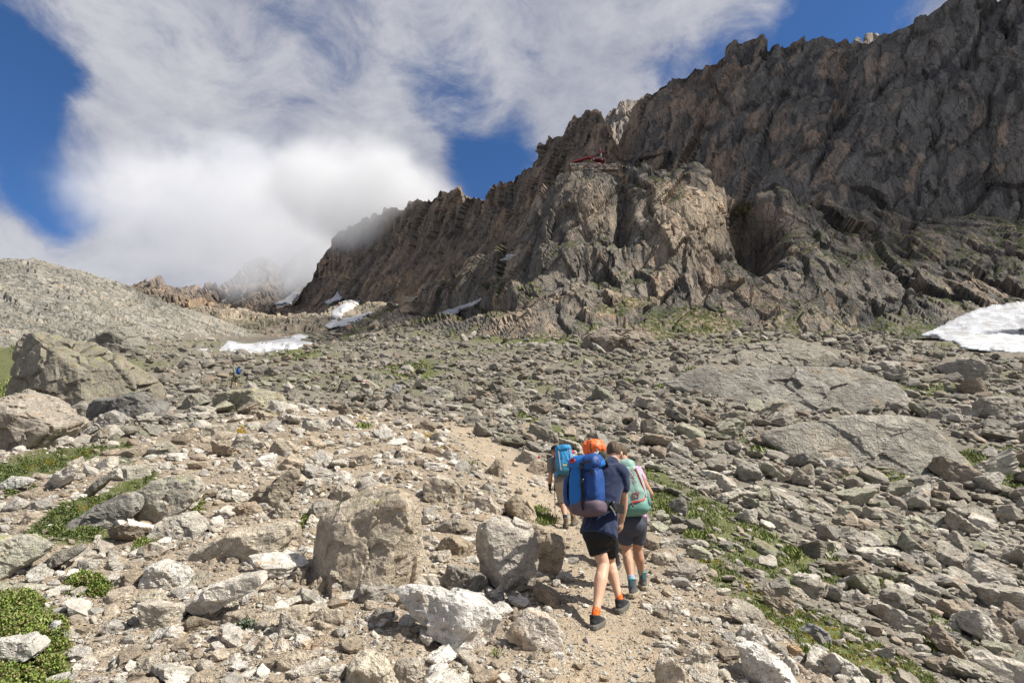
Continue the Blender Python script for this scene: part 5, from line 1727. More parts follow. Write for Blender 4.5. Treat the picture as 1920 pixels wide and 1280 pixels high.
def sbox(c, half, axes, p=5.0, sub=4, wr=0.0, ws=10.0, seed=0, taper=None):
    """soft box: axes rows are the three directions"""
    d, Fc = ICO[sub]
    h = np.array(half, float)
    dd = d * h
    dd = dd / np.linalg.norm(dd, axis=1, keepdims=True)
    r = (np.abs(dd / h) ** p).sum(1) ** (-1.0 / p)
    P = dd * r[:, None]
    if taper:
        t = P[:, 2] / h[2]
        P[:, 0] *= 1 + taper[0] * t
        P[:, 1] *= 1 + taper[1] * t
    if wr:
        n = P / h
        n = n / np.linalg.norm(n, axis=1, keepdims=True)
        P = P + n * (wr * (1 - 2 * np.abs(fbm(P * ws + seed, 3, seed))))[:, None]
    return np.asarray(c) + P @ np.array(axes), Fc


def sbox_part(name, c, half, axes, mat, root, **k):
    lab = k.pop('label', None)
    V, Fc = sbox(c, half, axes, **k)
    return link(name, raw_mesh(name, V - ORG[0], Fc, mat), parent=root, label=lab)


def strap(name, pts, width, thick, side, mat, root):
    """flat webbing following points, side = across direction(s)"""
    pts = [np.asarray(p, float) for p in pts]
    V, Fc = [], []
    for i, p in enumerate(pts):
        t = nrm_(pts[min(i + 1, len(pts) - 1)] - pts[max(i - 1, 0)])
        s = side[i] if isinstance(side, list) else side
        s = nrm_(s - t * (t @ s))
        n = np.cross(t, s)
        for (a, b) in ((-1, -1), (1, -1), (1, 1), (-1, 1)):
            V.append(p + s * a * width * 0.5 + n * b * thick * 0.5)
    for i in range(len(pts) - 1):
        for k in range(4):
            Fc.append([i * 4 + k, i * 4 + (k + 1) % 4, i * 4 + 4 + (k + 1) % 4, i * 4 + 4 + k])
    Fc += [[3, 2, 1, 0], [len(V) - 4, len(V) - 3, len(V) - 2, len(V) - 1]]
    return link(name, raw_mesh(name, np.array(V) - ORG[0], Fc, mat, False), parent=root)


def hand(wrist, d, pn, side, s=1.0, curl=0.5):
    """palm and five fingers; d pointing direction, pn palm normal, side +1/-1 where the thumb sits"""
    d, pn = nrm_(d), nrm_(pn - nrm_(d) * (np.asarray(pn) @ nrm_(d)))
    lat = np.cross(d, pn) * side
    pr = [capsule(wrist, (0.027 * s, 0.020 * s), wrist + d * 0.085 * s, (0.040 * s, 0.016 * s), lat)]
    base = wrist + d * 0.088 * s
    for k, (o, L) in enumerate(((0.030, 0.070), (0.011, 0.080), (-0.009, 0.074), (-0.028, 0.058))):
        a = base + lat * o * s
        d1 = nrm_(d + pn * curl * 0.5)
        d2 = nrm_(d + pn * curl * 1.6)
        b = a + d1 * L * 0.52 * s
        c = b + d2 * L * 0.48 * s
        pr += [capsule(a - d * 0.01, 0.0092 * s, b, 0.0086 * s, seg=8), capsule(b, 0.0086 * s, c, 0.0076 * s, seg=8)]
    a = wrist + d * 0.03 * s + lat * 0.026 * s
    b = a + nrm_(d + lat * 0.9 + pn * 0.2) * 0.040 * s
    c = b + nrm_(d + lat * 0.3 + pn * 0.5) * 0.032 * s
    pr += [capsule(a, 0.012 * s, b, 0.0105 * s, seg=8), capsule(b, 0.0105 * s, c, 0.0088 * s, seg=8)]
    return pr


M_SKIN = mat_plain('skin_fair', (0.55, 0.33, 0.225), 0.55, 0.35, 0.16, 22, 0.35, 60, 0.004)
M_SKIN2 = mat_plain('skin_tanned', (0.42, 0.235, 0.15), 0.55, 0.35, 0.12, 18, 0.25, 120, 0.002)
M_HAIR = mat_plain('hair_brown', (0.085, 0.055, 0.032), 0.6, 0.35, 0.45, 90, 0.9, 220, 0.004)
M_NAVY = mat_plain('navy_jersey', (0.020, 0.030, 0.068), 0.85, 0.15, 0.18, 14, 0.3, 260, 0.002, 0.15)
M_BLACK = mat_plain('black_shorts', (0.012, 0.012, 0.013), 0.7, 0.25, 0.2, 14, 0.3, 260, 0.002)
M_SLATE = mat_plain('slate_shorts', (0.060, 0.066, 0.085), 0.75, 0.2, 0.15, 14, 0.3, 260, 0.002)
M_KHAKI = mat_plain('khaki_shorts', (0.36, 0.31, 0.24), 0.85, 0.15, 0.15, 14, 0.3, 260, 0.002)
M_OLIVE = mat_plain('olive_shorts', (0.075, 0.068, 0.038), 0.85, 0.15, 0.2, 8)
M_GREYT = mat_plain('grey_jersey', (0.19, 0.175, 0.155), 0.9, 0.1, 0.15, 14, 0.3, 260, 0.002)
M_PINK = mat_plain('pink_jersey', (0.58, 0.30, 0.48), 0.85, 0.15, 0.12, 14)
M_RED = mat_plain('red_jersey', (0.42, 0.035, 0.06), 0.85, 0.15, 0.15, 14)
M_SAGE = mat_plain('sage_shirt', (0.15, 0.165, 0.14), 0.85, 0.15, 0.15, 8)
M_ORSOCK = mat_plain('orange_sock', (0.82, 0.13, 0.015), 0.9, 0.1, 0.12, 60, 0.4, 400, 0.002)
M_TEALSOCK = mat_plain('teal_sock', (0.16, 0.27, 0.28), 0.9, 0.1, 0.15, 60, 0.4, 400, 0.002)
M_BLUEMARL = mat_plain('blue_marl_sock', (0.26, 0.34, 0.42), 0.9, 0.1, 0.2, 60, 0.4, 400, 0.002)
M_NAVYSOCK = mat_plain('navy_sock', (0.02, 0.03, 0.06), 0.9, 0.1, 0.2, 60)
M_GREYSOCK = mat_plain('grey_sock', (0.16, 0.15, 0.165), 0.9, 0.1, 0.2, 60)
M_SHOE = mat_plain('charcoal_mesh', (0.028, 0.029, 0.031), 0.8, 0.2, 0.3, 70, 0.5, 300, 0.003)
M_SOLE = mat_plain('grey_rubber', (0.125, 0.118, 0.105), 0.8, 0.25, 0.25, 40)
M_SOLE2 = mat_plain('tan_rubber', (0.33, 0.28, 0.20), 0.85, 0.2, 0.2, 40)
M_BOOT = mat_plain('grey_suede', (0.10, 0.098, 0.10), 0.85, 0.2, 0.25, 40, 0.4, 200, 0.003)
M_BROWNB = mat_plain('brown_suede', (0.15, 0.115, 0.08), 0.85, 0.2, 0.25, 40, 0.4, 200, 0.003)
M_TEAL = mat_plain('teal_trim', (0.06, 0.30, 0.36), 0.7, 0.2, 0.1, 40)
M_WEB = mat_plain('black_webbing', (0.010, 0.010, 0.011), 0.75, 0.25, 0.2, 90)
M_BUCK = mat_plain('black_plastic', (0.012, 0.012, 0.013), 0.35, 0.5, 0.1, 90)
M_BLUE = mat_plain('blue_nylon', (0.008, 0.125, 0.40), 0.55, 0.35, 0.14, 16, 0.5, 60, 0.004)
M_DBLUE = mat_plain('deep_blue_nylon', (0.012, 0.055, 0.215), 0.55, 0.35, 0.16, 16, 0.5, 60, 0.004)
M_PLUM = mat_plain('plum_grey_nylon', (0.105, 0.075, 0.098), 0.65, 0.3, 0.14, 16, 0.4, 60, 0.004)
M_MINT = mat_plain('mint_nylon', (0.225, 0.365, 0.315), 0.6, 0.3, 0.12, 16, 0.5, 60, 0.004)
M_MINTD = mat_plain('deep_mint_nylon', (0.115, 0.265, 0.225), 0.6, 0.3, 0.12, 16, 0.5, 60, 0.004)
M_CORAL = mat_plain('red_zip', (0.60, 0.05, 0.05), 0.6, 0.3, 0.1, 40)
M_CYAN = mat_plain('cyan_nylon', (0.030, 0.24, 0.50), 0.55, 0.35, 0.15, 16, 0.6, 50, 0.005)
M_PETROL = mat_plain('petrol_nylon', (0.040, 0.16, 0.24), 0.6, 0.3, 0.15, 16, 0.5, 60, 0.004)
M_YELL = mat_plain('yellow_trim', (0.65, 0.58, 0.05), 0.7, 0.2, 0.1, 40)
M_ORNG = mat_plain('orange_rain_cover', (0.80, 0.14, 0.03), 0.5, 0.4, 0.15, 16, 0.7, 45, 0.006)
M_FOREST = mat_plain('dark_green_nylon', (0.03, 0.045, 0.03), 0.65, 0.3, 0.15, 16)
M_WHITE = mat_plain('white_cloth', (0.70, 0.69, 0.68), 0.8, 0.2, 0.08, 20)
M_GREYW = mat_plain('grey_webbing', (0.33, 0.34, 0.35), 0.75, 0.25, 0.15, 60)
M_NCAP = mat_plain('navy_cap', (0.016, 0.017, 0.026), 0.85, 0.15, 0.2, 30)
M_BCAP = mat_plain('grey_blue_cap', (0.075, 0.095, 0.15), 0.85, 0.15, 0.2, 30)
M_EYE = mat_plain('eye_white', (0.75, 0.73, 0.70), 0.3, 0.5, 0.05, 30)
M_LIP = mat_plain('lip', (0.40, 0.15, 0.12), 0.5, 0.3, 0.1, 30)
M_POLE = mat_plain('pole_metal', (0.12, 0.12, 0.13), 0.35, 0.5, 0.1, 30)


def make_head(c, fw, up, s, skin, root_prims):
    """head prims (added to the body) and the face frame; c centre of skull"""
    fw = nrm_(fw)
    up = nrm_(up - fw * (np.asarray(up) @ fw))
    rt = np.cross(fw, up)
    A = [rt, fw, up]
    f = lambda x, y, z: c + (rt * x + fw * y + up * z) * s
    pr = [ellip(f(0, -0.008, 0.018), (0.074 * s, 0.094 * s, 0.098 * s), A), ellip(f(0, 0.030, -0.055), (0.056 * s, 0.058 * s, 0.062 * s), A),
          capsule(f(0, 0.082, 0.005), 0.010 * s, f(0, 0.105, -0.028), 0.014 * s, seg=8), ellip(f(0, 0.072, 0.028), (0.052 * s, 0.016 * s, 0.012 * s), A),
          ellip(f(0, 0.076, -0.092), (0.024 * s, 0.018 * s, 0.018 * s), A),
          ellip(f(0.078, -0.004, -0.012), (0.011 * s, 0.021 * s, 0.034 * s), A), ellip(f(-0.078, -0.004, -0.012), (0.011 * s, 0.021 * s, 0.034 * s), A)]
    return pr, f, A


def face_bits(f, A, s, root):
    for sx in (-1, 1):
        simple('eye', [ellip(f(0.030 * sx, 0.076, 0.008), (0.013 * s, 0.012 * s, 0.009 * s), A, 10)], M_EYE, root)
    simple('mouth', [ellip(f(0, 0.082, -0.066), (0.022 * s, 0.010 * s, 0.006 * s), A, 10)], M_LIP, root)


def hair_cut(f, A, s, root, vox, mat=None, crown=True):
    pr = [ellip(f(0, -0.018, 0.030), (0.081 * s, 0.094 * s, 0.100 * s), A), ellip(f(0, 0.045, 0.085), (0.062 * s, 0.045 * s, 0.036 * s), A)]
    V, N, F_ = fuse(pr, vox, 2)
    a = vnoise((V - f(0, 0, 0)) @ np.array(A).T * np.array([90, 90, 30]), 4) + 0.7 * vnoise(V * 160, 6)
    V = V + N * (0.004 * a)[:, None]
    # cut away face, ears line and nape
    loc = (V - f(0, 0, 0)) @ np.array(A).T / s
    ok = (loc[:, 2] > -0.045) & ~((loc[:, 1] > 0.062) & (loc[:, 2] < 0.055)) & ~((np.abs(loc[:, 0]) > 0.068) & (loc[:, 2] < 0.012) & (loc[:, 1] > -0.03))
    F2 = [q for q in F_ if all(ok[i] for i in q)]
    used = sorted(set(i for q in F2 for i in q))
    ix = {u: k for k, u in enumerate(used)}
    me = raw_mesh('hair', V[used] - ORG[0], [[ix[i] for i in q] for q in F2], mat or M_HAIR)
    o = link('hair', me, parent=root)
    md = o.modifiers.new('t', 'SOLIDIFY')
    md.thickness = 0.008
    return o


def cap_hat(f, A, s, root, mat, back=False):
    V, N, F_ = fuse([ellip(f(0, -0.010, 0.034), (0.084 * s, 0.104 * s, 0.092 * s), A)], 0.008, 2)
    loc = (V - f(0, 0, 0)) @ np.array(A).T / s
    ok = loc[:, 2] > 0.022 - 0.12 * loc[:, 1]
    F2 = [q for q in F_ if all(ok[i] for i in q)]
    used = sorted(set(i for q in F2 for i in q))
    ix = {u: k for k, u in enumerate(used)}
    o = link('cap', raw_mesh('cap', V[used] - ORG[0], [[ix[i] for i in q] for q in F2], mat), parent=root)
    md = o.modifiers.new('t', 'SOLIDIFY')
    md.thickness = 0.004
    sg = 1
    simple('cap_peak', [ellip(f(0, 0.125 * sg, 0.026), (0.066 * s, 0.062 * s, 0.007 * s), A)], mat, o)
    return o


def make_shoe(ankle, toe, skin_up, root, up_mat, sole_mat, s=1.0, boot=False, trim=None, pull=False):
    """ankle joint, toe direction (may dip); builds upper (> sole, laces)"""
    d = nrm_(toe)
    upv = nrm_(np.array([0, 0, 1.0]) - d * d[2])
    lt = np.cross(d, upv)
    f = lambda x, y, z: ankle + (d * x + lt * y + upv * z) * s
    zb = -0.088
    pr = [capsule(f(-0.045, 0, zb + 0.045), (0.036 * s, 0.036 * s), f(0.06, 0, zb + 0.040), (0.042 * s, 0.036 * s), lt),
          capsule(f(0.06, 0, zb + 0.038), (0.043 * s, 0.032 * s), f(0.155, 0.006, zb + 0.030), (0.040 * s, 0.024 * s), lt),
          capsule(f(-0.012, 0, zb + 0.06), (0.044 * s, 0.056 * s), f(-0.004, 0, 0.018 if not boot else 0.085), (0.049 * s, 0.056 * s), lt, hem=True),
          capsule(f(0.02, 0, 0.0 if not boot else 0.04), (0.034 * s, 0.03 * s), f(0.10, 0, zb + 0.055), (0.036 * s, 0.024 * s), lt)]
    nm = 'boot' if boot else 'shoe'
    o = part(nm, pr, 0.008, up_mat, root, 0.0015, 30, 2)
    ol = [(-0.098, -0.020), (-0.098, 0.020), (-0.075, 0.038), (-0.02, 0.038), (0.05, 0.044), (0.11, 0.050), (0.165, 0.040), (0.195, 0.012), (0.195, -0.012), (0.170, -0.036), (0.11, -0.046), (0.05, -0.042), (-0.02, -0.036), (-0.075, -0.036)]
    V, Fc = [], []
    n = len(ol)
    for zz, gr in ((zb - 0.012, 0.94), (zb - 0.002, 1.01), (zb + 0.024, 1.05), (zb + 0.036, 0.98)):
        for (x, y) in ol:
            rock = 0.020 * max(0, (x - 0.08) / 0.12) ** 2
            V.append(f(x * gr, y * gr, zz + rock))
    for i in range(3):
        for k in range(n):
            Fc.append([i * n + k, i * n + (k + 1) % n, (i + 1) * n + (k + 1) % n, (i + 1) * n + k])
    Fc += [list(range(n))[::-1], [3 * n + k for k in range(n)]]
    link('sole', raw_mesh('sole', np.array(V) - ORG[0], Fc, sole_mat, False), parent=o)
    for k in range(4):
        a = f(0.045 + 0.022 * k, -0.022, zb + 0.094 - 0.012 * k + (0.01 if boot else 0))
        b = f(0.052 + 0.022 * k, 0.022, zb + 0.094 - 0.012 * k + (0.01 if boot else 0))
        simple('lace', [capsule(a, 0.0035 * s, b, 0.0035 * s, seg=6)], trim or M_WEB, o)
    if pull:
        strap('pull_tab', [f(-0.066, 0, 0.02), f(-0.066, 0, 0.10)], 0.022, 0.005, lt, trim, o)
    if boot and trim:
        pr = []
        rng_ = [f(-0.004 + 0.056 * math.cos(a), 0.049 * math.sin(a), 0.088 + 0.012 * math.cos(a + 3.14)) for a in np.linspace(0, 2 * math.pi, 13)]
        for a, b in zip(rng_[:-1], rng_[1:]):
            pr.append(capsule(a, 0.006 * s, b, 0.006 * s, seg=6))
        simple('collar', pr, trim, o)
    return o


def ground_at(px, py):
    loc, nor, D0 = hit(px, py)
    return np.array(loc)


def person(label, group, J, rt, fw, cfg):
    """J: joints in world space"""
    s = cfg.get('s', 1.0)
    vox = cfg.get('vox', 0.009)
    root = bpy.data.objects.new('person', None)
    COL.objects.link(root)
    base = (J['footL'] + J['footR']) * 0.5
    root.location = base
    ORG[0] = base
    root['label'] = label
    root['category'] = 'person'
    root['group'] = group
    skin = cfg['skin']
    rt, fw = nrm_(rt), nrm_(fw)
    pel, che, neck = J['pelvis'], J['chest'], J['neck']
    tor = nrm_(che - pel)
    sw = cfg.get('sw', 0.185) * s
    hw = cfg.get('hw', 0.092) * s
    shL = J.get('shL', che - rt * sw)
    shR = J.get('shR', che + rt * sw)
    hiL, hiR = pel - rt * hw, pel + rt * hw
    wst = pel * 0.55 + che * 0.45
    lean = cfg.get('bulk', 1.0)
    body = [capsule(pel - tor * 0.02, (0.150 * s * lean, 0.105 * s), wst, (0.132 * s * lean, 0.098 * s), rt), capsule(wst, (0.135 * s * lean, 0.098 * s), che - tor * 0.05, (0.160 * s, 0.108 * s), rt),
            capsule(che - rt * 0.11 * s, 0.075 * s, che + rt * 0.11 * s, 0.075 * s), capsule(che + tor * 0.03, 0.06 * s, neck, 0.055 * s), capsule(neck, 0.056 * s, J['head'] - tor * 0.02, 0.054 * s)]
    hp, f, A = make_head(J['head'], J.get('hfw', fw), J.get('hup', np.array([0, 0, 1.0])), s * 1.04, skin, None)
    body += hp
    for sd, sh in (('L', shL), ('R', shR)):
        el, wr = J['el' + sd], J['wr' + sd]
        mid = (el * 0.62 + wr * 0.38)
        body += [capsule(sh, 0.060 * s, sh * 0.5 + el * 0.5, 0.054 * s), capsule(sh * 0.55 + el * 0.45, 0.055 * s, el, 0.043 * s), capsule(el, 0.044 * s, mid, 0.047 * s), capsule(mid, 0.047 * s, wr, 0.029 * s)]
        hd = J.get('hand' + sd, wr - el)
        body += hand(wr, hd, J.get('palm' + sd, (rt if sd == 'L' else -rt) + fw * 0.3), 1 if sd == 'L' else -1, s, cfg.get('curl', 0.5))
    for sd, hi in (('L', hiL), ('R', hiR)):
        kn, an = J['kn' + sd], J['an' + sd]
        calf = kn * 0.68 + an * 0.32
        back = -fw * 0.020 * s
        mid = hi * 0.55 + kn * 0.45
        body += [capsule(hi, 0.092 * s, mid, 0.078 * s), capsule(mid, 0.082 * s, kn, 0.061 * s), capsule(kn, 0.059 * s, calf + back, 0.066 * s), capsule(calf + back, 0.066 * s, kn * 0.35 + an * 0.65 + back * 0.3, 0.045 * s),
                 capsule(kn * 0.35 + an * 0.65 + back * 0.3, 0.044 * s, an, 0.037 * s)]
        body.append(ellip(calf + back * 1.4 + rt * (0.012 if sd == 'R' else -0.012) * s, (0.040 * s, 0.040 * s, 0.085 * s)))
    part('body', body, vox, skin, root, 0.0, smooth=4)
    face_bits(f, A, s * 1.04, root)
    # clothes
    hem = pel - tor * cfg.get('hem', 0.04) * s
    shirt = [capsule(wst, (0.156 * s * lean, 0.120 * s), hem, (0.190 * s * lean, 0.150 * s), rt, hem=True), capsule(wst, (0.156 * s * lean, 0.120 * s), che - tor * 0.05, (0.178 * s, 0.125 * s), rt),
             capsule(che - rt * 0.115 * s, 0.090 * s, che + rt * 0.115 * s, 0.090 * s), capsule(che + tor * 0.02, (0.10 * s, 0.085 * s), neck - tor * 0.015 * s, (0.072 * s, 0.070 * s), rt)]
    sl = cfg.get('sleeve', 0.72)
    for sd, sh in (('L', shL), ('R', shR)):
        el, wr = J['el' + sd], J['wr' + sd]
        if sl <= 1:
            end = sh * (1 - sl) + el * sl
            shirt += [capsule(sh, 0.080 * s, end, 0.068 * s, hem=True)]
        else:
            shirt += [capsule(sh, 0.076 * s, el, 0.056 * s), capsule(el, 0.056 * s, el * (2 - sl) + wr * (sl - 1), 0.042 * s, hem=True)]
    part(cfg.get('shirt_name', 't_shirt'), shirt, max(vox, 0.012), cfg['shirt'], root, 0.012 * s, 8, 3, 5, (1, 1, 0.6))
    sh_ = cfg.get('shorts_len', 0.80)
    shorts = [capsule(pel + tor * 0.05, (0.155 * s * lean, 0.112 * s), pel - tor * 0.05, (0.168 * s * lean, 0.128 * s), rt)]
    for sd, hi in (('L', hiL), ('R', hiR)):
        kn = J['kn' + sd]
        end = hi * (1 - sh_) + kn * sh_
        shorts.append(capsule(hi, 0.098 * s, end, cfg.get('leg_w', 0.096) * s, hem=True))
    part('shorts', shorts, max(vox, 0.012), cfg['shorts'], root, 0.010 * s, 9, 3, 9, (1, 1, 0.5))
    for sd in 'LR':
        an, kn = J['an' + sd], J['kn' + sd]
        sk = cfg['sock'] if not isinstance(cfg['sock'], dict) else cfg['sock'][sd]
        up = nrm_(kn - an)
        h0, h1 = cfg.get('sock_h', (-0.05, 0.075))
        part('sock', [capsule(an + up * (h0 + 0.04) * s, 0.036 * s, an + up * h1 * s, (0.040 + 0.12 * max(0, h1 - 0.08)) * s, hem=True)], 0.008, sk, root, 0.002, 60, 2)
        make_shoe(an, J['toe' + sd], None, root, cfg['shoe'], cfg['sole'], s, cfg.get('boot', False), cfg.get('trim'), cfg.get('pull', False))
    if cfg.get('glove'):
        for sd in 'LR':
            el, wr = J['el' + sd], J['wr' + sd]
            hd = J.get('hand' + sd, wr - el)
            up = nrm_(el - wr)
            part('glove', hand(wr, hd, J.get('palm' + sd, (rt if sd == 'L' else -rt) + fw * 0.3), 1 if sd == 'L' else -1, s * 1.16, cfg.get('curl', 0.5)) + [capsule(wr, 0.036 * s, wr + up * 0.05, 0.036 * s, hem=True)], 0.006, cfg['glove'], root, smooth=2)
    if cfg.get('cap'):
        cap_hat(f, A, s * 1.04, root, cfg['cap'])
        hair_cut(f, A, s * 1.02, root, 0.012)
    elif cfg.get('hair', True):
        hair_cut(f, A, s * 1.04, root, 0.007)
    return root, f, A, rt, fw, tor


def pack_root(label, org):
    r = bpy.data.objects.new('backpack', None)
    COL.objects.link(r)
    r.location = org
    ORG[0] = org
    r['label'] = label
    r['category'] = 'backpack'
    r['group'] = 'backpacks worn by the hikers'
    return r


def buckle(name, c, ax, w, h, root):
    return sbox_part(name, c, (w, 0.006, h), ax, M_BUCK, root, p=8, sub=2)


def text_part(name, body, c, xdir, ydir, size, mat, parent):
    cu = bpy.data.curves.new('t', 'FONT')
    cu.body = body
    cu.size = size
    cu.extrude = 0.001
    cu.align_x = 'CENTER'
    cu.align_y = 'CENTER'
    ob = bpy.data.objects.new('t', cu)
    COL.objects.link(ob)
    dg = bpy.context.evaluated_depsgraph_get()
    me = bpy.data.meshes.new_from_object(ob.evaluated_get(dg))
    bpy.data.objects.remove(ob)
    x, y = nrm_(xdir), nrm_(ydir)
    z = np.cross(x, y)
    n = len(me.vertices)
    co = np.empty(n * 3, np.float32)
    me.vertices.foreach_get('co', co)
    co = co.reshape(-1, 3)
    W_ = c + co[:, :1] * x + co[:, 1:2] * y + co[:, 2:3] * z - ORG[0]
    me.vertices.foreach_set('co', W_.astype(np.float32).ravel())
    me.materials.clear()
    me.materials.append(mat)
    me.update()
    return link(name, me, parent=parent)


UPZ = np.array([0, 0, 1.0])

# --- front hiker: navy t-shirt, blue pack
fL = ground_at(1122, 1177)
fR = ground_at(1166, 1146)
Ym = fL[1] + 0.30
ang = math.radians(24)
fw1 = np.array([math.sin(ang), math.cos(ang), 0])
rt1 = np.array([math.cos(ang), -math.sin(ang), 0])
J1 = dict(footL=fL, footR=fR, pelvis=pix(1124, 990, Ym), chest=pix(1141, 886, Ym + 0.20), neck=pix(1147, 866, Ym + 0.26), head=pix(1152, 850, Ym + 0.34),
          knL=pix(1132, 1058, Ym - 0.02), anL=fL + UPZ * 0.100 + np.array([-0.03, -0.02, 0]), knR=pix(1143, 1052, Ym + 0.30), anR=fR + UPZ * 0.105 + np.array([-0.02, -0.03, 0]),
          elR=pix(1170, 937, Ym + 0.22), wrR=pix(1166, 975, Ym + 0.30), elL=pix(1098, 935, Ym + 0.28), wrL=pix(1095, 965, Ym + 0.45),
          toeL=np.array([0.50, 0.86, 0.02]), toeR=np.array([0.50, 0.84, 0.10]), hfw=np.array([0.25, 0.85, -0.42]), hup=np.array([0.05, 0.42, 0.9]))
J1['shR'] = pix(1167, 888, Ym + 0.13)
J1['shL'] = J1['chest'] * 2 - J1['shR']
person('hiker in a navy t-shirt and black shorts with orange socks, nearest on the trail', 'hikers going up the trail', J1, rt1, fw1,
       dict(skin=M_SKIN, shirt=M_NAVY, shorts=M_BLACK, sock=M_ORSOCK, shoe=M_SHOE, sole=M_SOLE, vox=0.0100, shorts_len=0.70, leg_w=0.100, hem=0.075, sock_h=(-0.05, 0.085), s=1.0, hw=0.085, sleeve=0.62))


def blue_pack():
    c = pix(1101, 910, Ym - 0.14)
    b = nrm_(np.array([-0.50, -0.84, 0.12]))          # away from the wearer
    up = nrm_(np.array([0.06, 0.16, 1.0]))
    up = nrm_(up - b * (up @ b))
    r = np.cross(up, b)                                  # towards screen right
    r = -r if r[0] < 0 else r
    AX = [r, b, up]
    root = pack_root('big two-tone blue backpack with plum base worn by the nearest hiker', c)
    q = lambda x, y, z: c + r * x + b * y + up * z
    sbox_part('main_bag', q(0, 0, -0.01), (0.165, 0.125, 0.245), AX, M_DBLUE, root, p=3.2, sub=5, wr=0.010, ws=9, seed=3, taper=(-0.04, 0.0))
    sbox_part('base_panel', q(0.01, 0.004, -0.215), (0.180, 0.140, 0.085), AX, M_PLUM, root, p=2.8, wr=0.007, ws=11, seed=8)
    fp = sbox_part('front_panel', q(-0.068, 0.085, -0.015), (0.080, 0.060, 0.215), AX, M_BLUE, root, p=3.2, wr=0.008, ws=11, seed=4)
    lid = sbox_part('lid', q(-0.005, 0.012, 0.235), (0.180, 0.150, 0.072), [r, nrm_(b - up * 0.25), nrm_(up + b * 0.25)], M_BLUE, root, p=2.8, wr=0.010, ws=10, seed=5, taper=(-0.14, -0.14))
    sbox_part('lid_panel', q(0.080, 0.045, 0.240), (0.098, 0.125, 0.066), [r, nrm_(b - up * 0.25), nrm_(up + b * 0.25)], M_DBLUE, lid, p=2.8, wr=0.009, ws=10, seed=6, taper=(-0.14, -0.14))
    strap('lid_zip', [q(0.00, 0.172, 0.195), q(0.06, 0.180, 0.203), q(0.12, 0.168, 0.212), q(0.176, 0.125, 0.222)], 0.016, 0.006, up, mat_plain('dark_zip', (0.05, 0.035, 0.03), 0.7), lid)
    # emblem: black beast on a red disc
    e = q(-0.095, 0.152, 0.232)
    n = nrm_(b + up * 0.25 - r * 0.25)
    u2 = nrm_(up - n * (up @ n))
    r2 = np.cross(u2, n)
    r2 = -r2 if r2 @ r < 0 else r2
    ring = [e + n * 0.006 + r2 * 0.034 * math.cos(k * 0.3927) + u2 * 0.026 * math.sin(k * 0.3927) for k in range(16)]
    lg = link('emblem', raw_mesh('emblem', np.array(ring + [p - n * 0.02 for p in ring]) - ORG[0], [list(range(16))] + [[k, (k + 1) % 16, 16 + (k + 1) % 16, 16 + k] for k in range(16)], M_CORAL, False), parent=lid, label='red oval emblem with a black shaggy beast')
    be = [(-0.020, -0.012), (-0.012, -0.014), (-0.010, -0.004), (0.004, -0.004), (0.008, -0.014), (0.016, -0.012), (0.018, 0.006), (0.010, 0.014), (-0.004, 0.010), (-0.016, 0.008), (-0.022, -0.002)]
    bv = [e + n * 0.0075 + r2 * x + u2 * y for x, y in be]
    link('emblem_beast', raw_mesh('emblem_beast', np.array(bv) - ORG[0], [list(range(len(be)))], M_BUCK, False), parent=lid)
    # right pocket, left wing pocket
    sbox_part('front_pocket', q(0.092, 0.082, 0.005), (0.070, 0.055, 0.150), AX, M_DBLUE, root, p=3.6, wr=0.006, ws=14, seed=7)
    strap('pocket_flap', [q(0.028, 0.135, 0.138), q(0.07, 0.150, 0.150), q(0.12, 0.142, 0.150), q(0.165, 0.10, 0.138)], 0.030, 0.006, up, M_DBLUE, root)
    sbox_part('side_pocket', q(-0.195, 0.00, -0.055), (0.052, 0.085, 0.155), AX, M_DBLUE, root, p=3.0, wr=0.005, ws=14, seed=9)
    strap('center_strap', [q(0.012, 0.165, 0.185), q(0.016, 0.165, 0.10), q(0.018, 0.158, -0.02), q(0.018, 0.150, -0.13), q(0.012, 0.150, -0.20)], 0.030, 0.006, r, M_WEB, root)
    buckle('buckle', q(0.014, 0.170, 0.165), AX, 0.022, 0.028, root)
    buckle('buckle', q(0.018, 0.164, 0.025), AX, 0.018, 0.022, root)
    strap('strap_tail', [q(0.012, 0.158, -0.14), q(0.020, 0.172, -0.20), q(0.032, 0.168, -0.26)], 0.024, 0.004, r, M_WEB, root)
    strap('zip_pull', [q(0.112, 0.148, 0.140), q(0.113, 0.152, 0.085)], 0.028, 0.008, r, M_BUCK, root)
    strap('side_strap', [q(-0.145, 0.10, 0.12), q(-0.175, 0.10, -0.02), q(-0.165, 0.11, -0.15)], 0.024, 0.008, b, M_WEB, root)
    strap('side_strap', [q(-0.13, 0.125, 0.17), q(-0.15, 0.125, 0.05)], 0.014, 0.006, b, M_WEB, root)
    strap('hip_belt', [q(0.17, -0.05, -0.20), q(0.24, -0.16, -0.205), q(0.27, -0.28, -0.21)], 0.085, 0.024, up, M_WEB, root)
    sbox_part('belt_pouch', q(0.235, -0.115, -0.195), (0.024, 0.045, 0.052), AX, M_BUCK, root, p=4, sub=3)
    strap('belt_cord', [q(0.22, -0.05, -0.20), q(0.245, -0.08, -0.245), q(0.252, -0.12, -0.285)], 0.012, 0.005, r, M_GREYW, root)
    for sx in (-0.07, 0.085):
        strap('shoulder_strap', [q(sx, -0.10, 0.20), q(sx, -0.16, 0.275), q(sx, -0.25, 0.285), q(sx, -0.33, 0.23), q(sx, -0.36, 0.05)], 0.06, 0.018, r, M_WEB, root)
    text_part('lettering', 'MAMMUT', q(-0.048, 0.1478, -0.035), r * 0.75 + up * 0.55, up - r * 0.7, 0.022, M_BUCK, root)


blue_pack()

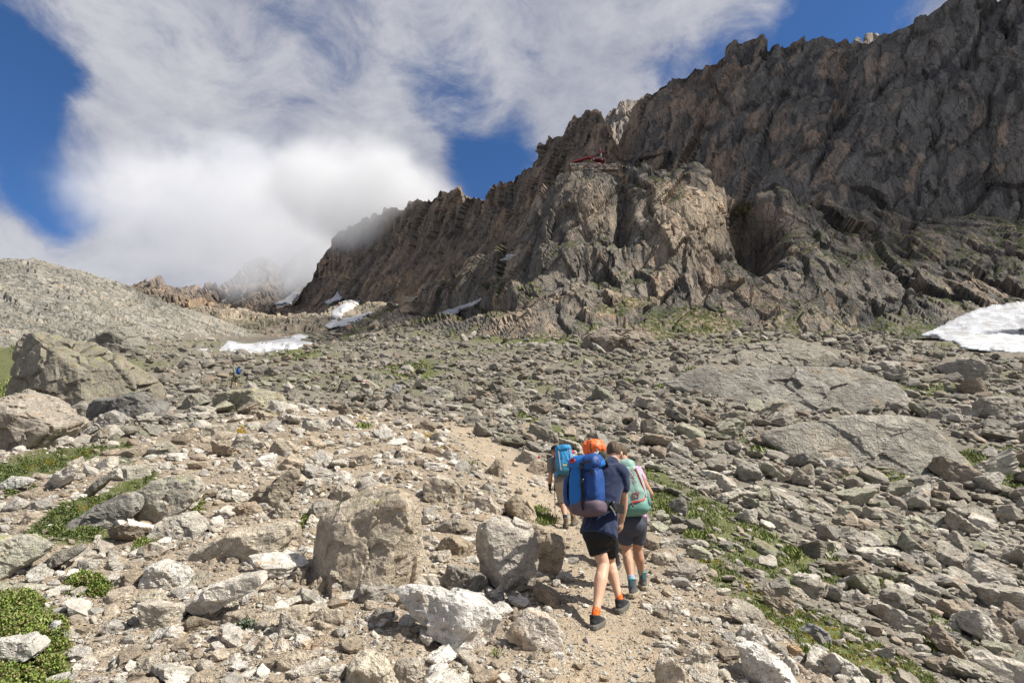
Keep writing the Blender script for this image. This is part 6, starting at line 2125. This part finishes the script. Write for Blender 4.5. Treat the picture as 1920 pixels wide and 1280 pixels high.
# --- second hiker: mint pack, slate shorts
gL = ground_at(1192, 1119)
gR = ground_at(1207, 1104)
Yw = gL[1] + 0.22
ang = math.radians(6)
fw2 = np.array([math.sin(ang), math.cos(ang), 0])
rt2 = np.array([math.cos(ang), -math.sin(ang), 0])
J2 = dict(footL=gL, footR=gR, pelvis=pix(1184, 973, Yw), chest=pix(1175, 886, Yw + 0.22), neck=pix(1174, 868, Yw + 0.29), head=pix(1164, 852, Yw + 0.40),
          knL=pix(1175, 1033, Yw + 0.06), anL=gL + UPZ * 0.105 + np.array([-0.035, -0.03, 0.0]), knR=pix(1195, 1028, Yw + 0.18), anR=gR + UPZ * 0.105 + np.array([-0.01, -0.03, 0.0]),
          elR=pix(1219, 925, Yw + 0.20), wrR=pix(1206, 941, Yw + 0.34), elL=pix(1146, 925, Yw + 0.24), wrL=pix(1158, 942, Yw + 0.38),
          toeL=np.array([0.38, 0.9, 0.02]), toeR=np.array([0.05, 0.98, 0.08]), hfw=np.array([-0.1, 0.9, -0.35]), hup=np.array([0, 0.35, 0.93]))
J2['shR'] = pix(1199, 895, Yw + 0.18)
J2['shL'] = J2['chest'] * 2 - J2['shR']
person('hiker in slate shorts and pink top, just ahead on the right', 'hikers going up the trail', J2, rt2, fw2,
       dict(skin=M_SKIN2, shirt=M_PINK, shorts=M_SLATE, sock=dict(L=M_BLUEMARL, R=M_TEALSOCK), shoe=M_BOOT, sole=M_SOLE2, boot=True, trim=M_TEAL, pull=True, vox=0.0110, shorts_len=0.76, leg_w=0.088, sw=0.165, hem=0.0, sock_h=(-0.02, 0.14), s=0.96, sleeve=0.22))


def mint_pack():
    c = pix(1182, 914, Yw - 0.12)
    b = nrm_(np.array([-0.08, -0.97, 0.22]))
    up = nrm_(np.array([-0.06, 0.22, 1.0]))
    up = nrm_(up - b * (up @ b))
    r = np.cross(up, b)
    r = -r if r[0] < 0 else r
    AX = [r, b, up]
    root = pack_root('slim mint green backpack with red zip, half hidden by the nearest hiker', c)
    q = lambda x, y, z: c + r * x + b * y + up * z
    sbox_part('main_bag', q(0, 0, -0.02), (0.168, 0.125, 0.285), AX, M_MINT, root, p=2.8, sub=5, wr=0.009, ws=9, seed=3, taper=(-0.16, -0.10))
    sbox_part('base_panel', q(0, 0.004, -0.235), (0.172, 0.130, 0.085), AX, M_MINTD, root, p=3.0, wr=0.003, ws=12, seed=5)
    sbox_part('top_roll', q(-0.02, -0.02, 0.265), (0.110, 0.090, 0.070), AX, M_MINT, root, p=2.6, wr=0.010, ws=16, seed=6)
    zp = [q(0.075, 0.104, 0.20), q(0.105, 0.110, 0.08), q(0.130, 0.100, -0.04), q(0.140, 0.092, -0.13), q(0.120, 0.112, -0.17), q(0.06, 0.140, -0.188), q(-0.03, 0.143, -0.195)]
    strap('zip', zp, 0.014, 0.012, [r, r, r, r, up, up, up], M_CORAL, root)
    strap('zip_flap', [p + r * 0.016 + b * 0.002 for p in zp[:4]], 0.016, 0.014, r, M_WHITE, root)
    strap('side_strap', [q(0.150, 0.05, 0.13), q(0.165, 0.055, 0.0), q(0.176, 0.05, -0.10)], 0.018, 0.008, b, M_CORAL, root)
    strap('hip_belt', [q(0.15, -0.07, -0.19), q(0.21, -0.15, -0.19), q(0.22, -0.25, -0.19)], 0.075, 0.022, up, M_MINTD, root)
    sbox_part('side_pocket', q(0.168, 0.0, -0.13), (0.035, 0.075, 0.095), AX, M_MINTD, root, p=3.0, sub=3, wr=0.004, ws=16)
    strap('pull_cord', [q(-0.02, 0.152, -0.192), q(-0.022, 0.155, -0.235)], 0.008, 0.006, r, M_CORAL, root)
    buckle('buckle', q(-0.022, 0.152, -0.24), AX, 0.009, 0.013, root)
    red = mat_plain('dull_red_print', (0.33, 0.06, 0.07), 0.7)
    text_part('lettering', 'ORTOVOX', q(0.040, 0.1285, 0.035), up * 1.0 + r * -0.12, -r, 0.062, red, root)
    # square emblem
    ec = q(0.030, 0.134, -0.120)
    e = [(-0.032, 0.026), (0.032, 0.026), (0.032, -0.026), (-0.032, -0.026)]
    for (a, b_) in zip(e, e[1:] + e[:1]):
        simple('emblem_frame', [capsule(ec + r * a[0] + up * a[1], 0.004, ec + r * b_[0] + up * b_[1], 0.004, seg=6)], red, root)
    text_part('emblem_letter', 'R', ec + b * 0.003, r, up, 0.045, red, root)
    for sx in (-0.07, 0.07):
        strap('shoulder_strap', [q(sx, -0.09, 0.19), q(sx, -0.15, 0.255), q(sx, -0.23, 0.26), q(sx, -0.30, 0.20), q(sx, -0.33, 0.05)], 0.055, 0.016, r, M_MINTD, root)


mint_pack()

# --- third hiker: grey shirt, cap, khaki shorts, gloves
hL = ground_at(1061, 990)
hR = ground_at(1077, 984)
Yg = hL[1] + 0.25
ang = math.radians(14)
fw3 = np.array([math.sin(ang), math.cos(ang), 0])
rt3 = np.array([math.cos(ang), -math.sin(ang), 0])
J3 = dict(footL=hL, footR=hR, pelvis=pix(1057, 901, Yg), chest=pix(1050, 863, Yg + 0.12), neck=pix(1047, 856, Yg + 0.17), head=pix(1041, 846, Yg + 0.26),
          knL=pix(1056, 943, Yg + 0.10), anL=hL + UPZ * 0.105 + np.array([0.0, -0.04, 0]), knR=pix(1069, 940, Yg + 0.25), anR=hR + UPZ * 0.105 + np.array([-0.02, -0.04, 0]),
          elL=pix(1032, 892, Yg + 0.05), wrL=pix(1031, 909, Yg + 0.16), elR=pix(1084, 890, Yg + 0.15), wrR=pix(1086, 905, Yg + 0.35),
          toeL=np.array([-0.1, 0.95, 0.05]), toeR=np.array([0.45, 0.85, 0.1]), hfw=np.array([-0.45, 0.85, -0.25]), hup=np.array([-0.1, 0.25, 0.95]), palmL=np.array([0.8, 0.4, 0]))
J3['shL'] = pix(1034, 866, Yg + 0.10)
J3['shR'] = J3['chest'] * 2 - J3['shL']
person('hiker in a grey t-shirt, dark cap and khaki shorts with black gloves, leading the group', 'hikers going up the trail', J3, rt3, fw3,
       dict(skin=M_SKIN2, shirt=M_GREYT, shorts=M_KHAKI, sock=M_NAVYSOCK, shoe=M_BROWNB, sole=M_SOLE, boot=True, vox=0.0125, shorts_len=0.92, leg_w=0.105, hem=0.02, sock_h=(-0.02, 0.17), s=0.98, sleeve=0.75, glove=M_WEB, cap=M_NCAP))


def sky_pack():
    c = pix(1059, 864, Yg - 0.12)
    b = nrm_(np.array([-0.05, -0.97, 0.2]))
    up = nrm_(np.array([-0.10, 0.2, 1.0]))
    up = nrm_(up - b * (up @ b))
    r = np.cross(up, b)
    r = -r if r[0] < 0 else r
    AX = [r, b, up]
    root = pack_root('sky blue backpack with grey straps worn by the leading capped hiker', c)
    q = lambda x, y, z: c + r * x + b * y + up * z
    sbox_part('main_bag', q(0, 0, 0.02), (0.165, 0.120, 0.255), AX, M_CYAN, root, p=3.0, sub=5, wr=0.014, ws=10, seed=3, taper=(-0.05, 0))
    sbox_part('lid', q(0, 0.012, 0.235), (0.155, 0.130, 0.065), AX, M_CYAN, root, p=3.0, wr=0.010, ws=14, seed=6)
    sbox_part('base_panel', q(0.01, 0.012, -0.190), (0.172, 0.125, 0.075), AX, M_PETROL, root, p=3.4, wr=0.003, ws=12, seed=5)
    strap('piping', [q(-0.05, 0.137, -0.100), q(0.02, 0.140, -0.118), q(0.09, 0.132, -0.110), q(0.15, 0.10, -0.10)], 0.022, 0.008, up, M_YELL, root)
    sbox_part('badge', q(0.09, 0.138, -0.075), (0.028, 0.006, 0.022), AX, M_WHITE, root, p=6, sub=2)
    for sx in (-0.10, 0.12):
        strap('side_strap', [q(sx, 0.122, 0.19), q(sx * 1.02, 0.132, 0.05), q(sx * 1.02, 0.130, -0.20)], 0.020, 0.006, r, M_GREYW, root)
    strap('hip_belt', [q(-0.16, -0.04, -0.20), q(-0.21, -0.12, -0.21), q(-0.20, -0.24, -0.22)], 0.08, 0.022, up, M_CYAN, root)
    for sx in (-0.08, 0.08):
        strap('shoulder_strap', [q(sx, -0.09, 0.17), q(sx, -0.15, 0.22), q(sx, -0.23, 0.22), q(sx, -0.31, 0.14), q(sx, -0.33, 0.0)], 0.055, 0.016, r, M_PETROL, root)
    sbox_part('red_stuff_sack', q(0.165, -0.09, 0.185), (0.045, 0.04, 0.035), AX, M_CORAL, root, p=2.6, sub=3, wr=0.006, ws=30)
    sbox_part('red_neckerchief', q(-0.135, -0.13, 0.165), (0.055, 0.045, 0.030), AX, M_CORAL, root, p=2.6, sub=3, wr=0.006, ws=30)


sky_pack()


def pole(label, top, bot):
    r = bpy.data.objects.new('trekking_pole', None)
    COL.objects.link(r)
    top, bot = np.asarray(top, float), np.asarray(bot, float)
    ORG[0] = bot
    r.location = bot
    r['label'] = label
    r['category'] = 'trekking pole'
    r['group'] = 'trekking poles'
    d = nrm_(top - bot)
    simple('shaft', [capsule(bot + d * 0.05, 0.006, top - d * 0.12, 0.009, seg=8)], M_POLE, r)
    simple('grip', [capsule(top - d * 0.14, 0.015, top, 0.018, seg=8)], M_WEB, r)
    simple('tip', [capsule(bot, 0.003, bot + d * 0.06, 0.007, seg=8)], M_BUCK, r)


pp = pix(1040, 905, Yg + 0.18)
gb = ground_at(1043, 990)
pole('dark trekking pole trailing beside the leading capped hiker', pp, pix(1041, 928, Yg + 0.16) if False else gb + np.array([0, 0.25, 0.02]))

# --- fourth hiker: red shirt, orange rain cover, mostly hidden
iL = ground_at(1128, 1062)
iR = ground_at(1158, 1066)
Yo = iR[1] + 0.20
J4 = dict(footL=iL, footR=iR, pelvis=pix(1120, 938, Yo), chest=pix(1108, 866, Yo + 0.16), neck=pix(1110, 856, Yo + 0.22), head=pix(1114, 845, Yo + 0.42),
          knL=pix(1122, 1000, Yo + 0.30), anL=iL + UPZ * 0.105 + np.array([0.0, -0.04, 0]), knR=pix(1144, 1003, Yo + 0.08), anR=iR + UPZ * 0.105 + np.array([-0.02, -0.04, 0]),
          elL=pix(1082, 885, Yo + 0.15), wrL=pix(1084, 915, Yo + 0.35), elR=pix(1140, 890, Yo + 0.2), wrR=pix(1138, 920, Yo + 0.4),
          toeL=np.array([0.1, 0.95, 0.05]), toeR=np.array([0.3, 0.9, 0.1]), hfw=np.array([0, 0.9, -0.4]), hup=np.array([0, 0.4, 0.9]))
J4['shL'] = pix(1090, 864, Yo + 0.14)
J4['shR'] = J4['chest'] * 2 - J4['shL']
person('hiker in a red shirt, almost hidden behind the nearest hiker', 'hikers going up the trail', J4, rt2, fw2,
       dict(skin=M_SKIN2, shirt=M_RED, shorts=M_SLATE, sock=M_GREYSOCK, shoe=M_SHOE, sole=M_SOLE, boot=True, vox=0.014, shorts_len=0.85, s=1.0, sock_h=(-0.02, 0.26), sleeve=0.85))


def orange_pack():
    c = pix(1116, 866, Yo - 0.08)
    b = nrm_(np.array([-0.05, -0.97, 0.2]))
    up = nrm_(np.array([0, 0.2, 1.0]))
    up = nrm_(up - b * (up @ b))
    r = np.cross(up, b)
    r = -r if r[0] < 0 else r
    AX = [r, b, up]
    root = pack_root('dark green backpack under an orange rain cover, top just showing', c)
    q = lambda x, y, z: c + r * x + b * y + up * z
    sbox_part('main_bag', q(0.01, 0, -0.06), (0.155, 0.115, 0.21), AX, M_FOREST, root, p=3.2, wr=0.005, ws=12, seed=3)
    sbox_part('rain_cover', q(-0.005, 0.0, 0.205), (0.150, 0.135, 0.105), AX, M_ORNG, root, p=2.2, sub=5, wr=0.030, ws=9, seed=12)
    sbox_part('white_towel', q(0.02, 0.10, 0.095), (0.045, 0.03, 0.040), AX, M_WHITE, root, p=3, sub=3, wr=0.006, ws=20)
    strap('cover_strap', [q(-0.06, 0.140, 0.27), q(-0.065, 0.150, 0.20), q(-0.062, 0.135, 0.12)], 0.022, 0.006, r, M_FOREST, root)
    strap('cover_strap', [q(0.02, 0.145, 0.26), q(0.03, 0.150, 0.20), q(0.03, 0.135, 0.12)], 0.018, 0.006, r, M_GREYW, root)
    sbox_part('front_pocket', q(0.085, 0.105, 0.075), (0.058, 0.03, 0.055), AX, M_FOREST, root, p=3, sub=3, wr=0.006, ws=20)
    for sx in (-0.08, 0.08):
        strap('shoulder_strap', [q(sx, -0.09, 0.14), q(sx, -0.15, 0.20), q(sx, -0.23, 0.18), q(sx, -0.30, 0.05)], 0.055, 0.016, r, M_FOREST, root)


orange_pack()

# --- distant hiker walking left
kA = ground_at(443, 729)
Yd = kA[1]
fw5 = np.array([-0.97, 0.25, 0])
rt5 = np.array([0.25, 0.97, 0])
kB = ground_at(433, 727)
J5 = dict(footL=kB, footR=kA, pelvis=pix(442.5, 705, Yd), chest=pix(441.5, 690.5, Yd), neck=pix(440.2, 687, Yd), head=pix(438.8, 682.3, Yd),
          knL=pix(434.5, 715.5, Yd - 0.1), anL=kB + UPZ * 0.10, knR=pix(442, 717.5, Yd + 0.1), anR=kA + UPZ * 0.10,
          elL=pix(439.5, 698, Yd - 0.25), wrL=pix(433.3, 700.5, Yd - 0.25), elR=pix(440, 698, Yd + 0.25), wrR=pix(433.8, 701, Yd + 0.25),
          toeL=np.array([-0.95, 0.2, 0.05]), toeR=np.array([-0.95, 0.2, 0.05]), hfw=np.array([-0.95, -0.15, -0.22]), hup=np.array([-0.2, 0, 0.97]))
person('distant hiker in a sage shirt and cap walking left among the boulders', 'hikers going up the trail', J5, rt5, fw5,
       dict(skin=M_SKIN2, shirt=M_SAGE, shorts=M_OLIVE, sock=M_GREYSOCK, shoe=M_BROWNB, sole=M_SOLE, boot=True, vox=0.016, shorts_len=0.85, leg_w=0.11, s=1.0, sleeve=1.85, shirt_name='long_sleeved_shirt', cap=M_BCAP))
c = pix(447.2, 694.5, Yd)
r5 = pack_root('small navy daypack worn by the distant hiker', c)
AX5 = [rt5, -fw5, UPZ]
sbox_part('main_bag', c + np.array([0.02, 0, -0.04]), (0.14, 0.10, 0.21), AX5, M_DBLUE, r5, p=2.8, wr=0.006)
sbox_part('top_pocket', c + np.array([0.0, 0, 0.13]), (0.11, 0.08, 0.09), AX5, M_NCAP, r5, p=2.8, sub=3)
sbox_part('front_pocket', c + np.array([0.10, -0.02, -0.08]), (0.10, 0.04, 0.11), AX5, M_DBLUE, r5, p=2.8, sub=3)
strap('shoulder_strap', [c + np.array([-0.03, -0.12, 0.18]), c + np.array([-0.16, -0.15, 0.20]), c + np.array([-0.24, -0.15, 0.05])], 0.05, 0.02, rt5, M_GREYW, r5)
pole('trekking pole in the near hand of the distant hiker', J5['wrL'] + UPZ * 0.06 + np.array([-0.09, 0, 0]), ground_at(424.5, 727) )
pole('trekking pole in the far hand of the distant hiker', J5['wrR'] + UPZ * 0.06 + np.array([-0.09, 0, 0]), ground_at(430, 724))

# ------------------------------------------------------------------ hut on the buttress
def boxm(x0, x1, y0, y1, z0, z1):
    V = np.array([(x, y, z) for x in (x0, x1) for y in (y0, y1) for z in (z0, z1)])
    Fc = [[0, 1, 3, 2], [4, 6, 7, 5], [0, 4, 5, 1], [2, 3, 7, 6], [0, 2, 6, 4], [1, 5, 7, 3]]
    return V, Fc


def mat_stone_wall():
    m, t, b = new_mat('dry_stone')
    pos = t.new('ShaderNodeNewGeometry').outputs['Position']
    sc = t.mapping(pos, scale=(1, 1, 1.9))
    v = t.new('ShaderNodeTexVoronoi', ins={'Vector': sc, 'Scale': 1.3})
    e = t.new('ShaderNodeTexVoronoi', ins={'Vector': sc, 'Scale': 1.3}, feature='DISTANCE_TO_EDGE')
    sep = t.new('ShaderNodeSeparateColor', ins={0: v.outputs['Color']})
    col = t.mix(sep.outputs[0], (0.20, 0.165, 0.135, 1), (0.44, 0.40, 0.35, 1))
    col = t.mix(t.rng(sep.outputs[1], 0.7, 0.75), col, (0.30, 0.17, 0.11, 1))
    j = t.rng(e.outputs['Distance'], 0.0, 0.07, 1, 0)
    col = t.mix(j, col, (0.10, 0.09, 0.08, 1))
    t.set(b, 'Base Color', col)
    bump(t, b, t.rng(e.outputs['Distance'], 0.0, 0.1), 0.8, 0.15)
    return m


M_STONE = mat_stone_wall()
M_ROOF = mat_plain('oxblood_sheet', (0.16, 0.022, 0.032), 0.6, 0.3, 0.2, 2.0)
M_TIMB = mat_plain('weathered_timber', (0.21, 0.17, 0.12), 0.85, 0.2, 0.25, 3.0)
M_GLASS = mat_plain('window_glass', (0.03, 0.035, 0.04), 0.15, 0.6, 0.1, 2)
M_SHUT = mat_plain('red_shutter', (0.45, 0.035, 0.03), 0.7, 0.3, 0.1, 2)
HD = 186.0
hc = at(1102, 312, HD)
u_ = HD / FPX                                  # metres per photograph pixel at the hut
hut = bpy.data.objects.new('mountain_hut', None)
COL.objects.link(hut)
hut.location = hc
ORG[0] = hc
hut['label'] = 'stone mountain hut with a dark red gable roof on top of the buttress'
hut['category'] = 'hut'


def hp(name, V, Fc, mat, parent=None):
    return link(name, raw_mesh(name, V, Fc, mat, False), parent=parent or hut)


wl, wr_ = (1079 - 1102) * u_, (1132 - 1102) * u_
V, Fc = boxm(wl, wr_, 0, 8, -16 * u_, 9 * u_ * 0.35)
hp('wall', V, Fc, M_STONE)
# gable
ze = 2.0 * u_
zr = 20.0 * u_
xr = 0.0 * u_
V = np.array([(wl + 0.3, 0.02, 3.1 * u_), (wr_ - 0.3, 0.02, 3.1 * u_), (xr, 0.02, 17.2 * u_), (wl + 0.3, 7.9, 3.1 * u_), (wr_ - 0.3, 7.9, 3.1 * u_), (xr, 7.9, 17.2 * u_)])
hp('gable', V, [[0, 1, 2], [5, 4, 3], [0, 3, 4, 1], [1, 4, 5, 2], [2, 5, 3, 0]], M_TIMB)
rf = None
for sx, xe, zz in ((-1, wl - 0.9, 2.0 * u_), (1, wr_ + 0.5, 6.4 * u_)):
    top = np.array([xr, -0.9, 18.6 * u_])
    eav = np.array([xe, -0.9, zz + 1.2])
    nrm2 = nrm_(np.cross(np.array([0, 1.0, 0]), eav - top))
    nrm2 = nrm2 if nrm2[2] > 0 else -nrm2
    th = 0.55
    A_ = [top, eav, eav + np.array([0, 10, 0]), top + np.array([0, 10, 0])]
    V = np.array(A_ + [p - nrm2 * th for p in A_])
    r_ = hp('roof', V, [[0, 1, 2, 3], [7, 6, 5, 4], [0, 4, 5, 1], [1, 5, 6, 2], [2, 6, 7, 3], [3, 7, 4, 0]], M_ROOF)
    rf = rf or r_
V, Fc = boxm(xr - 1.2, xr - 0.5, 4, 4.8, 17 * u_, 20.5 * u_)
hp('chimney', V, Fc, M_STONE, rf)
for (a, b, z0, z1) in ((1086, 1088.2, 0.4, 2.6), (1096, 1098.2, 0.4, 2.6), (1107, 1109, 0.6, 2.4), (1116, 1118, 0.6, 2.4)):
    V, Fc = boxm((a - 1102) * u_, (b - 1102) * u_, -0.10, 0.2, z0 * u_ - 0.3, z1 * u_ - 0.1)
    w_ = hp('window', V, Fc, M_GLASS)
    if a < 1100:
        V, Fc = boxm((b - 1102) * u_ + 0.02, (b - 1102) * u_ + 0.45, -0.16, 0.1, z0 * u_ - 0.3, z1 * u_ - 0.1)
        hp('shutter', V, Fc, M_SHUT, w_)
# terrace wall built of separate blocks
rs = np.random.RandomState(3)
tw = bpy.data.objects.new('terrace_wall', None)
COL.objects.link(tw)
tw.location = hc
tw['label'] = 'dry stone terrace wall right of the hut'
tw['category'] = 'wall'
for row in range(4):
    x = (1125 - 1102) * u_
    while x < (1155 - 1102) * u_:
        w = rs.uniform(0.5, 1.1)
        V, Fc = boxm(x, x + w - 0.05, -1.0 + rs.uniform(-0.12, 0.12), 0.6, (-10 + row * 3.0) * u_, (-10 + row * 3.0 + 2.85) * u_)
        V = V + rs.normal(0, 0.04, V.shape)
        link('stone', raw_mesh('stone', V, Fc, M_STONE, False), parent=tw)
        x += w
for row in range(6):
    x = (1072 - 1102) * u_ - row * 0.15
    while x < (1124 - 1102) * u_:
        w = rs.uniform(0.6, 1.3)
        V, Fc = boxm(x, x + w - 0.05, -1.9 + rs.uniform(-0.15, 0.15), -0.2, (-19 + row * 3.2) * u_, (-19 + row * 3.2 + 3.05) * u_)
        V = V + rs.normal(0, 0.05, V.shape)
        link('stone', raw_mesh('stone', V, Fc, M_STONE, False), parent=tw)
        x += w
tw['label'] = 'dry stone terrace wall in front of the hut'

# flagpole, flag, bunting
fpz = at(1129, 300, HD - 1.0)
fp = bpy.data.objects.new('flagpole', None)
COL.objects.link(fp)
fp.location = fpz
ORG[0] = fpz
fp['label'] = 'slim flagpole with a hanging red and white flag beside the hut'
fp['category'] = 'flagpole'
ptop = at(1125, 277, HD - 1.0)
simple('pole', [capsule(fpz, 0.10, ptop, 0.07, seg=8)], M_GREYW, fp)
M_FR = mat_plain('flag_red', (0.55, 0.04, 0.05), 0.8, 0.1, 0.1, 3)
M_FW = mat_plain('flag_white', (0.75, 0.75, 0.75), 0.8, 0.1, 0.05, 3)
M_FB = mat_plain('flag_blue', (0.03, 0.05, 0.28), 0.8, 0.1, 0.1, 3)
M_FY = mat_plain('flag_yellow', (0.75, 0.60, 0.04), 0.8, 0.1, 0.1, 3)
M_FG = mat_plain('flag_green', (0.05, 0.22, 0.06), 0.8, 0.1, 0.1, 3)


def cloth(name, p, q, drop, mat, parent, n=5):
    """small hanging flag between points p and q on the line"""
    V, Fc = [], []
    for j in range(3):
        for i in range(n):
            t = i / (n - 1)
            V.append(p + (q - p) * t + np.array([0, 0.12 * math.sin(3 * t + j), -drop * j / 2]))
    V2 = [v + np.array([0, 0.03, 0]) for v in V]
    for j in range(2):
        for i in range(n - 1):
            a = j * n + i
            Fc += [[a, a + 1, a + n + 1, a + n], [a + 3 * n + n, a + 3 * n + n + 1, a + 3 * n + 1, a + 3 * n]]
    return link(name, raw_mesh(name, np.array(V + V2) - ORG[0], Fc, mat), parent=parent)


cloth('flag', at(1125.2, 279, HD - 1.1), at(1127.0, 281, HD - 1.1), 1.5, M_FR, fp)
cloth('flag', at(1126.5, 284.5, HD - 1.1), at(1128, 287, HD - 1.1), 1.0, M_FW, fp)
CC = [M_FW, M_FR, M_FG, M_FY, M_FB]


def bunting(label, A0, A1, Ds, n, sag, start):
    root = bpy.data.objects.new('prayer_flag_string', None)
    COL.objects.link(root)
    pts = []
    for k in range(n * 2 + 1):
        t = k / (n * 2)
        pts.append(at(A0[0] + (A1[0] - A0[0]) * t, A0[1] + (A1[1] - A0[1]) * t + sag * 4 * t * (1 - t), Ds[0] + (Ds[1] - Ds[0]) * t))
    ORG[0] = pts[0]
    root.location = pts[0]
    root['label'] = label
    root['category'] = 'bunting'
    root['group'] = 'prayer flags at the hut'
    for a, b in zip(pts[:-1], pts[1:]):
        pass
    simple('cord', [capsule(a, 0.03, b, 0.03, seg=6) for a, b in zip(pts[:-1], pts[1:])], M_GREYW, root)
    for k in range(n):
        a, b = pts[2 * k], pts[2 * k + 1] * 0.85 + pts[2 * k + 2] * 0.15
        cloth('pennant', a, b, 0.50, CC[(k + start) % 5], root)


bunting('string of coloured prayer flags running right from the terrace wall', (1153, 306), (1198, 316.5), (HD - 3, HD - 7), 17, 0.8, 0)
bunting('short string of prayer flags from the gable up to the flagpole', (1108, 299), (1127, 291), (HD - 2, HD - 1.3), 8, 0.8, 3)

# painted trail blazes
def blaze(label, px, py, bands, w, h):
    d = ray(px, py)
    best = None
    for o in bpy.data.objects:
        if o.type == 'MESH' and 'label' in o and ('paint' in o['label']) and o.data:
            inv = o.matrix_world.inverted() if False else Matrix.Translation(o.location).inverted()
            o_ = inv @ Vector((0, 0, 0))
            okk, loc, nor, idx = o.ray_cast(o_, Vector(nrm_(d)))
            if okk:
                p = np.array(loc) + np.array(o.location)
                if best is None or np.linalg.norm(p) < np.linalg.norm(best[0]):
                    best = (p, np.array(nor), o)
    if best is None:
        return
    p, n, o = best
    D0 = p[1] * CT + p[2] * ST
    s_ = D0 / FPX
    r = nrm_(np.cross(np.array([0, 0, 1.0]), n))
    r = r if r[0] > 0 else -r
    u2 = nrm_(np.cross(n, r))
    u2 = u2 if u2[2] > 0 else -u2
    for k, m in enumerate(bands):
        d_, Fc = ICO[2]
        c = p + u2 * (h * s_ * ((len(bands) - 1) / 2 - k)) - np.array(o.location)
        V = c + d_[:, :1] * r * w * s_ * 0.5 + d_[:, 1:2] * u2 * h * s_ * 0.52 + d_[:, 2:3] * n * 0.012 * max(1.0, D0 / 12)
        link('paint_mark', raw_mesh('paint_mark', V, Fc, m), parent=o)


bpy.context.view_layer.update()
blaze('', 1010, 857, [M_FR], 6, 6)
blaze('', 682, 716, [M_FW, M_FR, M_FW], 7, 2.8)
